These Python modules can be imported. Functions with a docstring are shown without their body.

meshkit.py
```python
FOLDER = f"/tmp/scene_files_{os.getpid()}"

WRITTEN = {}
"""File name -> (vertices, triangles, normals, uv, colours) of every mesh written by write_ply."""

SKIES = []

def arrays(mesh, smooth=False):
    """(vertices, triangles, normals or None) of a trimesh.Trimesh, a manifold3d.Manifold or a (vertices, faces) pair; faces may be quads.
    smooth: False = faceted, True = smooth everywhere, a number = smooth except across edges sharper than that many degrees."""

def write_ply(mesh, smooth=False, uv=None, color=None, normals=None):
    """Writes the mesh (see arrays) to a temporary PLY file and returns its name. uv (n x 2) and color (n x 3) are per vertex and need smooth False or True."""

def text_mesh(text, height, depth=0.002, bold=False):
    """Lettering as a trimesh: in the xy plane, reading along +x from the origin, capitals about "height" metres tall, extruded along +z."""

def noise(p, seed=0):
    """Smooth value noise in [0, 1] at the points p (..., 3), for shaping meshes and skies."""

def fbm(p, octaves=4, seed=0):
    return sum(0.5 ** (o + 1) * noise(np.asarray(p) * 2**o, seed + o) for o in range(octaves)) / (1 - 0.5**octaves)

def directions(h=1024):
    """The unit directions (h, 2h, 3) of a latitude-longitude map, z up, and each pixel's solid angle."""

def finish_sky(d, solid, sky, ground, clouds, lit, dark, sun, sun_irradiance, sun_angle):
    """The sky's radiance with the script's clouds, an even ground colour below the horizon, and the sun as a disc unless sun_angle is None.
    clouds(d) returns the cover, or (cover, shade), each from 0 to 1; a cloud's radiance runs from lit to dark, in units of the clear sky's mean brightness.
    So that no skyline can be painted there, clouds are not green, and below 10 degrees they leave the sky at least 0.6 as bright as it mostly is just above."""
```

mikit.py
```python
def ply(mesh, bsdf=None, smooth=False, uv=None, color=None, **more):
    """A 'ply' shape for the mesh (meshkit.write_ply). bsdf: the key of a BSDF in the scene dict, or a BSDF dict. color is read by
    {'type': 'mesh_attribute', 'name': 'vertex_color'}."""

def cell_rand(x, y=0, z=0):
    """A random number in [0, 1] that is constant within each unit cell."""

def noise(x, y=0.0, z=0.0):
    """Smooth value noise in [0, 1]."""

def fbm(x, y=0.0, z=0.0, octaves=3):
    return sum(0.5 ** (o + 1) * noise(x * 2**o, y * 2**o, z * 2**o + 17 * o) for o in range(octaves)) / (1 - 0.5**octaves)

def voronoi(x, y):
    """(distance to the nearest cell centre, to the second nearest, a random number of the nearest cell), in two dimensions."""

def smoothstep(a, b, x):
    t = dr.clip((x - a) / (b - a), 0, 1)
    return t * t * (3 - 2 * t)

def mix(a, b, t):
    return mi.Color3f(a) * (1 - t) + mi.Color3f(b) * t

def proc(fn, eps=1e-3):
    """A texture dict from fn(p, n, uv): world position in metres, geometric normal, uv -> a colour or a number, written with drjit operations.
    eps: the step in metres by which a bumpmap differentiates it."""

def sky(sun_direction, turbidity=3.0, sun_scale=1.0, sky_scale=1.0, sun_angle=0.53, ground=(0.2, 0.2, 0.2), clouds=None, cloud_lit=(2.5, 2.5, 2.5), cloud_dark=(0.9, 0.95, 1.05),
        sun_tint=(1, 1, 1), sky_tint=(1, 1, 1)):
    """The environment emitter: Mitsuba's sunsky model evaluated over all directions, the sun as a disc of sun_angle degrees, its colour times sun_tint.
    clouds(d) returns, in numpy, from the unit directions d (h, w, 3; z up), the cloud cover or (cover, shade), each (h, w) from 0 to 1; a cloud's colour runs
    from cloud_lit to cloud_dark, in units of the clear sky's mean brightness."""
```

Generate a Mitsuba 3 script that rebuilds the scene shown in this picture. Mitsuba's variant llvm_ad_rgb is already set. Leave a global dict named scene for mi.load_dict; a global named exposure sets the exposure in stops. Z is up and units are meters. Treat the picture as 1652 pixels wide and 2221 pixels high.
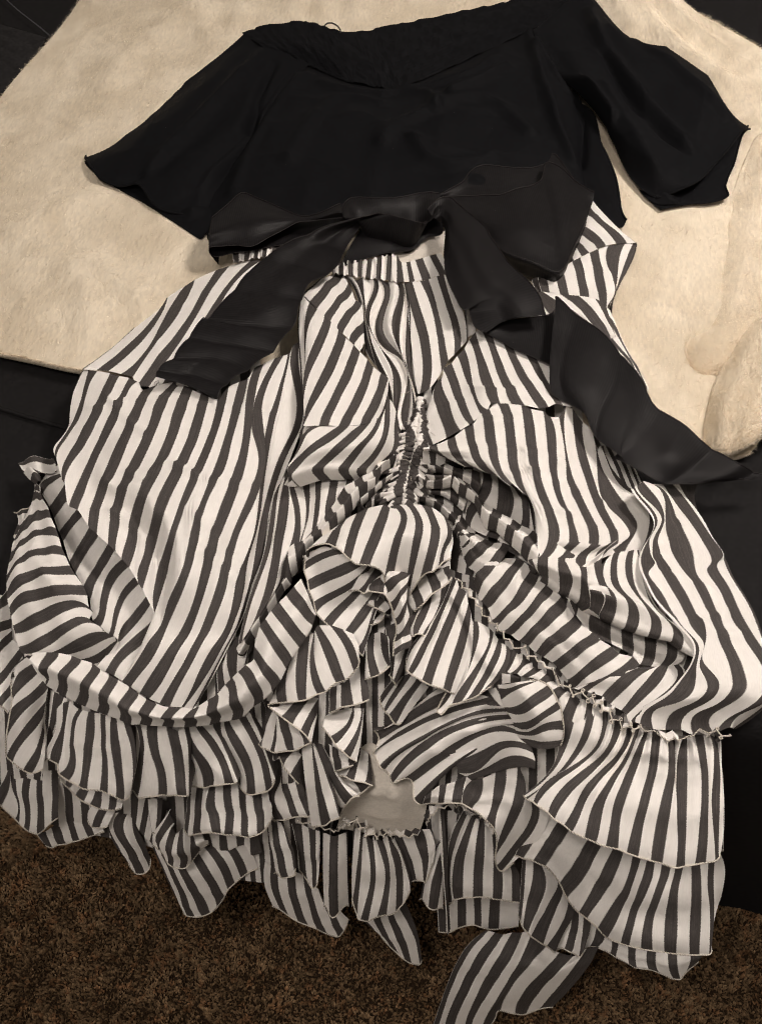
import numpy as np, trimesh, mitsuba as mi, mikit, drjit as dr
from scipy.interpolate import CubicSpline, PchipInterpolator, Akima1DInterpolator
from meshkit import fbm as nfbm, noise as nnoise
T = mi.ScalarTransform4f
scene, labels = {}, {}

# ------------------------------------------------------------------ camera, light, exposure
scene['camera'] = {'type': 'perspective', 'fov': 55.00, 'fov_axis': 'y', 'near_clip': 0.02, 'far_clip': 50.0,
                   'to_world': T().look_at(origin=[0.0552, -0.3927, 1.4500], target=[-0.0246, 0.1753, 0.6308], up=[0, 0, 1])}
exposure = 0.42
# warm ceiling lamp above the bed, weak light coming back from the rest of the room
for name, at, power in (('ceiling_lamp', (0.95, 0.72, 2.30), 50.0), ('ceiling_lamp_001', (-0.25, -0.55, 2.35), 27.0)):
    lamp = trimesh.creation.cylinder(radius=.21, height=.04, sections=40); lamp.apply_translation(at)
    scene[name] = mikit.ply(lamp, {'type': 'diffuse', 'reflectance': {'type': 'rgb', 'value': [.8, .8, .8]}},
                            emitter={'type': 'area', 'radiance': {'type': 'rgb', 'value': [power, power*.90, power*.82]}})
scene['room_light'] = {'type': 'constant', 'radiance': {'type': 'rgb', 'value': [0.155, 0.138, 0.120]}}

# ------------------------------------------------------------------ materials
def rgb(*c): return {'type': 'rgb', 'value': list(c)}
def two(b): return {'type': 'twosided', 'bsdf': b}
C3 = mi.Color3f

def stripes(p, n, uv):
    x = uv.x
    f = x - dr.floor(x)
    e = 0.05
    dark = (mikit.smoothstep(0, e, f) + mikit.smoothstep(1 - e, 1, f)*0)*(1 - mikit.smoothstep(.5, .5 + e, f))
    weave = mikit.noise(uv.x*95, uv.y*330)
    slub = mikit.noise(uv.x*160, uv.y*25, 3.0)
    white = C3(.80, .772, .735)*(0.93 + .09*weave)
    black = C3(.064, .057, .054)*(0.62 + .75*weave*slub + .35*slub)
    return mikit.mix(white, black, dark)

def lining_col(p, n, uv):
    return C3(.66, .61, .54)*(0.8 + .25*mikit.fbm(p.x*60, p.y*60, p.z*60) + .2*mikit.noise(p.x*700, p.y*700, p.z*700))

def fleece_col(p, n, uv):
    a = .55*mikit.fbm(p.x*8, p.y*8, p.z*4, octaves=3) + .45*mikit.fbm(p.x*34 + 2*mikit.noise(p.x*20, p.y*20), p.y*26, p.z*10, octaves=3)
    b = mikit.fbm(p.x*420, p.y*150, p.z*150, octaves=2)
    return mikit.mix(C3(.61, .525, .40), C3(.75, .665, .53), mikit.smoothstep(.3, .7, a))*(0.86 + .28*b)

def fleece_bump(p, n, uv):
    return .0022*mikit.fbm(p.x*300, p.y*130, p.z*200, octaves=3) + .004*mikit.fbm(p.x*60, p.y*45, p.z*40, octaves=2)

def crepe_col(p, n, uv):
    return C3(.0044, .0045, .0055)*(0.7 + .6*mikit.fbm(p.x*500, p.y*500, p.z*300, octaves=2))

def smock_col(p, n, uv):
    return C3(.0046, .0047, .0057)*(0.6 + .8*mikit.noise(uv.x*13 + 3*mikit.noise(uv.x*6, uv.y*70), uv.y*95))

def crepe_bump(p, n, uv):
    return .0005*mikit.noise(p.x*900, p.y*900, p.z*900) + .0006*mikit.noise(p.x*300, p.y*300, p.z*300)

def smock_bump(p, n, uv):
    return .0014*mikit.noise(uv.x*13 + 3*mikit.noise(uv.x*6, uv.y*70), uv.y*95) + .0006*dr.sin(uv.y*6.2832/.0085)

def grosgrain_col(p, n, uv):
    r = .5 + .5*dr.sin(uv.x*6.2832/.0026)
    return C3(.0080, .0071, .0077)*(0.62 + .7*r)*(0.8 + .4*mikit.noise(uv.x*300, uv.y*300))

def grosgrain_bump(p, n, uv):
    return .00010*dr.sin(uv.x*6.2832/.0026)

def cover_col(p, n, uv):
    return C3(.0085, .0078, .0082)*(0.7 + .6*mikit.fbm(p.x*260, p.y*260, p.z*260, octaves=2))

def knit_col(p, n, uv):
    return C3(.016, .015, .0155)*(0.6 + .8*mikit.noise(p.x*300, p.y*300, p.z*300))

def thread_col(p, n, uv):
    k = dr.floor(uv.x/.0016)
    a = mikit.cell_rand(k, 1.0)
    patch = mikit.smoothstep(.45, .6, mikit.noise(uv.x/.016, 5.0))
    z = mikit.smoothstep(.35, .65, .5 + .5*dr.sin(uv.y*6.2832*2 + uv.x*6.2832/.0032))
    return mikit.mix(C3(.66, .61, .53), C3(.07, .065, .06), z*(.35 + .65*patch)*(0.6 + .4*a))

def P(color, rough, spec=.3, sheen=0.0):
    return {'type': 'principled', 'base_color': color, 'roughness': rough, 'specular': spec, 'sheen': sheen, 'sheen_tint': .5}
def bump(b, fn, eps=4e-4):
    return {'type': 'bumpmap', 'arbitrary': mikit.proc(fn, eps=eps), 'scale': 1.0, 'bsdf': b}

scene['striped_cotton'] = two(P(mikit.proc(stripes), .75, .2, .1))
scene['lining_cloth'] = two(P(mikit.proc(lining_col), .7, .25))
scene['fleece'] = two(bump(P(mikit.proc(fleece_col), .9, .1, .35), fleece_bump, 8e-4))
scene['crepe'] = two(bump(P(mikit.proc(crepe_col), .70, .085, .10), crepe_bump))
scene['smocking'] = two(bump(P(mikit.proc(smock_col), .70, .085, .10), smock_bump))
scene['grosgrain'] = two(bump(P(mikit.proc(grosgrain_col), .46, .17), grosgrain_bump, 1.5e-4))
scene['cover_cloth'] = two(bump(P(mikit.proc(cover_col), .8, .2), crepe_bump))
scene['knit_cloth'] = two(P(mikit.proc(knit_col), .8, .2))
scene['thread'] = two(P(mikit.proc(thread_col), .8, .15))
scene['dark_thread'] = two(P(rgb(.012, .011, .012), .6, .3))
scene['selvedge'] = two(P(rgb(.016, .013, .013), .5, .25))
scene['grey_cord'] = two(P(rgb(.06, .06, .065), .5, .4))
scene['fibre'] = two(P({'type': 'mesh_attribute', 'name': 'vertex_color'}, .9, .05))
MATS = {None: 'striped_cotton', 'lining': 'lining_cloth', 'fleece': 'fleece', 'blouse': 'crepe', 'smock': 'smocking', 'ribbon': 'grosgrain', 'cloth': 'knit_cloth'}

# ------------------------------------------------------------------ the surface the clothes lie on
HB = 0.586
def profile():
    """Section of the surface the clothes lie on: mattress top, rounded edge, hanging front, floor. Returns s, y, z, ny, nz; s = 0 at the edge."""
    a = np.arctan2(HB - 0.02, 0.16)                       # the clothes hang a little outward from the bed
    r1, r2 = 0.13, 0.03
    e = r1 - 0.058                                       # bed edge eased by the layers of cloth
    pts = [(1.9, HB)]
    pts += [(y, HB) for y in np.linspace(1.85, e, 60)]
    for t in np.linspace(0, a, 14)[1:]:
        pts.append((e - r1*np.sin(t), HB - r1 + r1*np.cos(t)))
    y0, z0 = pts[-1]
    d = np.array([-np.cos(a), -np.sin(a)])
    L = (z0 - 0.012)/np.sin(a)
    for t in np.linspace(0, L, 24)[1:]:
        pts.append((y0 + d[0]*t, z0 + d[1]*t))
    y1, z1 = pts[-1]
    for y in np.linspace(y1, y1 - 0.6, 30)[1:]:
        pts.append((y, 0.006))
    p = np.array(pts)
    seg = np.r_[0, np.cumsum(np.hypot(*np.diff(p, axis=0).T))]
    s = seg - np.interp(0.0, -(p[:61, 0] - e), seg[:61])
    ss = np.arange(s[0], s[-1], 0.004)
    y, z = np.interp(ss, s, p[:, 0]), np.interp(ss, s, p[:, 1])
    k = np.hanning(13); k /= k.sum()                      # ease the corners
    ys, zs = (np.convolve(np.pad(v, 6, mode='edge'), k, 'valid') for v in (y, z))
    ys[:8], zs[:8] = y[:8], z[:8]
    ty, tz = np.gradient(ys), np.gradient(zs)
    n = np.hypot(ty, tz)
    return ss, ys, zs, tz/n*1.0, -ty/n

_s, _y, _z, _ny, _nz = profile()
def lay(x, s, h):
    """Point h above the drape section at s (along the bed's length and over its edge), x across the bed."""
    i = lambda a: np.interp(s, _s, a)
    return np.stack([x, i(_y) + h*i(_ny), i(_z) + h*i(_nz)], -1)

used = {}
def key(name):
    n = used.get(name, 0); used[name] = n + 1
    return name if n == 0 else f'{name}_{n:03d}'

def hat(H, uf, vf):
    H = np.array(H, float)
    r, c = vf*(H.shape[0] - 1), uf*(H.shape[1] - 1)
    r0 = np.minimum(np.floor(r).astype(int), max(H.shape[0] - 2, 0)); c0 = np.minimum(np.floor(c).astype(int), max(H.shape[1] - 2, 0))
    a, b = r - r0, c - c0
    a, b = a*a*(3 - 2*a), b*b*(3 - 2*b)
    r1 = np.minimum(r0 + 1, H.shape[0] - 1); c1 = np.minimum(c0 + 1, H.shape[1] - 1)
    return H[r0, c0]*(1-a)*(1-b) + H[r1, c0]*a*(1-b) + H[r0, c1]*(1-a)*b + H[r1, c1]*a*b

def tube(pts, r, sides=6, name=None):
    """Tube along a curve with uv = (length, turn)."""
    pts = np.asarray(pts, float)
    t = np.gradient(pts, axis=0); t /= np.linalg.norm(t, axis=1, keepdims=True) + 1e-9
    up = np.array([.03, -.3, .95]); n1 = np.cross(t, up); n1 /= np.linalg.norm(n1, axis=1, keepdims=True) + 1e-9
    n2 = np.cross(n1, t)
    r = np.broadcast_to(r, len(pts))
    ang = np.linspace(0, 2*np.pi, sides + 1)
    v = pts[:, None] + r[:, None, None]*(np.cos(ang)[None, :, None]*n1[:, None] + np.sin(ang)[None, :, None]*n2[:, None])
    L = np.r_[0, np.cumsum(np.linalg.norm(np.diff(pts, axis=0), axis=1))]
    uv = np.stack(np.broadcast_arrays(L[:, None], ang[None]/(2*np.pi)), -1)
    return grid_mesh(v, uv)

def grid_mesh(v, uv):
    a, b = v.shape[:2]
    i = np.arange(a*b).reshape(a, b)
    q = np.stack([i[:-1, :-1], i[1:, :-1], i[1:, 1:], i[:-1, 1:]], -1).reshape(-1, 4)
    f = np.vstack([q[:, [0, 1, 2]], q[:, [0, 2, 3]]])
    return v.reshape(-1, 3), f, uv.reshape(-1, 2)

def join(parts):
    vs, fs, us, o = [], [], [], 0
    for v, f, u in parts:
        vs.append(v); fs.append(f + o); us.append(u); o += len(v)
    return np.vstack(vs), np.vstack(fs), np.vstack(us)

def put(k, mesh, bsdf):
    v, f, u = mesh
    scene[k] = mikit.ply(trimesh.Trimesh(v, f, process=False), bsdf, smooth=True, uv=u)
    return k

def smooth_line(pts, step=.002):
    p = np.asarray(pts, float)
    t = np.r_[0, np.cumsum(np.linalg.norm(np.diff(p, axis=0), axis=1))]
    n = max(4, int(t[-1]/step))
    return CubicSpline(t, p)(np.linspace(0, t[-1], n)) if len(p) > 2 else p[0] + (p[-1] - p[0])*np.linspace(0, 1, n)[:, None]

RIDGES = [(0.01,3.2,[(696,-1346),(696,-1321),(696,-1297),(695,-1272),(694,-1248),(693,-1223),(691,-1199),(689,-1176),(686,-1152),(683,-1129),(679,-1106),(675,-1083),(671,-1061),(666,-1039),(660,-1017),(655,-996),(648,-975),(642,-954),(635,-934),(628,-914),(620,-895),(613,-876),(605,-856),(598,-837),(591,-818),(585,-799)]),(0.5,3.0,[(806,-1230),(796,-1208),(788,-1185),(781,-1162),(774,-1140),(767,-1117),(760,-1094),(753,-1072),(744,-1051),(735,-1031),(725,-1012),(714,-994),(702,-978),(690,-962),(677,-947),(665,-932),(653,-917),(642,-900)]),(0.01,4.0,[(846,-1733),(837,-1705),(828,-1677),(819,-1649),(809,-1622),(800,-1594),(792,-1568),(783,-1541),(774,-1515),(765,-1489),(756,-1463),(748,-1438),(740,-1412),(732,-1387),(724,-1362),(718,-1337),(712,-1311),(707,-1286),(703,-1261),(700,-1236),(699,-1212),(697,-1187)]),(2.0,4.5,[(450,-2460),(459,-2427),(468,-2395),(477,-2363),(487,-2332),(497,-2303),(507,-2275),(519,-2248),(531,-2223),(543,-2200),(557,-2178),(570,-2157),(584,-2137),(598,-2118),(612,-2100),(626,-2082),(641,-2066),(655,-2050),(670,-2035),(685,-2021),(700,-2007),(715,-1994),(730,-1982),(745,-1969),(760,-1957)]),(1.7,4.0,[(526,-2471),(538,-2443),(550,-2415),(562,-2388),(574,-2361),(586,-2335),(598,-2311),(611,-2287),(625,-2266),(639,-2246),(654,-2229),(669,-2213),(685,-2199),(701,-2187),(717,-2174),(733,-2162),(749,-2150),(765,-2138),(781,-2125),(796,-2113),(811,-2100),(826,-2087),(842,-2074),(856,-2061),(871,-2048)]),(1.0,4.0,[(-930,-878),(-917,-858),(-904,-838),(-892,-817),(-880,-797),(-868,-776),(-859,-754),(-850,-733),(-842,-712),(-834,-691),(-827,-669)]),(0.9,3.5,[(-878,-903),(-862,-888),(-846,-874),(-830,-859),(-814,-845),(-799,-832),(-783,-819),(-767,-806),(-751,-794),(-735,-782),(-720,-770),(-704,-759)]),(0.9,5.0,[(-1084,-1698),(-1080,-1724),(-1075,-1751),(-1071,-1778),(-1066,-1804),(-1061,-1831),(-1055,-1857),(-1050,-1884),(-1043,-1910),(-1037,-1937),(-1029,-1962),(-1022,-1988),(-1014,-2014),(-1005,-2039),(-997,-2065),(-988,-2091),(-979,-2117),(-970,-2142)]),(1.2,4.0,[(-790,-2197),(-787,-2149),(-784,-2102),(-781,-2056)]),(1.2,4.0,[(-613,-2281),(-615,-2236),(-617,-2192),(-618,-2149)]),(1.0,5.0,[(-1135,-1003),(-1123,-1015),(-1111,-1027),(-1099,-1039),(-1088,-1051),(-1076,-1063),(-1063,-1075),(-1051,-1087),(-1039,-1099),(-1026,-1110),(-1013,-1121),(-1000,-1132),(-987,-1142),(-973,-1153),(-959,-1163)]),(1.6,4.0,[(382,-2436),(393,-2396),(404,-2357),(416,-2321),(429,-2286),(443,-2253),(457,-2221),(472,-2190)]),(1.3,3.5,[(712,-2393),(724,-2364),(735,-2335),(747,-2307),(759,-2280),(771,-2254),(785,-2230),(799,-2209),(814,-2189),(829,-2172),(845,-2156),(861,-2141),(878,-2127)]),(1.0,4,[(-525,-2308),(-521,-2242),(-517,-2177)]),(1.0,4,[(-418,-2323),(-416,-2274),(-413,-2226),(-411,-2178)]),(1.0,4,[(-935,-2251),(-932,-2210),(-928,-2169),(-921,-2129),(-910,-2089),(-894,-2053),(-875,-2020),(-855,-1990)])]
FOLDS = [(1.35,1.95,[(-489,-1753),(-499,-1733),(-507,-1711),(-516,-1688),(-523,-1665),(-530,-1642),(-536,-1618),(-542,-1594),(-547,-1570),(-552,-1545),(-556,-1521),(-559,-1496),(-562,-1471),(-565,-1447),(-568,-1422),(-570,-1397),(-572,-1373),(-574,-1349),(-575,-1324),(-577,-1300),(-578,-1277),(-579,-1253),(-580,-1229),(-580,-1206),(-581,-1183)]),(-1.2,1.5,[(-593,-1788),(-595,-1757),(-597,-1725),(-599,-1694),(-600,-1663),(-601,-1632),(-601,-1602),(-600,-1571),(-598,-1540),(-596,-1510),(-593,-1480),(-590,-1450)]),(1.05,1.95,[(-639,-1871),(-645,-1844),(-651,-1818),(-657,-1793),(-663,-1767),(-669,-1742),(-675,-1717),(-681,-1693),(-687,-1669),(-694,-1645),(-700,-1622),(-706,-1599),(-713,-1576),(-720,-1554),(-726,-1532),(-733,-1510),(-740,-1489),(-747,-1468),(-754,-1447),(-761,-1426),(-768,-1406),(-774,-1386),(-781,-1365),(-788,-1345),(-794,-1326),(-801,-1306),(-807,-1286),(-813,-1267),(-819,-1247),(-826,-1228)]),(0.9,1.95,[(-545,-1456),(-554,-1436),(-563,-1415),(-572,-1395),(-581,-1375),(-590,-1355),(-598,-1335),(-606,-1314),(-614,-1294),(-622,-1274),(-630,-1254),(-637,-1234),(-644,-1214),(-651,-1193),(-657,-1173),(-663,-1152),(-669,-1132),(-675,-1112)]),(1.2,1.65,[(-258,-1689),(-277,-1690),(-296,-1691),(-316,-1692),(-336,-1694),(-355,-1697),(-375,-1702),(-395,-1708),(-415,-1716),(-435,-1724)]),(0.9,2.25,[(-245,-1599),(-262,-1608),(-279,-1618),(-297,-1625),(-315,-1631),(-332,-1633),(-349,-1630),(-364,-1621),(-377,-1605),(-388,-1587),(-398,-1565),(-405,-1543),(-412,-1519),(-418,-1495),(-423,-1471),(-428,-1447),(-432,-1422),(-436,-1398),(-440,-1373),(-443,-1349),(-446,-1325),(-449,-1301)]),(1.35,1.65,[(-252,-1656),(-239,-1673),(-225,-1686),(-210,-1697),(-193,-1706),(-177,-1713),(-160,-1719),(-143,-1725),(-126,-1730),(-109,-1736),(-92,-1741),(-76,-1748),(-59,-1755),(-42,-1763),(-26,-1773),(-10,-1785),(5,-1800),(18,-1818),(31,-1839),(41,-1864),(50,-1892)]),(1.05,1.8,[(-185,-1700),(-165,-1693),(-146,-1685),(-128,-1672),(-112,-1651),(-100,-1624),(-91,-1595),(-83,-1565)]),(1.2,1.95,[(89,-1810),(74,-1791),(59,-1771),(44,-1753),(29,-1735),(13,-1719),(-3,-1705),(-20,-1693),(-37,-1682),(-54,-1671)]),(1.35,1.8,[(150,-2086),(154,-2052),(159,-2019),(164,-1987),(169,-1955),(174,-1924),(179,-1893),(184,-1862),(190,-1832),(195,-1802),(201,-1773),(207,-1745),(213,-1716),(219,-1689),(226,-1662),(233,-1636),(240,-1610),(248,-1584),(255,-1560),(263,-1536),(272,-1513),(281,-1490),(290,-1468),(299,-1447),(309,-1427)]),(1.5,1.65,[(182,-1986),(192,-1957),(201,-1929),(211,-1901),(222,-1875),(234,-1850),(246,-1828),(260,-1808),(274,-1790),(289,-1773),(303,-1756),(317,-1739),(330,-1720),(343,-1700),(354,-1679),(365,-1656),(375,-1634),(385,-1611),(394,-1588)]),(1.05,2.25,[(-219,-1414),(-209,-1434),(-198,-1452),(-187,-1470),(-176,-1487),(-164,-1504),(-151,-1520),(-138,-1535),(-125,-1550),(-111,-1564),(-97,-1577),(-82,-1589),(-67,-1601),(-52,-1611),(-36,-1620),(-20,-1627),(-3,-1633),(14,-1636),(31,-1637),(48,-1635),(64,-1629),(81,-1621),(97,-1610),(112,-1597),(127,-1582),(140,-1565),(154,-1548),(167,-1530),(179,-1511)]),(0.9,1.95,[(-132,-1428),(-121,-1403),(-110,-1380),(-97,-1359),(-82,-1342),(-65,-1331),(-48,-1324),(-31,-1321),(-14,-1322),(3,-1326),(19,-1333),(35,-1342),(51,-1353),(66,-1364),(82,-1376)]),(1.2,1.95,[(331,-2194),(334,-2159),(339,-2126),(344,-2094),(351,-2063),(359,-2033),(367,-2004),(376,-1977),(385,-1950),(395,-1924),(405,-1900),(415,-1876),(426,-1853),(437,-1830),(448,-1809),(459,-1787),(470,-1767),(482,-1746),(493,-1727),(504,-1707),(516,-1688),(527,-1669),(538,-1650),(549,-1632),(560,-1613),(571,-1595),(582,-1577),(593,-1559),(603,-1540),(614,-1522)]),(-1.2,1.8,[(377,-1937),(386,-1909),(395,-1882),(403,-1855),(412,-1829),(421,-1803),(430,-1778),(440,-1754),(449,-1730),(459,-1707),(470,-1685),(480,-1664),(491,-1644),(503,-1625),(514,-1606),(526,-1589),(539,-1572),(552,-1557),(565,-1544),(579,-1532),(593,-1521),(607,-1511)]),(1.05,2.25,[(481,-2041),(493,-2020),(506,-1999),(518,-1978),(531,-1958),(543,-1938),(555,-1918),(568,-1899),(581,-1881),(593,-1863),(606,-1845),(618,-1828),(631,-1811),(644,-1794),(656,-1778),(669,-1761),(681,-1745),(693,-1728),(705,-1712),(717,-1695),(729,-1679)]),(0.9,1.95,[(380,-1744),(388,-1719),(397,-1693),(405,-1669),(413,-1644),(422,-1620),(430,-1596),(438,-1572),(446,-1549),(454,-1526),(462,-1503),(471,-1481),(479,-1459),(487,-1438),(496,-1417),(506,-1398),(516,-1379),(527,-1363),(539,-1349),(552,-1336),(565,-1324)]),(-1.05,1.2,[(307,-1722),(313,-1693),(319,-1664),(324,-1634),(328,-1605),(331,-1575),(332,-1546),(332,-1516),(331,-1487),(329,-1459),(327,-1430)])]
CREASES = [(0.5,1.2,[(31,240),(29,250),(27,260),(23,271),(18,282),(12,293),(6,304)]),(0.4,1.0,[(65,231),(66,240),(67,249),(66,259),(63,269),(59,279),(54,289)]),(0.35,0.9,[(10,254),(22,258),(33,265),(39,275),(41,287),(42,300)]),(0.3,0.9,[(-672,-394),(-659,-380),(-646,-367),(-633,-354),(-621,-341),(-608,-328),(-595,-316),(-582,-304),(-569,-293),(-556,-282),(-543,-270)]),(0.3,0.8,[(-558,-184),(-544,-179),(-531,-177),(-517,-177),(-506,-182),(-496,-190),(-485,-197),(-472,-199),(-458,-198),(-445,-194),(-431,-190),(-417,-185)]),(0.35,0.9,[(-603,-165),(-588,-155),(-573,-147),(-557,-145),(-543,-147),(-529,-151),(-515,-156)]),(0.35,1.0,[(-572,-103),(-558,-98),(-545,-92),(-532,-85),(-520,-77),(-508,-68),(-496,-58),(-485,-49)]),(0.3,0.8,[(-706,-365),(-691,-362),(-676,-360),(-661,-360),(-648,-364),(-636,-370),(-624,-379),(-614,-388)]),(0.35,0.9,[(-413,-102),(-402,-94),(-390,-87),(-379,-79),(-367,-71),(-356,-63),(-345,-55),(-335,-47),(-324,-38),(-313,-30),(-303,-22),(-293,-15),(-282,-7)]),(0.35,0.9,[(-360,-17),(-347,-14),(-334,-9),(-321,-4),(-309,2),(-297,8),(-286,14),(-275,20)]),(-0.45,1.4,[(-411,105),(-400,102),(-390,99),(-379,96),(-368,93),(-358,90),(-347,87),(-337,84),(-326,81),(-316,78),(-305,75),(-295,71),(-286,67),(-277,62),(-268,57)]),(0.4,1.2,[(-456,101),(-444,102),(-432,103),(-419,104),(-407,104),(-395,104),(-383,102),(-372,99),(-361,96),(-350,92),(-340,88)]),(0.3,0.8,[(-458,-193),(-445,-189),(-432,-184),(-419,-180),(-406,-177),(-393,-175),(-380,-174),(-367,-175),(-355,-177),(-343,-181),(-331,-185),(-320,-190),(-309,-196)]),(0.25,0.8,[(-484,-396),(-471,-393),(-457,-391),(-443,-390),(-429,-389),(-416,-390),(-403,-392),(-389,-394),(-376,-395),(-363,-397),(-349,-397),(-336,-396),(-322,-393),(-309,-389)]),(0.35,0.8,[(101,-420),(115,-423),(129,-426),(143,-429),(156,-432),(170,-435),(184,-438),(198,-441),(212,-444)]),(0.35,1.0,[(129,-337),(142,-338),(155,-338),(168,-339),(181,-340),(193,-342),(206,-344),(219,-347),(232,-351),(245,-354),(258,-355),(271,-353),(283,-350),(295,-345),(307,-340)]),(0.3,0.9,[(202,-278),(214,-286),(225,-294),(238,-300),(250,-304),(263,-303),(276,-299),(288,-295),(300,-290),(312,-285),(324,-280)]),(0.4,0.9,[(243,-299),(250,-285),(257,-272),(264,-258),(272,-245),(280,-233),(290,-223),(301,-216),(313,-212),(326,-209)]),(0.35,0.9,[(385,-282),(398,-283),(412,-284),(425,-288),(438,-293),(451,-301)]),(0.35,0.8,[(480,-170),(494,-173),(506,-180),(517,-193),(525,-208),(533,-223),(540,-240),(546,-256)]),(0.35,0.9,[(493,-133),(481,-120),(468,-108)]),(0.3,0.9,[(587,-34),(600,-31),(613,-37),(623,-49),(632,-64)]),(0.35,0.9,[(568,-11),(578,-5),(589,0),(602,1),(615,0),(628,-4),(640,-8)]),(-0.4,1.1,[(466,81),(478,81),(489,80),(501,79),(513,77),(523,73),(532,67),(540,60)]),(0.45,1.2,[(542,94),(553,91),(564,88),(575,84),(587,81),(598,79),(610,76),(621,74),(633,72),(645,70)]),(0.35,0.9,[(98,-543),(112,-534),(126,-527),(141,-520),(156,-517),(171,-518),(185,-525),(199,-536)]),(0.3,0.8,[(-719,18),(-715,9),(-711,-1),(-706,-12),(-700,-22),(-691,-31),(-680,-38),(-668,-43)]),(0.35,0.9,[(-696,16),(-684,12),(-672,9),(-659,6),(-645,5),(-631,5)]),(0.35,0.9,[(-618,59),(-600,62),(-582,62),(-567,56)]),(0.3,0.8,[(-657,34),(-645,40),(-632,45),(-619,48),(-606,50),(-593,50)]),(0.35,0.9,[(160,-15),(169,-9),(179,-4),(189,1),(200,4),(211,7),(222,8),(233,6),(244,3),(255,-1),(264,-8),(274,-15)]),(0.35,0.8,[(210,36),(219,29),(228,22),(238,16),(249,10),(260,5),(272,1),(284,-2)]),(0.35,0.8,[(243,44),(254,40),(266,36),(279,34),(291,36),(302,40),(314,43)]),(0.3,0.8,[(274,57),(286,59),(298,61),(310,62),(323,62),(335,62)])]
def bump_lines(lines, X, shape):
    w = 0
    pt = X.reshape(-1, 1, 2)
    for amp, wid, line in lines:
        l = np.array(line, float)/2000
        a, b = l[:-1], l[1:]
        t = np.clip(((pt - a)*(b - a)).sum(-1)/((b - a)**2).sum(-1), 0, 1)
        d = np.linalg.norm(pt - (a + t[..., None]*(b - a)), axis=-1).min(1).reshape(shape)
        w = w + amp/100*np.exp(-(d/(wid/200))**2)
    return w
seed = [0]
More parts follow.
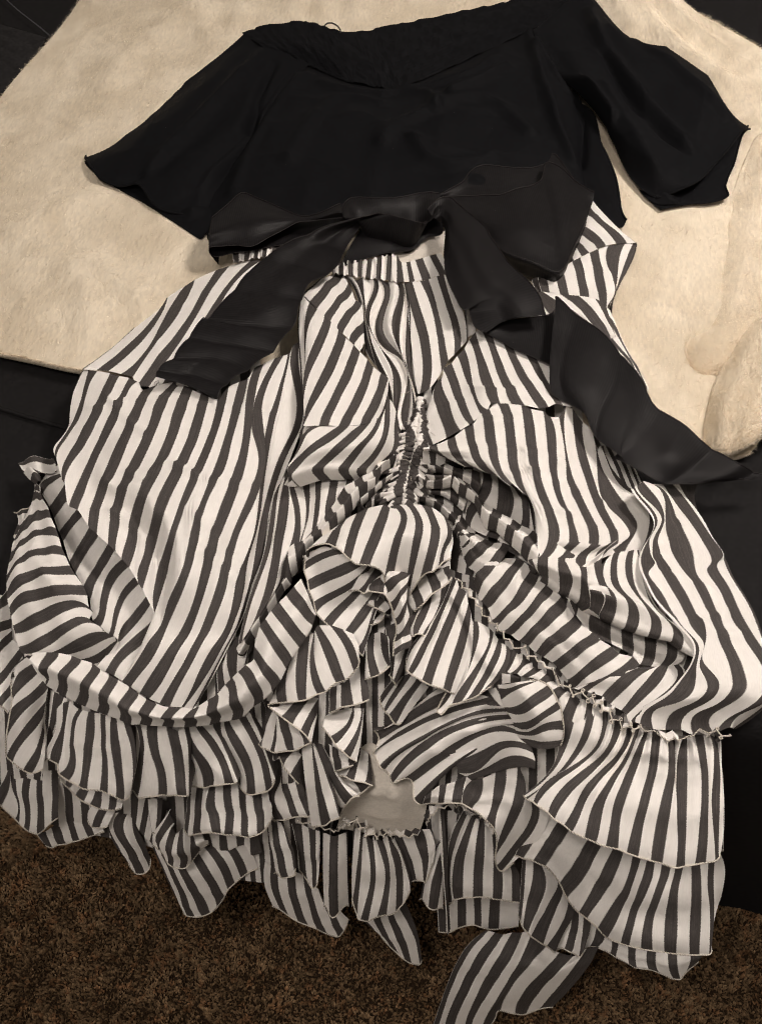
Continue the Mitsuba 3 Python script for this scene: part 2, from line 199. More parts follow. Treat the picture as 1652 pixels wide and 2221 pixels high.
def sheet(thing, part, H, guides, o):
    """One piece of cloth. guides: (u, x, s, x, s, ...) in half millimetres on the drape section, u counting stripes (or ribs) across the piece; H: height in cm."""
    seed[0] += 1
    mat = o.get('mat'); wr = o.get('wr', 1.0); step = o.get('step', 5)/1000
    us = np.array([g[0] for g in guides], float)
    G = np.array([np.reshape(g[1:], (-1, 2)) for g in guides], float)/2000
    n = G.shape[1]
    L = np.linalg.norm(np.diff(G, axis=1), axis=2).sum(1).max()
    W = np.linalg.norm(np.diff(G, axis=0), axis=2).sum(0).max()
    nv = int(np.clip(L/step*1.3, 10, 160)); nu = int(np.clip(max(W/step*1.3, (us[-1] - us[0])*(8 if mat is None else 4)), 10, 260))
    vf = np.linspace(0, 1, nv); uu = np.linspace(us[0], us[-1], nu)
    if mat is None: uu = np.unique(np.r_[uu, np.arange(np.ceil(us[0]*2), us[-1]*2 + .01)/2])
    nu = len(uu)
    K = CubicSpline(np.linspace(0, 1, n), G, axis=1)(vf) if n > 2 else G[:, :1] + (G[:, -1:] - G[:, :1])*vf[None, :, None]
    X = (PchipInterpolator if mat is None else Akima1DInterpolator)(us, K, axis=0)(uu)
    U, Vf = np.meshgrid((uu - us[0])/(us[-1] - us[0]), vf, indexing='ij')
    h = hat(H, U, Vf)/100
    p0 = lay(X[..., 0], X[..., 1], h)
    edge = np.minimum(1, 5*np.minimum(np.minimum(U, 1 - U), np.minimum(Vf, 1 - Vf)) + .12)
    if mat in (None, 'lining'):
        w = (nfbm(p0/.065, 2, seed[0]) - .5)*.0036
        q = p0 + .01*(nfbm(p0/.03, 2, seed[0] + 5)[..., None] - .5)
        w += (1 - np.abs(2*nnoise(q*np.array([1/.07, 1/.05, 1/.05]), seed[0] + 9) - 1))**5*.0030
        h = h + wr*w*edge
        if part in ('panel', 'lining'): h = h + bump_lines(CREASES, X, h.shape)*edge
        if part == 'ruffle':                                      # soft gathers that open towards the hem
            a = uu[:, None]*.75 + .5*nnoise(np.stack([0*Vf + uu[:, None]*.4, Vf*1.5, 0*Vf], -1), seed[0] + 2)
            h = h + wr*.0062*(nnoise(np.stack([a, .6*Vf, 0*Vf], -1), seed[0] + 7) - .35)*np.sqrt(Vf)*np.minimum(1, 6*np.minimum(U, 1 - U) + .3)
    elif mat == 'fleece':
        w = (nfbm(p0/.22, 3, 4) - .5)*.030 + (nfbm(p0/.05, 2, 8) - .5)*.005
        if part == 'fleece': w = w + bump_lines(RIDGES, X, h.shape)
        h = h + w*min(1, wr/6) * (np.minimum(1, 8*np.minimum(np.minimum(U, 1 - U), np.minimum(Vf + .2, 1 - Vf)) + .15))
    elif mat in ('blouse', 'smock'):
        q = p0 + .03*np.stack([nfbm(p0/.12, 2, 21) - .5, nfbm(p0/.12, 2, 22) - .5, 0*h], -1)
        r1 = (1 - np.abs(2*nnoise(q/np.array([.07, .13, .1]), 31 + seed[0]) - 1))**2
        r2 = (1 - np.abs(2*nnoise(q/np.array([.11, .05, .1]), 41 + seed[0]) - 1))**3
        h = h + edge*(wr*(.0014*r1 + .0008*r2 + .0014*(nfbm(p0/.06, 3, 51) - .5)) + bump_lines(FOLDS, X, h.shape))
        if mat == 'smock': h = h + .0030*nnoise(np.stack([uu[:, None]*4.5 + 2*nnoise(np.stack([uu[:, None]*2 + 0*Vf, Vf*3, 0*Vf], -1), 63), Vf*7, 0*Vf], -1), 61)
    else:
        h = h + wr*(nfbm(p0/.06, 3, seed[0]) - .5)*.005
    if 'gather' in o:
        amp, fr, v0, dec, u0, u1 = o['gather']
        ug = uu[:, None] + .35*nnoise(np.stack([uu[:, None]*1.3 + 0*Vf, Vf*2, 0*Vf], -1), seed[0])
        h = h + amp/100*np.cos(2*np.pi*fr*1.7*ug)*np.exp(-Vf/dec)*((uu >= u0) & (uu <= u1))[:, None]
    if 'waves' in o:
        amp, per = o['waves']
        ug = uu[:, None] + .8*nnoise(np.stack([uu[:, None]*.25 + 0*Vf, Vf*.6, 0*Vf], -1), seed[0]) + .15*Vf
        h = h + amp/100*np.abs(np.cos(np.pi*ug/per))**.8*(.6 + .8*nnoise(np.stack([uu[:, None]*.9 + 0*Vf, Vf*2, 0*Vf], -1), seed[0] + 3))
    h = np.maximum(h, .0012)
    V = np.broadcast_to(Vf*L, h.shape)
    Us = np.broadcast_to(uu[:, None], h.shape)
    if mat == 'ribbon':
        Us = np.broadcast_to((np.r_[0, np.cumsum(np.linalg.norm(np.diff(X, axis=0), axis=2).mean(1))])[:, None], h.shape)
    XS, hh, Uq, Vq = X, h, np.array(Us), np.array(V)
    hemX, hemh = XS, hh
    def tuck(XS, hh, Uq, Vq, axis, end):
        sw = (lambda a: np.swapaxes(a, 0, 1)) if axis else (lambda a: a)
        A, B, c, d = sw(XS), sw(hh), sw(Uq), sw(Vq)
        e, nb = (0, 2) if end == 0 else (-1, -3)
        out = A[e] - A[nb]; out = out/(np.linalg.norm(out, axis=-1, keepdims=True) + 1e-9)
        rows = [(A[e] + out*a_, np.maximum(B[e] - dh, .001), c[e] + (c[e] - c[nb])*k_, d[e] + (d[e] - d[nb])*k_) for a_, dh, k_ in ((.0014, .003, .5), (.0006, .009, 1.1), (-.008, .030, 2.0))]
        cat = (lambda a, r: np.concatenate([np.array(r)[::-1], a])) if end == 0 else (lambda a, r: np.concatenate([a, np.array(r)]))
        return sw(cat(A, [r[0] for r in rows])), sw(cat(B, [r[1] for r in rows])), sw(cat(c, [r[2] for r in rows])), sw(cat(d, [r[3] for r in rows]))
    tk = o.get('tuck', '').replace('u0', 'a0')
    for j in range(0, len(tk), 2):
        if tk[j:j+2] not in tk[:j]:
            XS, hh, Uq, Vq = tuck(XS, hh, Uq, Vq, 'ab'.index(tk[j]), int(tk[j+1]))
    k = key(thing + '__' + part if part else thing)
    pos = lay(XS[..., 0], XS[..., 1], hh)
    put(k, grid_mesh(pos, np.stack([Uq, Vq], -1)), MATS[mat])
    hm = 'b0b1' if mat == 'ribbon' else o.get('hem', '')
    for j in range(0, len(hm), 2):
        sl = {'a0': np.s_[0], 'a1': np.s_[-1], 'b0': np.s_[:, 0], 'b1': np.s_[:, -1]}[hm[j:j+2]]
        line = lay(hemX[sl][..., 0], hemX[sl][..., 1], hemh[sl] + .0006)
        put(key(k + ('__selvedge' if mat == 'ribbon' else '__hem')), tube(smooth_line(line, .003), (.45 if mat == 'ribbon' else o.get('hemr', .75))/1000), {None: 'thread', 'ribbon': 'selvedge'}.get(mat, 'crepe'))
    return pos

# ------------------------------------------------------------------ carpet and bed
rng = np.random.default_rng(7)
nx, ny = 90, 60
gx, gy = np.meshgrid(np.linspace(-3, 3, nx), np.linspace(-2.2, 2.2, ny), indexing='ij')
put('carpet', grid_mesh(np.stack([gx, gy, 0*gx - .002], -1), np.stack([gx, gy], -1)), 'fibre')
scene['carpet_base'] = two({'type': 'diffuse', 'reflectance': rgb(.035, .022, .013)})
scene['carpet']['bsdf'] = {'type': 'ref', 'id': 'carpet_base'}
labels['carpet'] = {'kind': 'structure', 'label': 'mottled brown carpet on the floor at the foot of the bed', 'category': 'carpet'}
N = 260000
bx, by = rng.uniform(-.75, .75, N), rng.uniform(-.72, .12, N)
ht = rng.uniform(.004, .0085, N); wd = rng.uniform(.0018, .0034, N)
lean = rng.normal(0, .0016, (N, 2)) + .005*np.stack([nnoise(np.stack([bx/.02, by/.02, 0*bx], -1), 3) - .5, nnoise(np.stack([bx/.02, by/.02, 0*bx], -1), 4) - .5], -1)
an = rng.uniform(0, np.pi, N); dx, dy = np.cos(an)*wd/2, np.sin(an)*wd/2
z0 = np.zeros(N) - .001
tip = np.stack([bx + lean[:, 0], by + lean[:, 1], ht], -1); mid = np.stack([bx + .4*lean[:, 0], by + .4*lean[:, 1], ht*.6], -1)
o2 = np.stack([dx, dy, 0*dx], -1)
v = np.stack([np.stack([bx, by, z0], -1) - o2, np.stack([bx, by, z0], -1) + o2, mid + o2*1.1, mid - o2*1.1, tip + o2*.9, tip - o2*.9], 1)
f = (np.arange(N)[:, None, None]*6 + np.array([[0, 1, 2], [0, 2, 3], [3, 2, 4], [3, 4, 5]])[None]).reshape(-1, 3)
tone = .55*nfbm(np.stack([bx/.008, by/.012, 0*bx], -1), 2, 11) + .3*nfbm(np.stack([bx/.05, by/.05, 0*bx], -1), 2, 12) + .3*rng.random(N)
tone = np.clip((tone - .24)/.68, 0, 1)
col = np.array([.125, .081, .045])*(1 - tone[:, None]) + np.array([.43, .288, .165])*tone[:, None]
red = (nnoise(np.stack([bx/.008, by/.008, 0*bx], -1), 15) > .72)[:, None]
col = np.where(red, col*np.array([1.12, .97, .9]), col)
scene['carpet__pile'] = mikit.ply(trimesh.Trimesh(v.reshape(-1, 3), f, process=False), 'fibre', smooth=False, color=np.repeat(col, 6, 0))
labels['carpet__pile'] = {'kind': 'stuff', 'label': 'short twisted brown carpet pile'}

labels['bed'] = {'label': 'bed with a black cover, reaching down to the brown carpet', 'category': 'bed'}
sec = [(1.9, HB - .004)] + [(y, HB - .004) for y in np.linspace(1.8, .06, 40)]
sec += [(.056 - .048*np.sin(t), HB - .052 + .048*np.cos(t)) for t in np.linspace(0, np.pi/2, 10)[1:]]
sec += [(.008, z) for z in np.linspace(HB - .06, .004, 26)]
sec = np.array(sec); xs = np.linspace(-1.3, 1.3, 130)
cov = np.stack([np.broadcast_to(xs[:, None], (130, len(sec))), np.broadcast_to(sec[:, 0], (130, len(sec))), np.broadcast_to(sec[:, 1], (130, len(sec)))], -1).copy()
wv = (nfbm(cov/.18, 3, 71) - .5)
front = np.clip((HB - .05 - cov[..., 2])/.3, 0, 1)
cov[..., 1] += np.minimum(0, -.02*front*(nfbm(np.stack([cov[..., 0]/.06, 0*wv, cov[..., 2]/.5], -1), 2, 72) - .2)) + .004
cov[..., 2] -= .006*np.abs(wv)*(1 - front)
put('bed__cover', grid_mesh(cov, np.stack([cov[..., 0], cov[..., 2]], -1)), 'cover_cloth')
def curve3(c, h, step=.002):
    a = np.array(c, float)/2000
    return smooth_line(lay(a[:, 0], a[:, 1], np.full(len(a), h)), step)
put('bed__seam', tube(curve3([(-1035,-456),(-1019,-451),(-1004,-446),(-988,-441),(-973,-436),(-958,-432),(-943,-429),(-928,-425),(-913,-422),(-898,-419),(-883,-416),(-868,-413),(-854,-410),(-839,-407),(-824,-405),(-810,-402),(-795,-400),(-780,-397),(-766,-395),(-751,-392),(-737,-389),(-723,-387),(-708,-384),(-694,-381),(-679,-378),(-665,-376)], .0005), .0022), 'cover_cloth')

# ------------------------------------------------------------------ cloth pieces
PIECES = [
    ('skirt','panel',[[5.5,5.5,5.2,4.5,4.5],[3.5,5,5.8,5.6,5],[2.2,3,4,4.5,4]],[(.4,-763,-484,-755,-505,-750,-531,-746,-560,-740,-586,-731,-606,-725,-631,-720,-660,-715,-688,-708,-712),(.55,-759,-485,-751,-505,-747,-531,-743,-559,-737,-585,-729,-605,-723,-629,-718,-657,-713,-684,-706,-708),(1,-731,-486,-719,-512,-709,-543,-701,-576,-692,-609,-681,-638,-674,-674,-670,-715,-667,-757,-663,-797),(1.5,-704,-488,-691,-511,-681,-537,-672,-566,-663,-595,-655,-624,-651,-661,-651,-705,-654,-749,-658,-790),(2,-674,-484,-658,-508,-647,-538,-639,-573,-634,-608,-631,-646,-631,-691,-633,-742,-632,-791,-625,-832),(2.5,-646,-481,-639,-514,-631,-547,-622,-581,-613,-615,-605,-651,-601,-695,-600,-746,-601,-798,-604,-846),(3,-631,-458,-621,-497,-609,-533,-596,-570,-584,-609,-574,-653,-569,-705,-567,-765,-564,-824,-557,-878),(3.5,-605,-461,-593,-501,-581,-539,-570,-578,-560,-620,-552,-668,-548,-724,-545,-784,-539,-844,-526,-897),(4,-582,-459,-574,-505,-561,-547,-548,-589,-537,-636,-528,-688,-520,-746,-511,-808,-497,-868,-476,-919),(4.5,-555,-457,-548,-504,-536,-547,-524,-591,-515,-638,-509,-692,-504,-753,-495,-815,-477,-871,-450,-916),(5,-526,-457,-519,-502,-509,-543,-499,-585,-490,-629,-482,-679,-476,-735,-469,-795,-456,-851,-434,-897),(6,-484,-485,-470,-522,-457,-559,-445,-598,-436,-639,-428,-685,-423,-736,-419,-791,-415,-847,-410,-901)],dict(tuck='a1')),
    ('skirt','panel',[[5,6,6,6.5,6.5,6,5],[4.5,7,8,8.5,8.5,7,4.5],[4.8,7,8.5,9.3,9,7,4],[5,6.8,8,9,8.5,6.5,3.5],[5.5,6.5,6.6,6,5.5,5,3],[5.8,6.8,6.8,5.5,5,4.5,3]],[(-.6,-764,-497,-768,-482,-771,-468,-772,-451,-770,-430,-765,-409,-761,-390,-756,-370,-750,-350,-745,-331,-743,-310,-744,-292,-748,-276,-749,-258,-741,-242),(-.35,-759,-496,-763,-480,-766,-466,-767,-448,-765,-427,-762,-406,-758,-386,-752,-366,-746,-346,-742,-327,-741,-306,-743,-288,-747,-273,-748,-254,-738,-238),(.0,-752,-491,-750,-473,-749,-455,-747,-436,-743,-415,-740,-394,-738,-374,-737,-355,-736,-336,-737,-318,-738,-299,-740,-281,-743,-264,-741,-245,-732,-227),(.5,-728,-485,-731,-464,-731,-442,-729,-420,-726,-397,-722,-375,-720,-354,-720,-334,-722,-315,-726,-297,-729,-279,-733,-261,-734,-242,-728,-221,-716,-202),(1,-695,-477,-694,-450,-692,-421,-691,-397,-692,-374,-693,-352,-694,-330,-696,-310,-699,-290,-701,-270,-705,-251,-708,-232,-709,-211,-705,-188,-696,-167),(1.5,-670,-469,-670,-441,-666,-409,-665,-383,-666,-360,-667,-338,-668,-316,-670,-296,-674,-276,-677,-256,-683,-239,-690,-221,-693,-201,-692,-178,-686,-156),(2,-647,-466,-647,-433,-644,-397,-644,-368,-645,-342,-647,-316,-649,-291,-651,-267,-654,-244,-656,-221,-660,-200,-663,-178,-664,-154,-663,-128,-660,-103),(2.5,-626,-458,-633,-430,-628,-392,-624,-360,-623,-332,-624,-305,-627,-280,-630,-257,-634,-235,-637,-212,-641,-192,-644,-171,-643,-147,-642,-121,-640,-96),(3,-607,-436,-608,-401,-602,-360,-600,-327,-599,-299,-599,-270,-601,-244,-605,-222,-608,-200,-611,-177,-617,-160,-620,-140,-619,-115,-615,-89,-609,-64),(3.5,-581,-453,-584,-415,-578,-369,-575,-332,-574,-300,-573,-267,-574,-239,-578,-214,-582,-191,-586,-167,-594,-149,-599,-129,-597,-102,-592,-74,-585,-46),(4,-547,-466,-555,-428,-556,-381,-552,-341,-548,-305,-547,-269,-550,-238,-557,-212,-563,-186,-567,-159,-573,-139,-576,-116,-572,-86,-565,-56,-557,-27),(4.5,-532,-456,-537,-416,-531,-365,-528,-325,-527,-289,-526,-253,-529,-222,-535,-196,-541,-170,-546,-144,-553,-125,-554,-104,-550,-74,-546,-44,-539,-16),(5,-519,-456,-517,-410,-510,-358,-505,-317,-502,-279,-501,-242,-504,-210,-511,-183,-517,-156,-522,-130,-530,-114,-533,-94,-530,-64,-529,-35,-527,-9),(5.5,-497,-444,-492,-397,-484,-344,-481,-303,-480,-264,-479,-226,-483,-194,-489,-165,-495,-138,-499,-112,-507,-98,-511,-79,-508,-50,-507,-23,-510,2),(6,-476,-435,-470,-385,-462,-331,-459,-287,-459,-247,-460,-207,-465,-174,-471,-144,-475,-113,-476,-85,-484,-71,-489,-52,-488,-22,-491,2,-484,24),(6.5,-456,-428,-448,-378,-440,-323,-437,-279,-438,-239,-438,-199,-442,-165,-448,-134,-452,-103,-455,-75,-464,-61,-470,-42,-470,-13,-472,11,-474,32),(7,-436,-422,-427,-368,-420,-309,-420,-263,-422,-220,-423,-178,-426,-140,-429,-106,-431,-72,-434,-41,-444,-25,-452,-5,-452,20,-450,42,-440,63),(7.5,-420,-460,-411,-399,-403,-334,-402,-282,-403,-235,-405,-188,-410,-146,-416,-109,-420,-72,-422,-37,-428,-16,-433,6,-435,32,-437,56,-424,79),(8,-401,-478,-395,-403,-386,-324,-384,-259,-385,-200,-387,-143,-391,-90,-392,-42,-389,0,-395,29,-412,51,-422,77,-439,103,-459,131,-481,158),(8.5,-384,-491,-375,-413,-369,-332,-366,-264,-364,-201,-374,-145,-378,-91,-374,-39,-373,3,-379,33,-395,56,-411,83,-421,113,-443,141,-464,165),(9,-377,-525,-374,-445,-359,-361,-348,-290,-345,-225,-348,-163,-352,-106,-357,-53,-357,-6,-358,28,-368,54,-385,82,-404,111,-426,141,-447,172),(9.5,-360,-545,-358,-463,-345,-379,-335,-306,-329,-239,-330,-175,-334,-116,-339,-62,-341,-11,-344,26,-354,55,-368,85,-385,116,-403,148,-429,179),(10,-340,-567,-351,-488,-351,-405,-337,-330,-310,-264,-308,-198,-315,-137,-323,-80,-326,-25,-329,19,-338,50,-351,83,-366,116,-387,149,-409,184),(10.5,-323,-579,-336,-500,-335,-416,-315,-341,-297,-272,-292,-205,-299,-143,-311,-86,-312,-29,-311,17,-320,50,-335,83,-351,117,-371,151,-389,187),(11,-314,-586,-312,-503,-313,-421,-312,-346,-304,-276,-295,-209,-287,-145,-284,-86,-291,-30,-296,16,-298,50,-312,83,-332,116,-348,151,-367,187),(11.5,-311,-600,-307,-517,-304,-436,-302,-361,-298,-291,-292,-223,-285,-158,-284,-97,-287,-39,-281,12,-287,49,-300,84,-317,120,-339,155,-366,190),(11.8,-310,-600,-302,-519,-297,-441,-294,-367,-292,-298,-289,-232,-287,-167,-285,-106,-284,-48,-282,5,-282,45,-295,82,-312,118,-332,154,-354,191),(12,-312,-621,-298,-539,-273,-463,-266,-387,-278,-320,-285,-254,-286,-187,-285,-124,-281,-63,-278,-5,-283,38,-295,77,-311,115,-330,153,-351,192),(12.5,-300,-644,-285,-561,-262,-485,-252,-408,-265,-339,-274,-272,-277,-204,-273,-139,-269,-76,-276,-16,-280,32,-293,74,-310,114,-327,154,-351,194),(12.8,-291,-652,-273,-569,-256,-492,-249,-414,-256,-343,-265,-275,-274,-208,-271,-143,-267,-80,-273,-19,-278,31,-291,73,-307,113,-326,153,-350,193)],dict(tuck='a0b0')),
    ('skirt','panel',[[3.5,3.5,4,4.5,5,5],[2.5,2.5,2.5,3,3,4],[2.5,2.5,2.5,2.5,3,4]],[(.5,-768,-198,-770,-213,-773,-231,-771,-245,-765,-254,-758,-262,-751,-270),(1,-769,-190,-769,-202,-769,-217,-765,-227,-758,-232,-750,-236,-741,-240),(1.5,-757,-169,-756,-185,-757,-202,-753,-215,-746,-225,-739,-234,-732,-243),(2,-732,-140,-731,-154,-733,-172,-733,-187,-730,-199,-728,-211,-725,-224),(2.5,-712,-113,-712,-128,-714,-145,-714,-160,-710,-171,-706,-181,-701,-192),(3,-690,-80,-689,-97,-690,-116,-689,-132,-685,-145,-681,-157,-676,-170),(3.5,-673,-58,-673,-75,-676,-96,-675,-113,-670,-126,-665,-138,-659,-150),(4,-644,-13,-644,-33,-648,-57,-648,-79,-645,-96,-643,-114,-640,-131),(4.5,-623,9,-623,-10,-627,-35,-627,-57,-622,-75,-618,-93,-613,-111),(5,-599,30,-598,14,-600,-8,-600,-30,-597,-50,-594,-70,-591,-90),(5.5,-576,52,-578,35,-583,13,-582,-8,-578,-29,-576,-52,-574,-74),(6,-560,81,-555,64,-564,41,-569,17,-568,-7,-561,-33,-547,-54),(6.5,-543,89,-541,71,-548,50,-552,28,-549,6,-542,-17,-530,-39),(7,-523,98,-524,80,-531,60,-532,39,-528,19,-519,-1,-507,-21),(7.5,-513,101,-514,85,-520,66,-521,47,-515,29,-505,12,-494,-4),(8,-500,105,-503,91,-503,75,-497,60,-489,46,-481,32,-475,16),(8.5,-533,143,-521,127,-510,110,-497,92,-482,73,-470,52,-462,29),(9,-516,149,-508,132,-499,115,-485,99,-468,83,-452,66,-446,46),(9.5,-498,153,-492,137,-481,123,-466,110,-449,97,-434,82,-431,63),(10,-481,159,-471,145,-462,132,-451,117,-439,103,-428,88,-419,72)],dict(wr=0.6)),
    ('skirt','panel',[[1.5,3.5,5.5,5,4.2],[2.5,5,7,6,3.8],[3,6,8,7,4],[5,7.5,8,7,4.5]],[(-.5,-803,-217,-795,-209,-787,-201,-782,-197,-777,-194,-764,-180,-751,-167),(0,-795,-197,-787,-191,-779,-185,-774,-181,-768,-178,-755,-164,-743,-150),(.5,-785,-156,-778,-154,-770,-151,-763,-150,-754,-147,-740,-136,-725,-124),(1,-779,-109,-768,-109,-756,-109,-746,-112,-735,-112,-717,-103,-699,-93),(1.5,-777,-51,-763,-57,-749,-62,-737,-70,-723,-75,-702,-72,-681,-66),(2,-770,-23,-756,-31,-741,-37,-726,-45,-708,-49,-685,-46,-661,-40),(2.5,-764,2,-750,-8,-735,-17,-719,-26,-699,-31,-674,-28,-648,-21),(3,-755,27,-742,16,-726,6,-708,-2,-686,-6,-661,-6,-635,-3),(3.5,-745,43,-735,30,-718,21,-696,14,-670,12,-645,11,-620,12),(4,-734,58,-724,44,-704,36,-679,32,-652,31,-628,28,-605,25),(4.5,-726,69,-707,58,-685,50,-661,44,-634,42,-611,39,-588,37),(5,-718,80,-702,66,-676,59,-647,56,-619,54,-594,51,-570,48),(5.5,-711,91,-691,78,-663,72,-635,68,-607,65,-582,62,-557,59),(6,-705,103,-679,93,-653,84,-628,76,-601,70,-576,67,-550,72),(6.5,-699,113,-669,107,-642,98,-616,89,-591,80,-567,73,-542,77),(7,-689,130,-662,122,-638,112,-614,102,-590,93,-570,85,-547,85),(7.5,-679,139,-648,134,-622,123,-599,111,-575,100,-553,91,-527,92),(8,-670,139,-640,138,-613,130,-588,119,-564,109,-542,101,-516,98),(8.5,-667,140,-636,139,-606,135,-577,129,-549,120,-526,110,-502,101),(9,-666,141,-636,142,-607,141,-576,138,-547,131,-523,119,-501,106),(9.5,-665,142,-635,144,-605,145,-573,145,-541,141,-518,126,-502,106),(10,-663,143,-632,142,-600,143,-566,145,-533,147,-512,130,-501,107)],dict(tuck='a0',wr=1.2)),
    ('skirt','panel',[[8,8,7.5,7,7,8,8,7],[9.5,10,9.5,9.5,9,9.5,9,8],[6,7,6.5,6,6,7,7,6]],[(-.5,-636,133,-627,136,-630,141,-648,151),(-.1,-630,132,-621,138,-621,146,-637,159),(0,-610,130,-609,140,-609,153,-619,171),(.5,-587,129,-586,139,-595,151,-614,172),(1,-562,130,-563,141,-574,154,-592,176),(1.5,-543,133,-544,143,-555,157,-572,180),(2,-523,135,-520,147,-531,161,-553,185),(2.5,-506,141,-505,151,-514,166,-534,190),(3,-490,146,-488,156,-496,170,-513,195),(3.5,-473,151,-471,160,-478,174,-494,199),(4,-452,157,-451,165,-459,179,-471,203),(4.5,-433,164,-432,171,-439,184,-449,208),(5,-420,169,-415,173,-420,184,-434,207),(5.5,-401,174,-396,176,-400,185,-414,208),(6,-378,177,-374,177,-378,185,-393,207),(6.5,-353,175,-352,175,-359,184,-372,206),(7,-332,175,-333,175,-340,183,-351,204),(7.5,-322,171,-317,173,-319,181,-329,201),(8,-307,163,-299,168,-296,177,-304,197),(8.5,-290,154,-280,160,-278,171,-285,191),(9,-277,142,-260,151,-256,164,-263,186),(9.5,-264,132,-246,143,-238,157,-241,178),(10,-254,125,-233,133,-221,144,-222,162),(10.5,-241,116,-219,124,-207,135,-205,152),(11,-228,108,-210,118,-198,127,-192,141),(11.5,-230,95,-209,106,-192,116,-180,127),(12,-227,72,-205,87,-187,100,-173,113),(12.5,-219,62,-197,77,-179,88,-165,99),(13,-212,52,-190,66,-171,77,-156,86),(13.5,-201,39,-180,54,-162,65,-147,72),(14,-192,28,-172,43,-155,52,-140,56),(14.5,-182,12,-163,28,-149,37,-138,41),(15,-172,-3,-157,18,-146,30,-138,36)],dict(tuck='b1a1')),
    ('skirt','panel',[[3.5,4.5,5,5],[6,6.5,6,5],[6.5,7,6.5,5.5]],[(-.6,-262,-936,-278,-863,-297,-814,-314,-771),(0,-260,-926,-268,-847,-280,-792,-293,-747),(.5,-240,-897,-249,-822,-260,-768,-271,-720),(1,-223,-867,-231,-796,-241,-744,-251,-698),(1.5,-208,-838,-218,-776,-227,-729,-234,-684),(2,-194,-803,-204,-754,-213,-712,-217,-670),(2.5,-177,-790,-187,-741,-195,-699,-201,-657),(3,-165,-737,-174,-706,-182,-678,-184,-645),(3.5,-159,-697,-165,-681,-170,-662,-172,-639),(4,-152,-663,-154,-654,-155,-642,-156,-625)],dict(tuck='b0a0')),
    ('skirt','panel',[[6.5,7,7,6.5,6],[6,7.5,8,7.5,6.5],[5.5,7.5,8,7.5,6],[6,7.5,8,7.5,6.5]],[(-.5,-314,-770,-312,-716,-304,-665,-292,-614,-280,-566,-268,-516,-254,-461,-244,-409),(-.15,-308,-760,-300,-709,-291,-660,-281,-611,-272,-566,-262,-518,-252,-466,-243,-416),(.0,-294,-745,-294,-696,-287,-647,-278,-599,-269,-555,-259,-508,-250,-458,-241,-410),(.5,-271,-720,-278,-672,-277,-622,-271,-575,-263,-531,-255,-486,-246,-441,-238,-396),(1,-250,-699,-250,-648,-255,-599,-260,-555,-260,-511,-255,-468,-246,-425,-235,-385),(1.5,-231,-680,-231,-631,-235,-583,-242,-541,-248,-501,-249,-460,-245,-419,-234,-380),(2,-211,-659,-210,-610,-213,-562,-219,-522,-226,-484,-232,-447,-236,-409,-233,-371),(2.5,-190,-635,-190,-585,-193,-535,-200,-496,-209,-458,-218,-422,-226,-387,-233,-351),(3,-170,-617,-171,-571,-174,-525,-180,-489,-186,-455,-192,-421,-198,-388,-201,-355),(3.5,-152,-599,-153,-558,-155,-515,-161,-482,-168,-452,-173,-422,-178,-392,-182,-362),(4,-133,-583,-134,-545,-135,-505,-140,-475,-145,-447,-150,-420,-156,-393,-162,-366),(4.5,-117,-565,-117,-530,-118,-494,-121,-468,-125,-443,-130,-419,-135,-395,-141,-372),(5,-98,-550,-99,-520,-99,-488,-103,-465,-107,-445,-112,-424,-116,-402,-119,-381),(5.5,-80,-540,-81,-515,-82,-488,-84,-469,-87,-453,-91,-435,-95,-414,-100,-395),(6,-76,-512,-76,-494,-76,-475,-77,-463,-79,-454,-81,-443,-84,-426,-86,-410),(6.3,-71,-485,-70,-472,-70,-458,-71,-451,-72,-447,-75,-440,-77,-427,-79,-416)],dict(tuck='a0')),
    ('skirt','panel',[[6,7.5,8,8,7,5],[8,9,9.5,9,7.5,5],[7,8,8,7.5,6,4.5]],[(-.7,-237,-384,-240,-352,-230,-310,-232,-285,-238,-270,-244,-253),(-.5,-236,-383,-235,-350,-226,-308,-229,-283,-237,-269,-245,-253),(0,-204,-373,-221,-353,-227,-315,-230,-287,-237,-269,-244,-250),(.5,-182,-368,-202,-348,-215,-315,-222,-286,-232,-267,-243,-247),(1,-162,-367,-178,-335,-193,-299,-209,-275,-228,-261,-242,-241),(1.5,-139,-365,-155,-326,-173,-287,-194,-263,-215,-247,-232,-225),(2,-117,-369,-132,-337,-145,-300,-161,-275,-178,-264,-195,-247),(2.5,-97,-378,-108,-342,-121,-306,-137,-283,-156,-272,-173,-256),(3,-84,-391,-88,-354,-99,-317,-114,-294,-130,-281,-144,-263),(3.5,-75,-403,-77,-366,-85,-330,-98,-305,-112,-291,-124,-272),(4,-73,-434,-69,-393,-68,-352,-76,-320,-92,-303,-110,-284),(4.5,-67,-471,-61,-425,-57,-380,-60,-341,-73,-316,-91,-292),(5,-52,-458,-51,-425,-48,-393,-45,-364,-51,-343,-67,-326),(5.5,-41,-430,-35,-410,-31,-390,-32,-370,-40,-357,-51,-346)],dict(tuck='b1a0')),
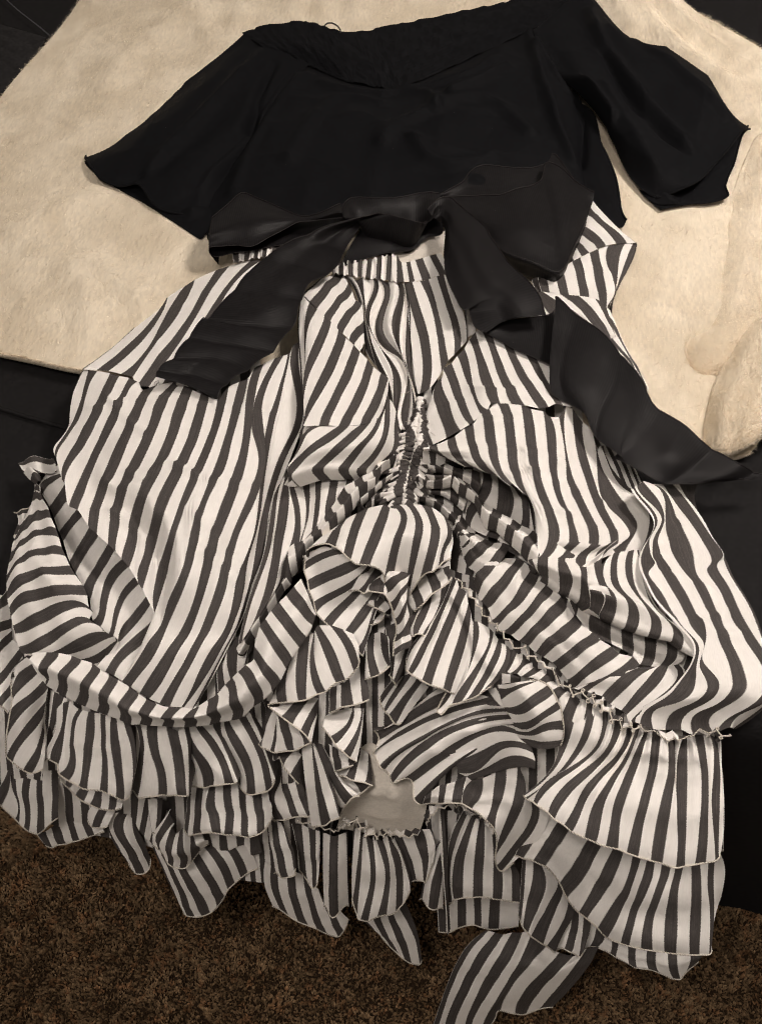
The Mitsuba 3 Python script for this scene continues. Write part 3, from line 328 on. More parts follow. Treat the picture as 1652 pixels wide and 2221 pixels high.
    ('skirt','panel',[[4,4,3,3,3,3],[4.5,5,3.5,4.5,3.5,4],[4,5,4,4.5,4,4]],[(-1,-274,-265,-275,-221,-272,-177,-268,-133,-265,-90,-265,-50,-267,-14,-271,16,-274,42,-276,67,-276,92),(-.5,-266,-267,-267,-223,-262,-179,-257,-135,-254,-93,-255,-54,-259,-18,-263,12,-267,38,-270,62,-269,87),(0,-262,-275,-261,-230,-258,-185,-253,-141,-249,-98,-245,-58,-244,-20,-244,11,-248,37,-255,60,-266,82),(.5,-255,-268,-245,-234,-238,-197,-234,-161,-231,-125,-230,-93,-228,-62,-226,-33,-225,-6,-228,17,-236,36),(1,-261,-287,-250,-255,-239,-223,-227,-191,-218,-159,-214,-130,-215,-102,-218,-74,-221,-47,-220,-21,-222,1),(1.5,-267,-305,-252,-278,-237,-249,-224,-219,-214,-190,-207,-161,-202,-133,-200,-105,-201,-78,-206,-52,-214,-29),(2,-246,-321,-235,-295,-225,-268,-215,-240,-207,-213,-202,-188,-199,-162,-199,-136,-201,-110,-204,-85,-207,-62),(2.5,-227,-327,-220,-305,-213,-281,-207,-257,-202,-233,-199,-211,-196,-189,-195,-167,-196,-145,-197,-124,-199,-104),(3,-210,-333,-206,-313,-201,-292,-197,-269,-193,-248,-189,-229,-187,-211,-185,-193,-183,-175,-182,-158,-181,-141),(3.5,-193,-336,-191,-315,-188,-293,-184,-269,-181,-247,-178,-228,-176,-211,-174,-194,-173,-178,-173,-161,-173,-145),(4,-172,-339,-171,-320,-169,-300,-167,-278,-165,-257,-164,-240,-164,-226,-164,-211,-163,-196,-161,-182,-159,-167),(4.5,-157,-341,-156,-326,-154,-310,-152,-293,-150,-277,-149,-263,-149,-251,-148,-239,-147,-226,-147,-214,-147,-202),(5,-140,-343,-139,-332,-138,-319,-136,-306,-135,-294,-134,-283,-134,-273,-133,-261,-133,-250,-133,-239,-133,-228),(5.5,-122,-346,-122,-336,-122,-326,-121,-315,-121,-305,-121,-295,-121,-286,-121,-276,-120,-266,-120,-256,-120,-247),(6,-111,-347,-110,-339,-110,-330,-109,-320,-109,-310,-109,-302,-109,-295,-109,-287,-109,-279,-110,-271,-110,-264),(6.5,-95,-349,-95,-343,-94,-334,-93,-325,-92,-316,-92,-310,-92,-304,-92,-299,-92,-293,-92,-288,-93,-282),(7,-80,-355,-80,-350,-80,-342,-79,-334,-78,-327,-78,-321,-78,-318,-78,-314,-78,-311,-78,-307,-78,-304)],dict()),
    ('skirt','panel',[[5,5,5,4,4],[7.5,7.5,7,6.5,5],[4,4,4,3.5,3]],[(0,-42,-351,-35,-318,-33,-318,-35,-354),(.5,-55,-333,-47,-303,-43,-302,-47,-336),(1,-74,-321,-61,-289,-59,-284,-65,-313),(1.5,-80,-301,-68,-259,-66,-247,-73,-269),(2,-99,-284,-84,-244,-79,-233,-86,-253),(2.5,-113,-269,-100,-227,-94,-216,-96,-236),(3,-131,-252,-113,-210,-105,-196,-107,-212),(3.5,-141,-220,-123,-183,-116,-171,-122,-188),(4,-149,-198,-134,-164,-128,-154,-133,-172),(4.5,-159,-172,-146,-140,-140,-132,-147,-149),(5,-169,-150,-157,-121,-152,-115,-156,-133),(5.5,-178,-129,-168,-101,-165,-95,-170,-114),(6,-191,-111,-181,-83,-178,-77,-184,-95),(6.5,-208,-104,-195,-64,-190,-47,-191,-54),(7,-221,-101,-209,-56,-202,-35,-200,-39),(7.5,-217,-34,-205,-10,-199,-8,-200,-30),(8,-221,-25,-210,-1,-206,3,-210,-14),(8.5,-228,-7,-218,15,-215,21,-220,12),(9,-238,18,-229,35,-227,39,-232,33),(9.5,-249,37,-240,50,-238,56,-242,55),(10,-260,55,-253,66,-250,72,-249,73),(10.5,-269,75,-262,83,-258,87,-257,83),(11,-279,94,-272,100,-266,102,-266,97)],dict(tuck='a1a0')),
    ('skirt','panel',[[2.5,2.5,2.5],[2.5,2.5,2.5]],[(0,-317,113,-316,130,-313,148,-309,165),(.5,-307,116,-303,132,-298,149,-290,165),(1,-300,90,-300,111,-293,132,-282,152),(1.5,-285,72,-282,95,-279,117,-275,139),(2,-259,69,-261,86,-263,103,-264,119),(2.5,-249,40,-251,57,-253,74,-257,91)],dict()),
    ('skirt','waistband',[[4.5,5,5,4.5],[4.8,5,5,5]],[(-9,-525,-937,-518,-914,-511,-891),(-7,-474,-959,-470,-937,-467,-914),(-5,-431,-978,-427,-950,-423,-923),(-3,-344,-1010,-340,-971,-336,-933),(0,-257,-932,-253,-908,-249,-884),(1,-233,-933,-229,-908,-225,-883),(2,-210,-939,-206,-910,-201,-882),(3,-187,-946,-185,-913,-183,-881),(4,-165,-958,-161,-919,-157,-880),(5,-142,-970,-137,-924,-133,-879),(6,-119,-977,-112,-926,-106,-876),(6.5,-104,-954,-96,-916,-88,-879),(7.3,-86,-959,-77,-920,-68,-882),(7.8,-78,-966,-66,-926,-54,-888),(8.3,-61,-976,-47,-935,-33,-895),(8.8,-45,-988,-30,-948,-15,-909),(9.3,-29,-998,-12,-958,5,-918),(10,-11,-1010,4,-968,18,-926)],dict(wr=0.3,gather=(0.18,1.0,0,9,-9,6.2))),
    ('skirt','panel',[[4.5,4.5,4.5,4.5,5],[3.5,5,4,5,4.5],[3.5,5.5,4.5,5,4],[4,5,5,4.5,4]],[(-1,-252,-900,-214,-871,-191,-824,-175,-771,-163,-713,-144,-659,-112,-618,-86,-573,-75,-517,-68,-460,-53,-411),(-.5,-234,-898,-201,-853,-178,-802,-163,-747,-146,-691,-122,-639,-97,-591,-76,-541,-63,-489,-53,-437,-41,-387),(0,-211,-883,-184,-829,-167,-770,-152,-712,-136,-657,-116,-603,-92,-555,-74,-507,-63,-459,-52,-413,-35,-370),(.5,-190,-886,-177,-824,-163,-762,-148,-703,-129,-650,-104,-600,-81,-551,-66,-502,-56,-455,-46,-411,-32,-367),(1,-167,-890,-159,-833,-163,-776,-152,-722,-128,-675,-101,-630,-78,-583,-68,-533,-61,-485,-52,-439,-35,-397),(1.5,-154,-887,-148,-834,-155,-784,-150,-733,-128,-686,-101,-643,-73,-601,-54,-557,-49,-507,-49,-457,-35,-414),(2,-147,-884,-130,-834,-135,-785,-138,-735,-122,-686,-90,-653,-57,-622,-42,-576,-41,-526,-43,-477,-32,-432),(2.5,-128,-887,-117,-834,-120,-780,-119,-728,-100,-684,-71,-648,-48,-607,-35,-562,-28,-516,-26,-471,-26,-427),(3,-106,-886,-96,-833,-99,-777,-98,-724,-83,-677,-64,-635,-46,-593,-31,-550,-21,-509,-18,-469,-21,-428),(3.5,-94,-883,-81,-832,-79,-778,-78,-726,-73,-678,-61,-634,-45,-592,-30,-550,-18,-511,-12,-471,-13,-430),(4,-88,-876,-76,-828,-68,-780,-64,-732,-60,-685,-54,-641,-43,-599,-28,-559,-15,-518,-8,-477,-7,-435),(4.5,-86,-874,-71,-828,-61,-784,-54,-738,-49,-692,-43,-649,-35,-608,-23,-566,-12,-524,-4,-481,-1,-439)],dict(wr=1.2,gather=(0.3,1,0,4,-1,4.5))),
    ('skirt','panel',[[4.8,5,5,4.8],[4.5,5,5,4.5],[4,4.5,5,4.5]],[(-.4,-90,-879,-76,-828,-65,-779,-55,-731,-45,-682,-36,-637,-27,-594,-16,-550),(0,-86,-876,-71,-824,-55,-776,-39,-727,-25,-679,-15,-633,-10,-588,-10,-541),(.5,-69,-882,-52,-832,-35,-783,-18,-735,-5,-688,5,-643,10,-598,10,-553),(1,-51,-887,-32,-847,-16,-806,-3,-763,7,-722,16,-682,24,-644,32,-605),(1.5,-31,-896,-18,-858,-5,-819,6,-781,17,-744,26,-707,35,-671,44,-636),(2,-12,-909,-1,-871,12,-834,24,-798,36,-763,45,-727,52,-690,55,-654),(2.5,4,-920,13,-884,24,-851,36,-818,48,-786,58,-752,65,-718,68,-684),(3,22,-923,32,-892,42,-864,52,-836,63,-806,71,-776,76,-744,80,-713)],dict()),
    ('skirt','panel',[[4,4,3.5,2.5],[4.5,4.5,4,3]],[(-.5,354,-1295,381,-1244,410,-1195,439,-1151,471,-1113),(0,352,-1262,374,-1218,401,-1182,428,-1148,449,-1108),(.5,350,-1220,370,-1194,390,-1166,407,-1135,422,-1103),(1,335,-1182,353,-1165,370,-1144,384,-1119,396,-1092),(1.5,329,-1149,342,-1135,354,-1116,365,-1097,377,-1081),(2,324,-1131,331,-1115,339,-1098,348,-1082,358,-1070),(2.5,316,-1110,322,-1098,328,-1083,333,-1069,339,-1057),(3,308,-1078,312,-1070,315,-1061,317,-1051,320,-1043),(3.5,302,-1067,303,-1063,305,-1056,307,-1049,308,-1044),(4,281,-1070,284,-1061,287,-1050,290,-1040,294,-1032)],dict(tuck='a0')),
    ('skirt','panel',[[4.5,5,5,4.2],[4.2,4.8,4.8,3.5],[4.2,4.5,4.5,3]],[(-2,218,-940,220,-933,223,-928,225,-920,227,-912,229,-903),(-1.5,232,-953,234,-945,236,-938,238,-929,240,-919,243,-910),(-1,232,-935,236,-923,240,-911,245,-898,250,-885,255,-873),(-.5,250,-954,252,-944,254,-935,257,-924,259,-915,262,-905),(0,270,-967,273,-952,276,-938,279,-924,283,-912,287,-899),(.5,289,-983,292,-965,296,-948,300,-930,304,-915,309,-899),(1,311,-1008,316,-985,321,-964,325,-941,330,-922,334,-901),(1.5,330,-1026,336,-1000,342,-974,346,-948,352,-924,356,-899),(2,353,-1047,358,-1013,364,-981,369,-948,375,-919,381,-888),(2.5,374,-1064,380,-1023,387,-984,393,-944,397,-906,399,-868),(2.8,391,-1077,391,-1034,401,-997,413,-960,416,-922,403,-886),(3,397,-1083,394,-1041,403,-1004,415,-966,418,-928,405,-893),(3.2,419,-1094,405,-1053,406,-1011,418,-972,423,-933,408,-896),(3.5,441,-1104,430,-1064,427,-1025,425,-983,422,-945,412,-908),(4,462,-1113,450,-1073,441,-1035,432,-993,425,-955,414,-915),(4.5,474,-1117,466,-1069,452,-1028,436,-982,423,-939,418,-893)],dict(tuck='b1')),
    ('skirt','panel',[[4.5,5,5,4],[5,5.5,5.5,3.5],[4.5,5,5,3]],[(-1.5,211,-876,226,-841,241,-805,256,-777,272,-754,288,-730),(-1,229,-889,244,-850,262,-813,282,-785,304,-766,326,-745),(-.5,244,-892,273,-864,302,-835,331,-811,359,-789,383,-761),(0,287,-887,311,-859,333,-826,354,-797,375,-773,394,-746),(.5,329,-889,348,-865,364,-836,378,-809,392,-788,406,-764),(1,368,-887,379,-861,388,-831,397,-806,407,-788,418,-769),(1.5,398,-875,403,-854,409,-834,415,-814,421,-798,427,-781),(2,407,-870,415,-858,422,-847,427,-831,432,-818,435,-803)],dict(tuck='b1a0')),
    ('skirt','panel',[[4,4,3.5],[4.5,4.5,3.5],[4,4,3]],[(-.5,285,-884,316,-850,345,-812,372,-774,399,-743,427,-714,454,-684),(0,302,-907,333,-869,361,-825,387,-782,414,-747,443,-716,464,-678),(.5,331,-907,358,-868,381,-822,403,-778,428,-743,454,-713,466,-671),(1,378,-906,394,-861,409,-815,425,-773,443,-737,460,-704,478,-671),(1.5,404,-886,416,-840,431,-796,446,-755,463,-719,480,-685,495,-649),(2,411,-883,424,-838,438,-795,453,-755,470,-719,487,-685,502,-650)],dict(tuck='b1')),
    ('skirt','panel',[[4,5,5,5,5],[4,5.5,6,6,5.5],[5,7,7.5,7.5,6.5]],[(-1,24,-558,19,-529,14,-501,10,-472,9,-439,15,-404,32,-384),(-.5,23,-551,17,-525,13,-498,13,-471,17,-441,26,-409,37,-382),(0,30,-582,21,-553,23,-520,32,-491,43,-459,54,-423,62,-391),(.5,39,-599,35,-568,44,-536,56,-507,66,-473,76,-435,90,-406),(1,34,-607,47,-578,58,-545,68,-515,80,-482,92,-445,108,-418),(1.5,52,-627,63,-596,74,-562,83,-531,93,-497,104,-458,116,-428),(2,62,-651,74,-618,84,-582,95,-550,106,-515,118,-475,130,-443),(2.5,76,-676,88,-640,96,-598,103,-561,111,-522,123,-481,143,-458),(3,85,-705,98,-668,107,-626,114,-589,123,-550,134,-508,148,-475),(3.5,97,-733,108,-690,120,-645,133,-605,145,-564,156,-518,167,-478),(4,108,-747,124,-704,137,-655,148,-612,161,-568,174,-520,190,-481),(4.5,127,-758,140,-709,153,-657,168,-612,183,-567,200,-519,218,-480),(5,150,-752,163,-702,177,-651,193,-606,210,-561,228,-514,248,-476),(5.5,173,-744,184,-697,198,-648,215,-607,232,-566,251,-522,269,-485),(6,196,-731,209,-691,223,-650,238,-613,254,-576,269,-536,285,-502),(6.5,221,-723,233,-685,245,-647,258,-612,271,-576,285,-538,301,-507),(7,255,-705,265,-670,274,-634,285,-601,296,-568,309,-533,325,-507)],dict()),
    ('skirt','panel',[[7,7.5,7.5,7.5,7,5,3.5],[8,8.5,8.5,8,7,5,3.5],[5,7.5,8.5,8,7,5.5,4],[5,6.5,8,7.5,7,6,4.5]],[(-.6,16,-344,17,-338,18,-330,19,-323,20,-326,19,-343,19,-360,19,-364,20,-362,21,-360,22,-359),(0,31,-347,32,-342,32,-333,33,-326,33,-328,33,-342,33,-356,33,-359,34,-359,35,-359,36,-358),(.5,46,-352,47,-343,49,-331,51,-320,54,-318,57,-326,60,-333,64,-334,68,-335,72,-337,77,-337),(1,67,-364,67,-351,69,-335,72,-322,76,-315,80,-316,86,-317,91,-314,98,-315,104,-317,111,-316),(1.5,81,-376,83,-363,86,-346,89,-331,93,-323,97,-321,102,-319,107,-314,114,-313,121,-315,128,-315),(2,98,-398,102,-381,105,-361,109,-342,113,-330,117,-322,122,-314,129,-305,137,-300,146,-298,156,-296),(2.5,115,-413,118,-394,121,-371,124,-351,128,-337,133,-325,139,-313,147,-303,155,-295,165,-290,174,-283),(3,130,-446,135,-420,139,-392,142,-365,147,-344,152,-324,158,-305,166,-287,176,-273,188,-264,202,-256),(3.5,145,-460,152,-437,158,-409,161,-383,165,-361,168,-341,172,-320,177,-301,184,-285,194,-273,206,-263),(4,161,-477,171,-451,177,-421,182,-391,185,-366,188,-341,192,-317,198,-293,206,-274,217,-258,230,-244),(4.5,183,-480,193,-451,199,-419,203,-389,207,-361,210,-334,214,-307,220,-282,228,-260,239,-242,255,-228),(5,211,-480,218,-435,224,-390,230,-346,238,-307,247,-269,258,-234,271,-200,280,-167,280,-133,267,-102),(5.5,232,-474,241,-431,247,-386,252,-343,258,-303,266,-265,278,-230,293,-197,303,-165,299,-131,281,-102),(6,259,-474,265,-431,270,-388,274,-347,280,-307,288,-270,300,-235,314,-203,322,-169,319,-134,300,-107),(6.5,275,-464,287,-425,291,-383,293,-342,297,-302,305,-265,317,-230,330,-197,340,-164,339,-128,316,-105),(7,293,-467,301,-426,308,-386,312,-345,315,-306,324,-269,338,-236,352,-204,361,-170,355,-135,333,-109),(7.5,309,-512,306,-464,310,-417,317,-373,326,-331,339,-291,355,-254,371,-219,382,-182,376,-142,353,-112),(8,324,-520,327,-470,333,-422,342,-376,354,-332,367,-289,382,-248,399,-211,405,-171,376,-143,356,-107),(8.5,348,-495,349,-450,357,-408,368,-368,379,-329,390,-289,404,-252,418,-218,422,-180,399,-149,374,-122),(9,369,-476,377,-439,380,-399,382,-360,386,-322,396,-286,416,-259,436,-235,445,-202,421,-177,418,-154),(9.5,379,-406,392,-383,405,-360,417,-337,430,-314,442,-289,454,-265,463,-241,456,-212,443,-185,435,-158),(10,392,-454,404,-421,415,-388,430,-358,451,-338,474,-320,489,-290,490,-255,483,-219,471,-185,455,-155),(10.5,400,-459,408,-423,423,-392,443,-366,464,-343,483,-317,498,-286,502,-252,496,-215,484,-179,468,-148)],dict(tuck='b0')),
    ('skirt','panel',[[7,8,8,7,6.5],[6,7,7,7,6.5],[8,9,9,8,7.5],[6,6.5,7,7,7]],[(-1,256,-130,252,-126,249,-123,249,-108,252,-83,258,-73,266,-80,275,-84),(0,284,-143,279,-138,274,-134,269,-118,264,-90,263,-74,267,-78,275,-79),(.5,302,-142,295,-137,290,-132,285,-114,282,-85,282,-68,286,-71,289,-69),(1,322,-142,314,-134,307,-128,303,-107,300,-75,301,-57,306,-58,310,-55),(1.5,342,-141,333,-132,324,-125,316,-103,319,-72,325,-53,331,-54,330,-48),(2,362,-140,352,-130,341,-123,336,-101,341,-70,342,-48,346,-46,348,-39),(2.5,381,-140,368,-130,358,-121,355,-96,354,-61,354,-38,361,-34,369,-27),(3,401,-150,386,-138,374,-126,370,-97,370,-58,376,-34,388,-28,389,-16),(3.5,418,-161,401,-147,389,-129,385,-96,386,-55,394,-28,406,-18,409,-4),(4,345,-84,355,-84,359,-79,359,-62,357,-36,359,-22,364,-24,367,-22),(4.5,359,-88,355,-76,359,-67,368,-53,375,-32,384,-20,389,-18,388,-12),(5,375,-91,372,-80,375,-71,381,-56,385,-33,388,-19,390,-16,387,-11),(5.5,394,-115,389,-98,389,-81,394,-60,401,-37,408,-21,412,-12,410,-2),(6,409,-137,403,-113,402,-89,405,-63,415,-38,428,-22,434,-9,432,5),(6.5,422,-143,415,-116,415,-89,420,-62,431,-36,445,-19,454,-5,452,10),(7,437,-147,430,-119,431,-91,439,-64,450,-36,463,-16,474,-2,474,14),(7.5,449,-153,444,-123,445,-93,451,-63,461,-33,476,-14,492,-1,494,16),(8,455,-155,460,-125,465,-95,470,-64,476,-31,491,-10,510,1,516,17),(8.5,460,-158,461,-122,467,-89,476,-55,488,-22,507,-3,529,9,533,27),(9,465,-157,465,-118,473,-81,485,-45,500,-13,524,4,549,16,558,35)],dict(tuck='b1')),
    ('skirt','panel',[[7,6.5,6,5,3.5,2],[7,6.5,6,5,4,2],[8,7.5,7,6,5,2],[7.5,7.5,7,6.5,6,2.5],[6.5,7,7,7,7,3],[5,5,5,5,5.5,3]],[(-1.5,443,-295,467,-258,487,-218,471,-171,455,-121,463,-75,479,-36,503,-11,529,9,551,28,548,49,529,70,506,88,479,102,465,125),(-1,448,-302,472,-264,490,-224,474,-176,459,-125,467,-81,483,-42,507,-15,532,6,554,26,551,48,533,69,513,88,487,103,473,126),(-.5,452,-310,478,-270,496,-227,478,-176,486,-124,472,-95,494,-58,512,-20,535,7,560,27,557,52,554,77,529,95,498,105,497,131),(0,458,-318,483,-278,506,-240,488,-190,487,-137,494,-108,515,-70,533,-32,549,2,571,24,563,50,576,72,557,92,529,104,518,130),(.5,471,-334,500,-291,512,-240,497,-184,515,-134,517,-114,520,-107,544,-67,561,-24,576,11,568,41,592,62,589,85,559,101,546,127),(1,479,-343,513,-318,517,-267,517,-215,528,-165,547,-121,567,-83,581,-42,591,-4,606,24,617,49,615,74,593,93,566,105,566,131),(1.5,494,-347,527,-319,539,-271,557,-227,568,-178,571,-129,589,-90,601,-46,613,-7,628,21,640,46,640,72,617,90,593,105,606,127),(2,521,-363,545,-316,568,-271,590,-227,606,-177,594,-146,613,-104,624,-56,640,-14,659,16,676,42,676,68,652,89,624,104,606,126),(2.5,544,-375,571,-334,593,-288,614,-244,632,-197,616,-165,633,-122,645,-75,658,-30,675,3,688,32,691,60,677,83,649,96,629,116),(3,562,-393,584,-347,608,-305,626,-259,642,-213,645,-191,663,-149,680,-106,691,-61,701,-19,713,17,717,49,699,76,672,97,644,117),(3.4,605,-407,599,-353,614,-307,634,-267,652,-226,666,-183,684,-145,699,-104,708,-61,719,-21,730,15,729,48,709,76,682,99,653,118)],dict()),
    ('skirt','panel',[[2.5,2.5],[2.5,2.5]],[(-1,64,-864,68,-829,73,-795,77,-762),(.55,65,-860,69,-825,72,-791,75,-758),(.6,77,-861,80,-831,83,-801,87,-771),(1,92,-838,94,-819,96,-800,97,-781)],dict()),
    ('skirt','panel',[[2.5,2.5,3,3,3],[3,3,3.5,3.5,3.5],[4,4.5,5,5,4]],[(-3,109,-394,107,-378,105,-360,105,-345,107,-324,110,-306),(-2.5,126,-383,126,-368,126,-352,126,-338,125,-318,123,-301),(-2,141,-379,149,-348,145,-315,135,-286,124,-252,122,-219),(-1.5,159,-374,169,-340,166,-303,153,-272,138,-234,133,-197),(-1,179,-364,182,-328,183,-291,181,-256,175,-215,165,-179),(-.5,199,-347,213,-318,217,-282,212,-248,201,-208,189,-173),(0,215,-336,230,-304,237,-267,234,-230,222,-188,207,-152),(.5,233,-325,247,-293,252,-255,250,-218,242,-174,230,-137),(1,275,-111,287,-111,297,-104,305,-93,312,-75,321,-73),(1.5,310,-127,312,-117,315,-105,317,-95,318,-77,321,-63),(2,339,-96,340,-89,340,-80,340,-71,337,-56,335,-44),(2.5,362,-87,360,-75,358,-63,355,-51,351,-32,347,-18),(3,402,-64,391,-55,380,-42,375,-26,372,-5,372,10),(3.5,419,-57,404,-49,396,-31,394,-12,392,9,391,25),(4,401,-62,384,-51,375,-28,372,-6,378,15,393,18),(4.3,404,-57,401,-42,398,-27,396,-13,392,6,391,19),(4.5,425,-46,419,-32,417,-17,416,-4,413,13,414,25),(5,444,-39,439,-25,437,-10,437,3,434,19,434,31),(5.5,464,-30,460,-15,459,-1,459,11,456,26,453,38),(6,484,-23,481,-8,480,8,479,21,474,36,468,48),(6.5,505,-19,504,-4,502,10,500,23,495,37,488,48),(7,525,-18,523,-3,522,11,520,23,513,35,504,45),(7.5,544,-11,543,2,542,14,539,25,531,35,522,42),(8,555,-2,558,8,556,19,551,28,542,35,532,40)],dict()),
    ('skirt','panel',[[4.5,4,4,4,5,6],[7,7,7,7.5,8,8],[4,4,4,4.5,5,6]],[(-2.5,7,-307,15,-276,19,-274,19,-300),(-2,16,-309,23,-272,28,-267,32,-293),(-1.5,35,-300,36,-265,35,-262,32,-291),(-1,48,-306,49,-268,50,-263,50,-291),(-.5,66,-313,66,-273,67,-267,68,-294),(0,83,-331,84,-286,84,-275,83,-298),(.5,97,-325,92,-284,88,-275,87,-299),(1,114,-309,105,-271,101,-262,101,-283),(1.5,127,-298,121,-258,117,-251,117,-274),(2,143,-282,137,-241,135,-234,135,-259),(2.5,156,-268,151,-219,150,-205,151,-224),(3,175,-254,168,-201,166,-182,168,-195),(3.5,194,-235,186,-188,184,-173,185,-189),(4,215,-220,205,-174,200,-158,202,-171),(4.5,234,-206,220,-161,215,-144,218,-155),(5,255,-192,239,-148,233,-127,238,-131),(5.5,270,-173,256,-132,248,-111,251,-111),(6,282,-152,269,-115,264,-95,269,-94)],dict(tuck='a1a0')),
    ('skirt','panel',[[4,4,4,4],[6,6,6.5,6],[3.5,3.5,4,4]],[(0,16,-267,24,-234,18,-263),(.5,35,-267,38,-232,34,-261),(1,59,-260,56,-224,53,-251),(1.5,72,-251,71,-213,69,-240),(2,91,-236,88,-197,86,-224),(2.5,106,-225,103,-181,101,-206),(3,112,-228,106,-176,97,-193),(3.5,129,-207,118,-164,109,-180),(4,145,-191,132,-145,116,-158)],dict(tuck='a1a0')),
    ('skirt','panel',[[3.5,3.5,3.5],[5.5,5.5,5],[3.5,3.5,3]],[(0,10,-362,16,-321,18,-342),(.5,24,-365,31,-321,38,-342),(1,41,-367,46,-321,51,-339),(1.5,64,-366,65,-322,65,-339),(2,83,-358,83,-318,85,-340),(2.5,106,-354,106,-314,106,-332),(3,123,-356,124,-310,123,-319),(3.5,142,-350,144,-298,143,-299)],dict(tuck='a0')),
    ('skirt','panel',[[3,3,3],[5,5,5],[3,3,3]],[(0,-1,-347,5,-307,7,-329),(.5,17,-348,29,-305,35,-320),(1,42,-345,48,-303,51,-322),(1.5,62,-346,67,-306,68,-327),(2,83,-348,84,-310,81,-333)],dict(tuck='a1a0')),
    ('skirt','panel',[[3,3,3],[4,4,4],[3,3,3]],[(0,0,-310,7,-283,14,-288),(.5,26,-307,26,-281,24,-285),(1,42,-305,44,-280,43,-285),(1.5,63,-308,64,-282,64,-286),(2,83,-311,85,-278,85,-276),(2.5,100,-300,104,-268,100,-265),(3,119,-291,119,-257,113,-253)],dict(tuck='a0')),
    ('skirt','panel',[[3.5,3.5,3.5],[5.5,6,5.5],[3.5,3.5,3]],[(0,-19,-402,-15,-360,-19,-383),(.5,-34,-395,-31,-349,-39,-378),(1,-37,-371,-30,-325,-35,-357),(1.5,-57,-359,-53,-314,-58,-342),(2,-77,-344,-72,-300,-76,-325)],dict(tuck='a1a0')),
    ('skirt','panel',[[3.5,3.5,3.5],[6,6,6],[3.5,3.5,3]],[(0,-22,-343,-21,-295,-25,-322),(.5,-39,-334,-35,-284,-36,-311),(1,-54,-327,-47,-273,-57,-295),(1.5,-69,-311,-55,-264,-60,-288),(2,-83,-296,-67,-248,-72,-270),(2.5,-95,-281,-78,-231,-85,-254),(3,-105,-264,-91,-214,-98,-241)],dict(tuck='a1a0')),
    ('skirt','panel',[[3.5,3.5,3.5],[5.5,5.5,5.5],[3.5,3.5,3]],[(0,-13,-297,-12,-257,-15,-276),(.5,-35,-287,-27,-244,-36,-260),(1,-54,-282,-54,-236,-53,-249),(1.5,-66,-271,-65,-226,-67,-239),(2,-77,-257,-68,-213,-77,-231),(2.5,-85,-240,-79,-200,-92,-225)],dict(tuck='a1a0')),
    ('skirt','panel',[[4.5,4.5,5,5.5,5.5],[6,6.5,7,7,6],[5,6,6,6,5.5],[4,4.5,4.5,4.5,4]],[(0,113,-183,112,-167,110,-158,109,-166,109,-169,109,-174),(.5,145,-180,139,-161,133,-149,127,-154,122,-154,116,-157),(1,163,-171,154,-148,146,-133,139,-132,132,-129,126,-128),(1.5,183,-163,173,-135,164,-115,155,-110,146,-104,137,-103),(2,199,-166,191,-132,182,-108,174,-98,165,-90,155,-87),(2.5,214,-159,204,-116,192,-84,178,-67,167,-52,162,-37),(3,181,-128,173,-98,165,-78,156,-72,152,-66,152,-63),(3.5,207,-130,193,-97,182,-71,172,-59,165,-46,161,-37),(4,228,-129,215,-91,202,-62,190,-49,178,-36,168,-27),(4.5,245,-123,231,-83,219,-51,208,-36,196,-22,182,-15),(5,258,-108,244,-65,232,-31,222,-16,208,-2,192,6),(5.5,274,-94,262,-49,247,-16,232,-3,215,9,198,18),(6,294,-86,276,-43,261,-10,248,4,231,17,210,24),(6.5,304,-66,289,-27,273,-1,260,10,245,20,229,27),(7,317,-50,299,-16,284,6,271,16,258,26,244,34),(7.5,329,-29,314,0,299,17,287,24,274,33,263,40),(8,342,-11,325,12,310,26,298,32,286,40,277,48),(8.5,357,4,342,23,328,36,316,41,303,47,292,53),(9,376,14,359,30,344,41,333,47,321,54,309,59),(9.5,392,24,374,38,359,48,348,55,336,62,324,68),(10,411,31,393,44,377,55,365,63,353,72,339,79),(10.5,427,40,410,53,393,63,378,71,365,80,355,91),(11,450,42,430,58,409,70,388,79,367,86,346,92),(11.5,465,52,447,64,428,73,410,80,393,87,378,96)],dict(wr=1.3)),
    ('skirt','panel',[[5.5,5.5,5,4.5,4],[5.5,6,6,5.5,5],[5,5,5,5,4.5]],[(-1.5,418,58,405,66,392,74,379,81,365,87,351,92),(-.5,441,61,426,67,411,73,397,80,386,86,375,94),(0,463,55,447,62,431,70,419,79,410,87,401,97),(.5,498,49,477,59,458,71,443,83,430,94,417,106),(1,504,46,487,60,472,75,459,87,449,99,438,112),(1.5,519,45,508,63,493,79,477,92,463,104,448,117),(2,530,42,534,62,513,81,492,95,472,109,455,126),(2.5,541,38,548,59,533,79,514,95,496,110,478,126),(3,546,36,553,58,540,80,523,97,507,113,497,133)],dict()),
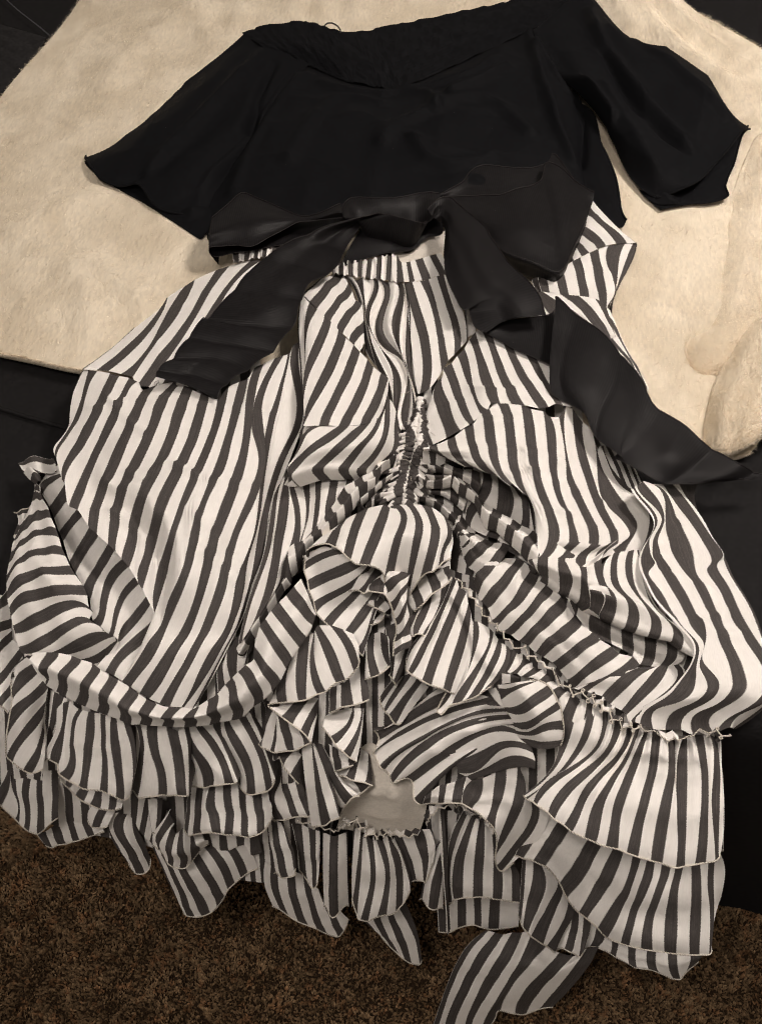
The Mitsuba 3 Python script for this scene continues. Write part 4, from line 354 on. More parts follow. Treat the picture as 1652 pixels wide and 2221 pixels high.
    ('skirt','ruffle',[[3.5,3.5,4,4,4,3],[4.5,5,6,6.5,6,4.5],[5.5,7,8,8.5,8,6],[6,8,9,9.5,9,7]],[(-3,354,90,342,111,337,131,336,152,335,170,330,188,318,206,301,220,281,234),(-2.5,369,107,362,127,356,145,351,163,343,179,332,194,318,209,301,221,282,233),(-2,382,106,380,127,375,146,367,165,355,180,340,194,323,208,304,220,284,231),(-1.5,396,110,393,131,386,150,376,168,361,182,343,194,325,207,305,217,286,228),(-1,410,114,411,135,404,154,391,171,370,181,346,189,324,199,306,210,296,226),(-.5,422,118,419,139,410,157,396,173,375,184,353,192,333,203,315,214,302,228),(0,434,127,430,147,419,163,403,178,382,187,361,195,344,207,330,219,323,234),(.5,445,134,437,152,424,167,409,182,391,192,372,200,356,213,343,225,335,239),(1,454,135,448,153,434,168,417,181,398,191,380,200,371,215,362,228,352,242),(1.5,464,135,457,154,442,168,427,183,408,193,392,204,383,219,376,232,367,247),(2,470,135,461,154,448,169,435,184,419,195,405,206,396,221,391,235,389,251),(2.5,479,136,469,154,456,169,444,184,430,197,419,209,415,225,413,239,410,254),(3,487,135,476,153,463,168,453,185,442,198,433,210,431,226,429,241,427,257),(3.5,493,135,486,154,475,169,467,186,458,199,450,212,447,228,447,242,449,258),(4,502,136,498,155,491,170,487,187,480,201,474,213,470,230,466,244,464,260),(4.5,515,136,512,155,506,171,502,188,496,202,490,214,487,231,485,245,484,262),(5,526,137,529,156,526,172,523,189,516,203,510,216,508,233,506,248,507,265),(5.5,542,138,543,158,540,174,539,191,535,206,531,219,530,236,528,251,528,268),(6,557,142,548,161,543,178,543,195,544,209,544,222,549,239,551,254,553,272),(6.5,564,139,564,159,561,175,562,193,561,207,560,220,563,237,564,252,568,269),(7,577,131,581,150,583,168,586,186,585,201,583,215,584,233,584,249,585,267),(7.5,589,126,594,147,596,165,600,184,600,200,599,215,602,233,603,249,606,268),(8,606,130,612,150,610,168,610,188,608,204,609,219,615,237,620,253,626,271),(8.5,621,134,624,154,624,171,626,190,625,206,625,220,628,238,630,254,635,272),(9,631,135,631,155,630,172,633,190,634,205,634,220,637,237,638,252,638,270)],dict(hem='b1',wr=0.8,gather=(0.5,1,0.0,0.25,-1,9))),
    ('skirt','ruffle',[[2,2,3,3,2],[3,4,5,5,3],[4,6,7,7,5]],[(-2,282,335,278,350,272,359,268,376,265,393,261,404,259,422),(-1.5,300,312,296,332,290,347,285,370,279,394,271,410,264,434),(-1,320,308,315,321,309,328,304,342,300,357,294,365,290,381),(-.5,338,310,335,322,330,327,325,339,319,352,311,355,304,367),(0,367,318,360,328,351,328,344,337,337,346,328,345,321,355),(.5,394,333,386,342,377,339,369,347,361,355,352,351,344,359),(1,431,346,425,362,415,364,408,379,400,394,388,394,379,407),(1.5,458,359,452,381,442,389,435,410,426,431,412,435,400,452),(2,480,365,472,390,462,402,455,428,448,455,438,467,429,493),(2.5,497,364,494,393,486,408,479,436,470,464,457,475,447,503),(3,514,366,514,398,508,415,501,445,491,475,479,489,470,520),(3.5,531,365,528,399,521,419,517,454,511,489,501,509,494,545),(4,542,368,541,403,534,424,530,459,527,496,522,518,522,557),(4.5,557,371,559,407,553,428,546,462,542,499,538,521,539,560),(5,571,374,572,409,566,430,562,465,559,501,557,524,562,562),(5.5,589,375,589,410,582,431,578,466,576,503,577,525,585,563),(6,599,373,598,408,594,429,595,465,598,503,600,525,608,563),(6.5,612,370,612,406,610,429,616,466,623,503,625,526,632,565),(7,623,366,632,404,636,430,643,470,649,510,652,534,661,575),(7.5,639,364,651,404,658,435,667,478,675,520,677,546,685,589),(8,656,362,666,406,673,443,687,489,697,530,701,558,709,602),(8.5,671,365,679,410,687,449,699,496,708,537,710,565,716,608),(9,681,363,700,404,706,444,710,493,710,535,709,563,718,606)],dict(hem='b1',wr=0.8)),
    ('skirt','ruffle',[[2,2],[2.5,2.5],[3,3]],[(0,625,199,628,222,632,245,639,271,647,296,658,325),(.5,632,198,635,222,639,245,646,272,654,298,664,329),(1,641,191,643,216,647,240,653,268,659,295,668,328),(1.6,645,190,650,214,655,239,661,266,666,292,674,324)],dict(hem='b1')),
    ('skirt','ruffle',[[2,2,2],[3.5,4,4],[5,6,5.5]],[(-1,313,466,316,491,317,507,320,540,321,557,322,583),(-.5,321,471,324,498,325,515,328,550,328,568,328,596),(0,336,474,339,501,337,518,335,555,333,572,334,601),(.5,352,483,366,506,366,523,360,561,351,577,345,607),(1,390,514,393,539,381,549,372,581,361,591,352,615),(1.5,401,539,408,561,398,571,392,605,386,619,382,647),(2,414,571,424,587,418,594,412,625,401,637,391,659),(2.5,424,589,440,601,436,611,428,644,419,662,413,692)],dict(hem='b1')),
    ('skirt','ruffle',[[2,2,2],[3,3,3],[4,4.5,4]],[(-.5,416,606,419,638,422,670,423,702,423,736),(0,442,629,442,651,442,674,439,692,435,710),(.5,456,647,459,668,459,690,456,703,451,715),(1.2,475,664,476,686,477,707,477,727,476,747),(1.5,488,676,488,691,486,706,483,721,479,735)],dict(hem='b1')),
    ('skirt','ruffle',[[1,1,1],[1.5,2,2],[1.5,2.5,2]],[(0,464,689,469,737,472,796,471,862),(.5,485,698,486,736,487,784,488,837),(1,509,723,507,741,505,769,497,795),(1.5,534,755,527,755,522,766,516,779),(2,547,759,547,760,548,772,547,786),(2.5,565,770,561,768,560,779,560,791),(3,585,772,585,776,588,793,595,809),(3.5,605,774,602,781,606,800,613,820),(4,630,775,626,782,631,803,641,821),(4.5,648,769,646,783,653,809,668,834),(5,672,770,674,788,684,820,700,854),(5.5,692,772,694,788,703,819,717,857),(6,718,764,719,771,721,795,723,829),(6.5,746,764,741,753,739,760,738,775)],dict(hem='b1')),
    ('skirt','ruffle',[[5,6,7,7.5,7,5.5],[7,8.5,9.5,10,9,6],[8,9.5,10,1.5,9.5,6.5]],[(-.6,-152,-128,-156,-112,-159,-90,-163,-77,-166,-62,-169,-48),(-.2,-137,-143,-141,-125,-143,-101,-147,-88,-150,-72,-153,-58),(0,-124,-154,-128,-134,-130,-108,-133,-94,-135,-76,-137,-60),(.5,-113,-161,-114,-135,-113,-104,-113,-86,-113,-65,-113,-47),(1,-95,-174,-95,-142,-94,-105,-95,-81,-95,-56,-96,-34),(1.5,-73,-186,-75,-148,-75,-105,-77,-76,-78,-46,-80,-20),(2,-44,-192,-48,-149,-50,-102,-55,-69,-59,-37,-63,-10),(2.5,-29,-185,-29,-144,-30,-97,-34,-65,-39,-36,-43,-10),(3,-16,-182,-3,-147,-3,-103,-9,-75,-14,-47,-18,-22),(3.5,-7,-186,9,-150,11,-103,5,-72,-3,-44,-10,-18),(4,2,-189,21,-153,29,-105,27,-72,21,-40,12,-15),(4.5,16,-193,34,-157,44,-110,42,-77,34,-45,28,-18),(5,32,-198,49,-161,58,-116,58,-81,53,-48,49,-19),(5.5,52,-197,66,-159,76,-115,76,-80,73,-47,70,-17),(6,78,-185,87,-155,90,-119,85,-92,82,-65,81,-39),(6.5,90,-179,98,-158,99,-133,93,-113,89,-91,89,-70),(7,96,-171,100,-155,103,-137,103,-122,102,-105,102,-89)],dict(hem='b1',tuck='a0')),
    ('skirt','ruffle',[[5,5,5],[4.5,4.5,4.5]],[(-.5,101,-110,83,-87,59,-75,32,-67),(0,104,-87,94,-81,80,-93,70,-77),(.3,106,-76,97,-67,82,-77,68,-72)],dict(wr=0.2)),
    ('skirt','ruffle',[[3.5,3.5,3.5],[4.5,5,5],[5,6,6.5]],[(-.5,16,-71,24,-36,31,-7,47,13),(0,23,-94,25,-51,37,-16,49,12),(.5,30,-95,39,-55,50,-22,62,5),(1,46,-98,58,-65,67,-37,75,-10),(1.5,65,-100,75,-71,84,-47,90,-22),(2,81,-114,88,-85,95,-61,103,-35),(2.5,92,-127,99,-100,104,-76,108,-47)],dict(hem='b1')),
    ('skirt','ruffle',[[4,4,4],[5.5,6,5.5],[5,6,6.5]],[(-1,49,3,41,18,35,31,34,40,37,48),(-.5,52,-2,50,18,47,34,43,43,46,52),(0,59,-12,56,12,51,31,48,43,51,54),(.5,73,-29,73,1,69,23,63,37,58,50),(1,90,-42,90,-8,85,18,76,35,67,51),(1.5,103,-60,100,-17,90,16,84,42,80,64)],dict(hem='b1')),
    ('skirt','ruffle',[[6.5,6,5,4],[7,6,4.5,3.5],[7.5,6.5,5,4]],[(-.5,-179,-55,-172,-59,-164,-62,-156,-66,-148,-68,-139,-70),(0,-173,-44,-164,-50,-154,-55,-144,-60,-133,-63,-122,-67),(.5,-172,-28,-159,-37,-146,-45,-133,-53,-118,-57,-103,-62),(1,-163,-11,-148,-20,-132,-29,-116,-38,-99,-45,-83,-54),(1.5,-156,6,-138,-4,-119,-15,-99,-24,-79,-33,-64,-49),(2,-144,22,-126,9,-105,-3,-84,-16,-65,-31,-53,-55),(2.5,-136,35,-120,17,-98,2,-76,-14,-58,-35,-45,-62),(3,-121,44,-106,24,-88,3,-70,-20,-53,-45,-37,-72),(3.5,-106,51,-92,30,-75,8,-58,-15,-42,-41,-27,-69),(4,-87,60,-71,41,-58,18,-44,-6,-30,-32,-16,-61),(4.5,-72,68,-59,50,-47,31,-36,10,-26,-11,-18,-37),(5,-55,75,-44,60,-39,42,-36,24,-32,7,-28,-13),(5.6,-39,83,-37,68,-35,52,-32,37,-29,23,-25,8)],dict(hem='b0')),
    ('skirt','ruffle',[[4,4.5,5,6],[4,5,5.5,6.5],[4.5,5.5,6,7]],[(-1.5,-170,95,-178,113,-186,131,-194,149,-203,166),(-1,-173,102,-182,116,-190,131,-191,146,-185,161),(-.5,-168,90,-172,107,-175,124,-172,141,-166,157),(0,-161,76,-160,96,-158,116,-153,135,-145,153),(.5,-144,64,-140,87,-137,109,-134,129,-131,150),(1,-136,60,-136,83,-133,104,-125,124,-111,141),(1.5,-131,81,-126,96,-118,111,-108,124,-96,136),(2,-134,58,-120,76,-106,93,-93,109,-79,124),(2.5,-128,51,-108,68,-90,85,-76,102,-62,119),(3,-107,51,-88,65,-72,79,-59,94,-48,108),(3.5,-82,55,-69,65,-56,76,-47,87,-40,98),(3.8,-59,60,-52,68,-46,75,-43,83,-41,91)],dict(hem='b1')),
    ('skirt','ruffle',[[5,5,5],[6.5,6.5,6],[6,6.5,6]],[(-.5,-55,-69,-63,-35,-72,-13,-81,1),(0,-42,-75,-44,-38,-52,-14,-65,-1),(.5,-13,-73,-26,-37,-40,-14,-50,6),(1,-6,-72,-18,-37,-38,-21,-44,0),(1.5,15,-75,-1,-47,-14,-24,-15,-1),(1.8,21,-64,10,-37,-2,-17,-12,0)],dict(hem='b1')),
    ('skirt','ruffle',[[6,6,6],[7,7.5,7],[5.5,6,6.5]],[(-.5,2,-60,-12,-42,-26,-32,-40,-31),(0,14,-61,3,-34,-12,-22,-30,-24),(.5,30,-53,18,-23,4,-8,-16,-7),(1,28,-39,22,-9,12,5,-2,9),(1.5,28,-21,23,5,16,19,7,24),(2,29,-7,29,17,23,30,12,34),(2.5,31,9,32,29,29,39,17,43),(3,38,25,37,41,31,51,19,54),(3.5,44,50,35,58,27,62,17,64),(4,48,57,38,65,28,70,18,74),(4.5,49,67,39,73,29,78,19,83)],dict(hem='b1')),
    ('skirt','ruffle',[[4,4,4],[4,4.5,4.5]],[(0,-78,-12,-71,-8,-65,-4),(.5,-49,-23,-49,-9,-49,4),(1,-39,-22,-35,-5,-31,10),(1.5,-14,-10,-19,2,-24,12),(2,-2,3,-6,10,-9,17)],dict(hem='b1')),
    ('skirt','ruffle',[[2,2,2],[3.5,4,4]],[(0,-47,-9,-43,13,-38,32),(.5,-22,-4,-26,16,-30,34),(1,-3,-2,-10,15,-17,29),(1.5,3,10,-3,13,-10,15)],dict(hem='b1')),
    ('skirt','ruffle',[[2.5,2.5,2.5],[3.5,4,4],[4.5,5,5]],[(-.5,-45,33,-40,56,-36,77,-33,97,-29,115),(0,-39,36,-37,59,-33,79,-27,96,-19,112),(.5,-27,39,-24,60,-20,78,-12,93,-3,106),(1,-16,36,-12,55,-7,71,1,84,12,95),(1.6,1,42,6,57,9,71,12,82,14,93)],dict(hem='b1')),
    ('skirt','ruffle',[[2,2,2],[2.5,3,3],[3.5,4,4.5]],[(-1,-9,24,-3,42,3,59,11,74,16,90,13,104),(-.5,13,10,15,33,18,55,19,74,20,92,20,109),(0,35,-5,36,24,37,50,34,72,29,93,23,112),(.5,43,18,43,42,43,64,41,83,36,101,29,117)],dict(hem='b1')),
    ('skirt','ruffle',[[2,2,2],[3,3.5,3.5],[4,4.5,5]],[(-1,19,110,14,117,9,124,5,130,2,137),(-.5,26,115,20,124,15,132,10,139,5,146),(0,38,102,31,116,24,128,17,140,12,152),(.5,54,96,45,113,35,128,25,142,15,155),(1,64,103,54,119,43,132,33,145,22,157),(1.5,74,108,63,125,53,140,45,154,37,168),(2,89,114,78,129,68,142,58,154,48,165)],dict(hem='b1')),
    ('skirt','ruffle',[[3.5,4,4.5,4.5,4],[4.5,6,7,6,5],[5,7.5,8.5,7.5,6.5]],[(-1,98,-66,93,-37,88,-8,81,15,72,32,59,48,48,63,43,79),(-.5,105,-66,101,-32,93,1,82,26,70,44,57,62,47,80,46,97),(0,110,-78,104,-40,96,-2,87,25,77,46,68,65,58,84,50,100),(.5,118,-73,111,-35,103,3,95,31,87,51,78,70,69,88,57,103),(1,124,-54,117,-18,110,16,102,40,95,58,88,76,82,93,76,108),(1.5,139,-43,131,-10,124,20,117,43,110,61,104,79,98,96,94,112),(2,145,-20,141,7,136,30,132,50,127,67,122,84,118,100,115,114),(2.5,150,-11,152,13,150,36,147,55,143,71,138,88,133,103,129,117),(3,153,-2,158,19,160,40,159,58,156,74,151,90,144,105,137,118)],dict(hem='b1')),
    ('skirt','ruffle',[[3.5,3.5,3.5,3.5,3.5],[4,4.5,5,4.5,4],[5,5.5,6,6,5.5]],[(-2,136,-53,127,-22,120,7,116,32,114,53,113,75,112,95,111,114),(-1,143,-25,142,2,141,26,139,47,137,65,133,83,129,100,123,116),(-.5,148,-12,149,18,149,44,148,68,144,89,137,109,126,127,109,142),(0,158,4,160,31,161,55,159,77,154,97,145,115,132,131,116,145),(.5,166,4,171,31,167,56,161,77,153,97,143,115,132,132,117,147),(1,189,13,191,35,184,56,174,73,163,89,152,103,141,117,134,132),(1.5,198,19,196,39,190,57,183,74,176,88,168,102,159,116,150,128),(2,208,29,204,46,198,62,191,77,184,91,175,104,166,116,155,126),(2.5,215,35,215,49,211,63,205,76,199,87,192,98,185,109,177,118),(3,223,37,225,50,223,62,218,73,211,84,204,94,195,103,188,111),(3.5,232,43,233,53,232,63,229,73,225,81,218,90,210,97,202,103)],dict(hem='b1')),
    ('skirt','ruffle',[[3.5,3.5,3.5,3.5],[3.5,4,4,4],[3.5,4,4,3.5]],[(0,228,40,226,53,225,66,224,79),(.5,245,47,241,58,236,69,230,78),(1,255,49,254,62,247,72,236,80),(1.5,273,58,263,65,255,72,248,80),(2,279,65,272,72,264,78,256,83),(2.5,294,67,285,74,277,79,268,83),(3,304,71,299,76,294,81,288,85),(3.5,317,82,311,84,305,86,301,89),(4,330,89,324,91,318,94,314,97),(4.5,343,94,336,99,331,103,327,108),(5,351,98,345,107,340,116,335,126),(5.5,368,103,360,120,354,137,350,155),(6,380,104,378,123,372,141,367,160),(6.5,388,107,383,126,379,145,378,166),(7,399,113,397,132,393,149,386,168)],dict(gather=(0.3,1,0,0.4,0,7))),
    ('skirt','ruffle',[[6,6,5],[8,9.5,7],[7,8,6]],[(-.6,215,100,228,98,239,97,253,94,267,91),(0,218,104,233,103,247,99,263,95,281,91),(.5,224,116,236,108,248,103,265,97,282,91),(1,231,126,249,121,263,112,279,104,297,95),(1.5,238,132,258,130,273,121,291,113,309,103),(2,250,143,268,137,282,128,300,120,317,111),(2.5,254,149,272,146,287,135,305,127,325,118),(3,257,154,275,149,290,139,309,134,331,131),(3.5,261,159,279,155,295,147,315,143,336,143),(4,266,165,283,161,299,158,318,157,337,155),(4.5,265,166,280,169,297,168,316,168,335,164)],dict(hem='b1',tuck='b0')),
    ('skirt','ruffle',[[4.5,4.5],[4,4]],[(0,207,101,206,103,205,105),(.5,219,83,221,92,222,100),(1,235,83,236,90,238,97),(1.5,255,86,254,88,253,91)],dict(wr=0.2)),
    ('skirt','ruffle',[[3,3,3],[2.5,3,3],[2.5,3,3]],[(-1,155,134,162,144,173,151,184,156),(0,179,120,188,130,199,139,211,147),(.5,198,107,210,118,224,128,238,137),(1,211,100,224,115,236,129,247,144),(1.5,224,102,234,123,246,142,260,161)],dict(wr=0.4)),
    ('skirt','ruffle',[[4.5,4.2,4,4,3.8],[4,4.4,4.4,4.2,3.8],[3,3.2,3.2,3.2,3.2]],[(-1.5,-2,181,15,178,30,172,43,164,56,155,67,145,79,135,91,125,104,116,119,109),(-1,0,185,18,178,35,168,50,158,66,147,81,137,97,127,115,119,133,111,153,106),(-.5,9,197,27,186,44,175,62,165,80,154,98,145,117,136,136,128,156,121,178,114),(0,1,215,19,199,38,184,59,171,81,159,103,149,127,140,151,132,176,125,200,117),(.5,0,219,23,204,45,190,69,176,92,163,117,153,142,144,169,136,196,129,224,124),(1,15,233,35,214,59,197,83,182,108,168,133,156,160,146,187,137,217,132,247,129),(1.5,25,244,44,221,67,202,92,185,117,169,144,156,172,146,202,139,234,134,265,132),(2,36,256,51,229,72,206,95,187,122,171,150,158,180,149,211,142,244,138,277,136),(2.5,43,259,61,233,82,211,106,192,132,175,160,162,190,153,221,146,254,142,286,141),(3,62,251,84,232,106,213,129,196,153,181,178,168,205,159,234,152,264,148,294,147),(3.5,79,263,101,244,122,225,144,207,166,191,190,177,215,166,243,158,272,154,302,154),(4,85,283,105,259,125,238,147,218,169,201,193,186,219,174,248,166,278,161,308,160),(4.5,102,299,116,270,134,246,155,226,178,209,202,194,228,183,256,174,285,168,315,167)],dict(hem='b0',tuck='a0',wr=1.3,gather=(0.42,0.42,0,9,-1.6,4.6))),
    ('skirt','ruffle',[[4,4,4,4],[4,4.5,4.5,4],[3,4,4,4]],[(-1,117,176,139,168,161,159,183,150,206,142,229,135),(-.5,122,189,145,176,167,162,189,149,216,146,244,149),(0,134,199,156,181,179,165,205,154,236,153,265,159),(.5,141,206,165,188,190,172,218,162,249,161,280,167),(1,153,213,179,201,204,187,229,175,259,172,288,177),(1.5,162,232,192,224,214,204,234,186,263,181,293,187),(2,176,236,200,223,222,209,245,196,271,192,298,197),(2.5,187,241,209,232,231,223,253,215,276,210,300,210)],dict(wr=0.8)),
    ('skirt','ruffle',[[4,4,3.5,3],[4.5,5,5,4],[4,5.5,6,5]],[(-2,105,280,105,281,104,280,104,283,103,290,103,296),(-1.5,116,270,116,272,116,272,116,276,116,284,116,290),(-1,130,257,130,260,130,262,130,267,130,274,130,281),(-.5,143,253,142,256,142,257,141,262,141,267,141,272),(0,158,247,157,250,156,251,155,256,155,260,155,265),(.5,177,235,176,240,174,243,174,250,173,255,173,262),(1,187,242,181,244,176,245,174,251,174,255,174,261),(1.5,207,238,209,248,206,254,198,264,193,273,208,273),(2,229,228,229,239,228,247,228,260,226,270,221,281),(2.5,248,220,250,236,247,248,242,265,239,279,241,297),(3,268,215,269,237,266,255,261,279,254,300,249,326),(3.5,283,230,290,253,284,273,275,300,262,324,250,358),(4,300,268,307,291,299,310,287,339,272,363,257,396),(4.5,319,281,322,307,312,329,299,360,284,387,270,421),(5,342,294,340,316,332,333,319,357,303,373,288,394)],dict(hem='b1')),
    ('skirt','ruffle',[[1,1.5,2],[2,3,3],[3,4,4]],[(-2,-776,31,-773,47,-773,61,-774,73,-777,83),(-1.5,-761,58,-763,68,-766,76,-770,83,-774,89),(-1,-749,87,-753,93,-757,98,-762,102,-767,106),(-.5,-743,105,-747,110,-750,114,-755,117,-760,121),(0,-739,109,-741,119,-743,128,-748,136,-753,144),(.5,-733,123,-736,134,-739,143,-744,152,-749,161),(1,-715,136,-720,152,-726,166,-736,179,-746,192),(1.5,-707,150,-713,167,-721,182,-732,196,-745,208),(2,-703,170,-709,184,-716,196,-725,208,-735,219),(2.5,-700,189,-704,198,-709,207,-715,215,-720,223),(3,-698,212,-701,217,-704,223,-706,228,-707,233)],dict(hem='b1')),
    ('skirt','ruffle',[[2,3,3],[3,5,5],[4,6,5.5]],[(-.5,-696,150,-702,157,-707,165,-708,173,-704,182),(0,-682,159,-693,167,-701,177,-703,190,-699,202),(.5,-665,170,-672,180,-679,188,-687,197,-691,207),(1,-650,177,-657,190,-668,200,-684,210,-689,224),(1.5,-639,191,-651,206,-666,218,-682,235,-693,254),(2,-642,213,-655,229,-667,243,-683,262,-697,283),(2.5,-645,232,-649,247,-660,257,-676,274,-688,294),(3,-648,250,-644,262,-644,273,-657,290,-670,308),(3.5,-647,268,-640,276,-636,283,-643,298,-655,314),(4,-643,278,-636,280,-629,281,-630,293,-632,306)],dict(hem='b1',tuck='a0')),
    ('skirt','ruffle',[[1.5,2,2],[1.5,2,2]],[(0,-654,201,-653,224,-654,248,-655,274,-659,303),(.5,-644,203,-645,224,-646,245,-649,269,-653,295),(1,-635,204,-637,220,-639,236,-642,253,-646,271),(1.5,-615,211,-620,227,-626,244,-632,262,-639,281),(2,-607,214,-611,227,-614,241,-619,255,-623,270)],dict(wr=0.4)),
    ('skirt','ruffle',[[3,3,3,3,3],[3.5,4.5,5,5,4.5],[4.5,6,7,7,5.5]],[(-1.5,-620,225,-620,242,-621,259,-629,277,-635,289,-636,304),(-1,-608,214,-606,231,-605,247,-612,265,-618,278,-621,294),(-.5,-596,210,-596,228,-594,243,-594,261,-593,274,-597,290),(0,-577,220,-585,238,-581,253,-580,273,-579,287,-594,300),(.5,-569,221,-577,240,-572,255,-568,276,-563,290,-574,307),(1,-557,222,-556,241,-550,256,-551,277,-547,290,-551,307),(1.5,-545,223,-538,242,-532,257,-534,278,-532,290,-533,308),(2,-533,223,-526,243,-516,257,-513,278,-508,291,-509,308),(2.5,-523,224,-516,244,-506,259,-502,281,-495,293,-494,312),(3,-512,225,-508,246,-497,261,-491,283,-480,296,-478,315),(3.5,-501,228,-492,249,-480,264,-476,288,-467,303,-465,325),(4,-487,231,-474,249,-461,264,-457,287,-454,306,-461,332),(4.5,-475,231,-463,247,-453,261,-451,281,-452,299,-458,321)],dict(hem='b1')),
    ('skirt','ruffle',[[3,3,3,3],[3,4.5,5,4.5],[3.5,5.5,6.5,5.5]],[(-1,-463,234,-456,256,-457,282,-463,310,-470,339,-479,376),(-.5,-453,233,-445,254,-441,276,-445,303,-449,329,-458,364),(-.1,-444,232,-440,252,-435,268,-435,291,-432,311,-431,338),(0,-441,232,-436,251,-424,266,-414,286,-407,305,-408,330),(.5,-420,229,-415,248,-404,261,-393,280,-385,296,-385,317),(1,-403,229,-392,245,-378,256,-371,274,-364,288,-361,305),(1.5,-379,235,-369,250,-357,261,-352,279,-347,293,-345,311),(2,-369,223,-359,241,-350,256,-348,278,-345,297,-345,321)],dict(hem='b1',tuck='a1')),
    ('skirt','ruffle',[[2,2,2],[2.5,3.5,3.5],[3,4.5,4.5]],[(-.5,-385,236,-377,256,-369,276,-366,300,-363,324,-362,354),(0,-373,235,-367,255,-352,270,-340,290,-331,310,-329,337),(.5,-363,235,-352,252,-333,261,-315,276,-303,291,-303,312),(1,-351,232,-332,244,-313,253,-298,269,-285,283,-280,303),(1.5,-339,228,-317,238,-297,248,-283,264,-270,279,-260,298),(2,-320,223,-304,237,-288,247,-276,264,-264,278,-253,294)],dict(hem='b1',tuck='a1')),
    ('skirt','ruffle',[[2,2,2],[2,3,3],[2.5,4,4]],[(-1,-318,223,-308,244,-297,265,-285,286,-272,305,-265,331),(-.5,-301,219,-295,242,-282,262,-267,281,-257,302,-255,330),(0,-295,216,-284,239,-267,257,-252,278,-241,299,-240,328),(.5,-285,215,-266,234,-247,250,-233,273,-224,295,-221,323),(1,-267,208,-248,227,-230,246,-217,269,-206,291,-202,319),(1.5,-253,202,-235,221,-218,239,-204,261,-192,281,-189,306),(2,-246,195,-231,213,-216,230,-205,251,-193,268,-182,287)],dict(hem='b1',tuck='a1')),
    ('skirt','ruffle',[[2,2,2,2],[3,4,4,3.5],[3.5,5.5,5.5,4.5]],[(-1,-372,378,-372,402,-373,426,-377,458,-381,491),(-.5,-365,380,-365,405,-365,430,-368,463,-371,497),(0,-355,378,-353,397,-352,416,-353,443,-355,470),(.5,-341,375,-337,387,-334,400,-334,420,-330,440),(1,-324,367,-327,378,-322,389,-312,405,-306,423),(1.5,-316,365,-310,377,-301,387,-291,403,-288,423),(2,-301,358,-293,370,-285,382,-281,403,-282,425),(2.5,-283,350,-276,364,-268,377,-264,398,-264,421),(3,-268,347,-260,360,-253,374,-249,397,-245,419),(3.5,-252,367,-246,377,-239,387,-235,405,-231,423),(4,-242,369,-232,377,-224,385,-219,402,-215,420),(4.5,-222,368,-215,374,-209,381,-205,395,-202,410),(5,-209,357,-201,356,-194,355,-189,362,-186,369)],dict(hem='b1')),
    ('skirt','ruffle',[[1,1,1],[1.5,2,2],[2,3,3]],[(-1,-213,272,-204,299,-197,328,-195,368,-195,407,-197,451),(-.5,-208,285,-201,312,-195,339,-193,377,-191,412,-192,452),(0,-217,281,-204,303,-201,330,-205,368,-201,401,-192,435),(.5,-208,288,-189,305,-181,327,-192,363,-186,391,-172,420),(1,-194,346,-184,357,-175,364,-168,382,-161,391,-154,406),(1.5,-174,345,-168,357,-160,364,-154,380,-146,386,-140,398),(2,-157,345,-151,358,-145,364,-138,379,-129,384,-121,394),(2.5,-142,338,-137,350,-131,356,-127,373,-122,380,-117,393)],dict(hem='b1')),
    ('skirt','ruffle',[[2,2,2],[3,3,3],[4,4,4]],[(0,-228,168,-214,182,-209,199,-208,215,-216,228),(.5,-198,177,-204,191,-208,206,-210,219,-210,233),(1,-193,193,-192,205,-192,216,-192,227,-194,237),(1.5,-194,197,-190,208,-187,219,-186,229,-186,239),(2,-192,193,-185,204,-178,215,-170,224,-161,233),(2.5,-175,197,-167,206,-160,214,-154,223,-148,231),(3,-152,209,-146,212,-140,215,-134,219,-130,222),(3.5,-138,216,-133,217,-129,218,-123,217,-117,216)],dict(hem='b1')),
    ('skirt','ruffle',[[3,3,3],[4.5,4.5,4.5],[5,5.5,5]],[(-.5,-166,161,-175,165,-187,167,-201,166),(0,-155,158,-160,163,-167,170,-175,176),(.5,-130,152,-137,162,-145,173,-151,184),(1,-114,152,-122,165,-129,178,-135,190),(1.5,-113,175,-116,182,-119,191,-121,200),(2,-114,186,-113,192,-113,200,-114,209)],dict(hem='b1')),
    ('skirt','ruffle',[[2,2,2],[3,3,3],[3,3.5,3.5]],[(0,-203,267,-189,265,-179,256),(.5,-156,255,-164,256,-169,266),(1,-139,260,-147,266,-155,279),(1.5,-135,283,-136,286,-138,296)],dict(hem='b1')),
    ('skirt','ruffle',[[2.5,2.5,2.5],[4,4.5,4.5],[4.5,6,6]],[(-.3,-138,243,-132,265,-125,282,-119,310,-114,341,-109,383),(-.1,-136,240,-126,261,-116,278,-111,305,-108,335,-107,377),(0,-120,231,-114,254,-107,272,-101,299,-95,326,-89,363),(.5,-118,231,-108,251,-97,265,-88,287,-77,303,-67,324),(1,-116,229,-101,246,-86,259,-73,279,-61,294,-50,314),(1.2,-111,228,-97,245,-81,257,-69,277,-57,292,-48,311)],dict(hem='b1')),
    ('skirt','ruffle',[[2.5,2.5,2.5],[3.5,4,4],[4,5.5,5.5]],[(-.4,-111,228,-100,249,-87,267,-76,291,-63,315,-51,345),(0,-116,227,-102,244,-88,257,-74,276,-59,289,-42,304),(.5,-100,229,-86,242,-72,251,-60,265,-45,272,-28,280),(1,-82,273,-68,274,-54,272,-41,277,-28,275,-15,276)],dict(hem='b1')),
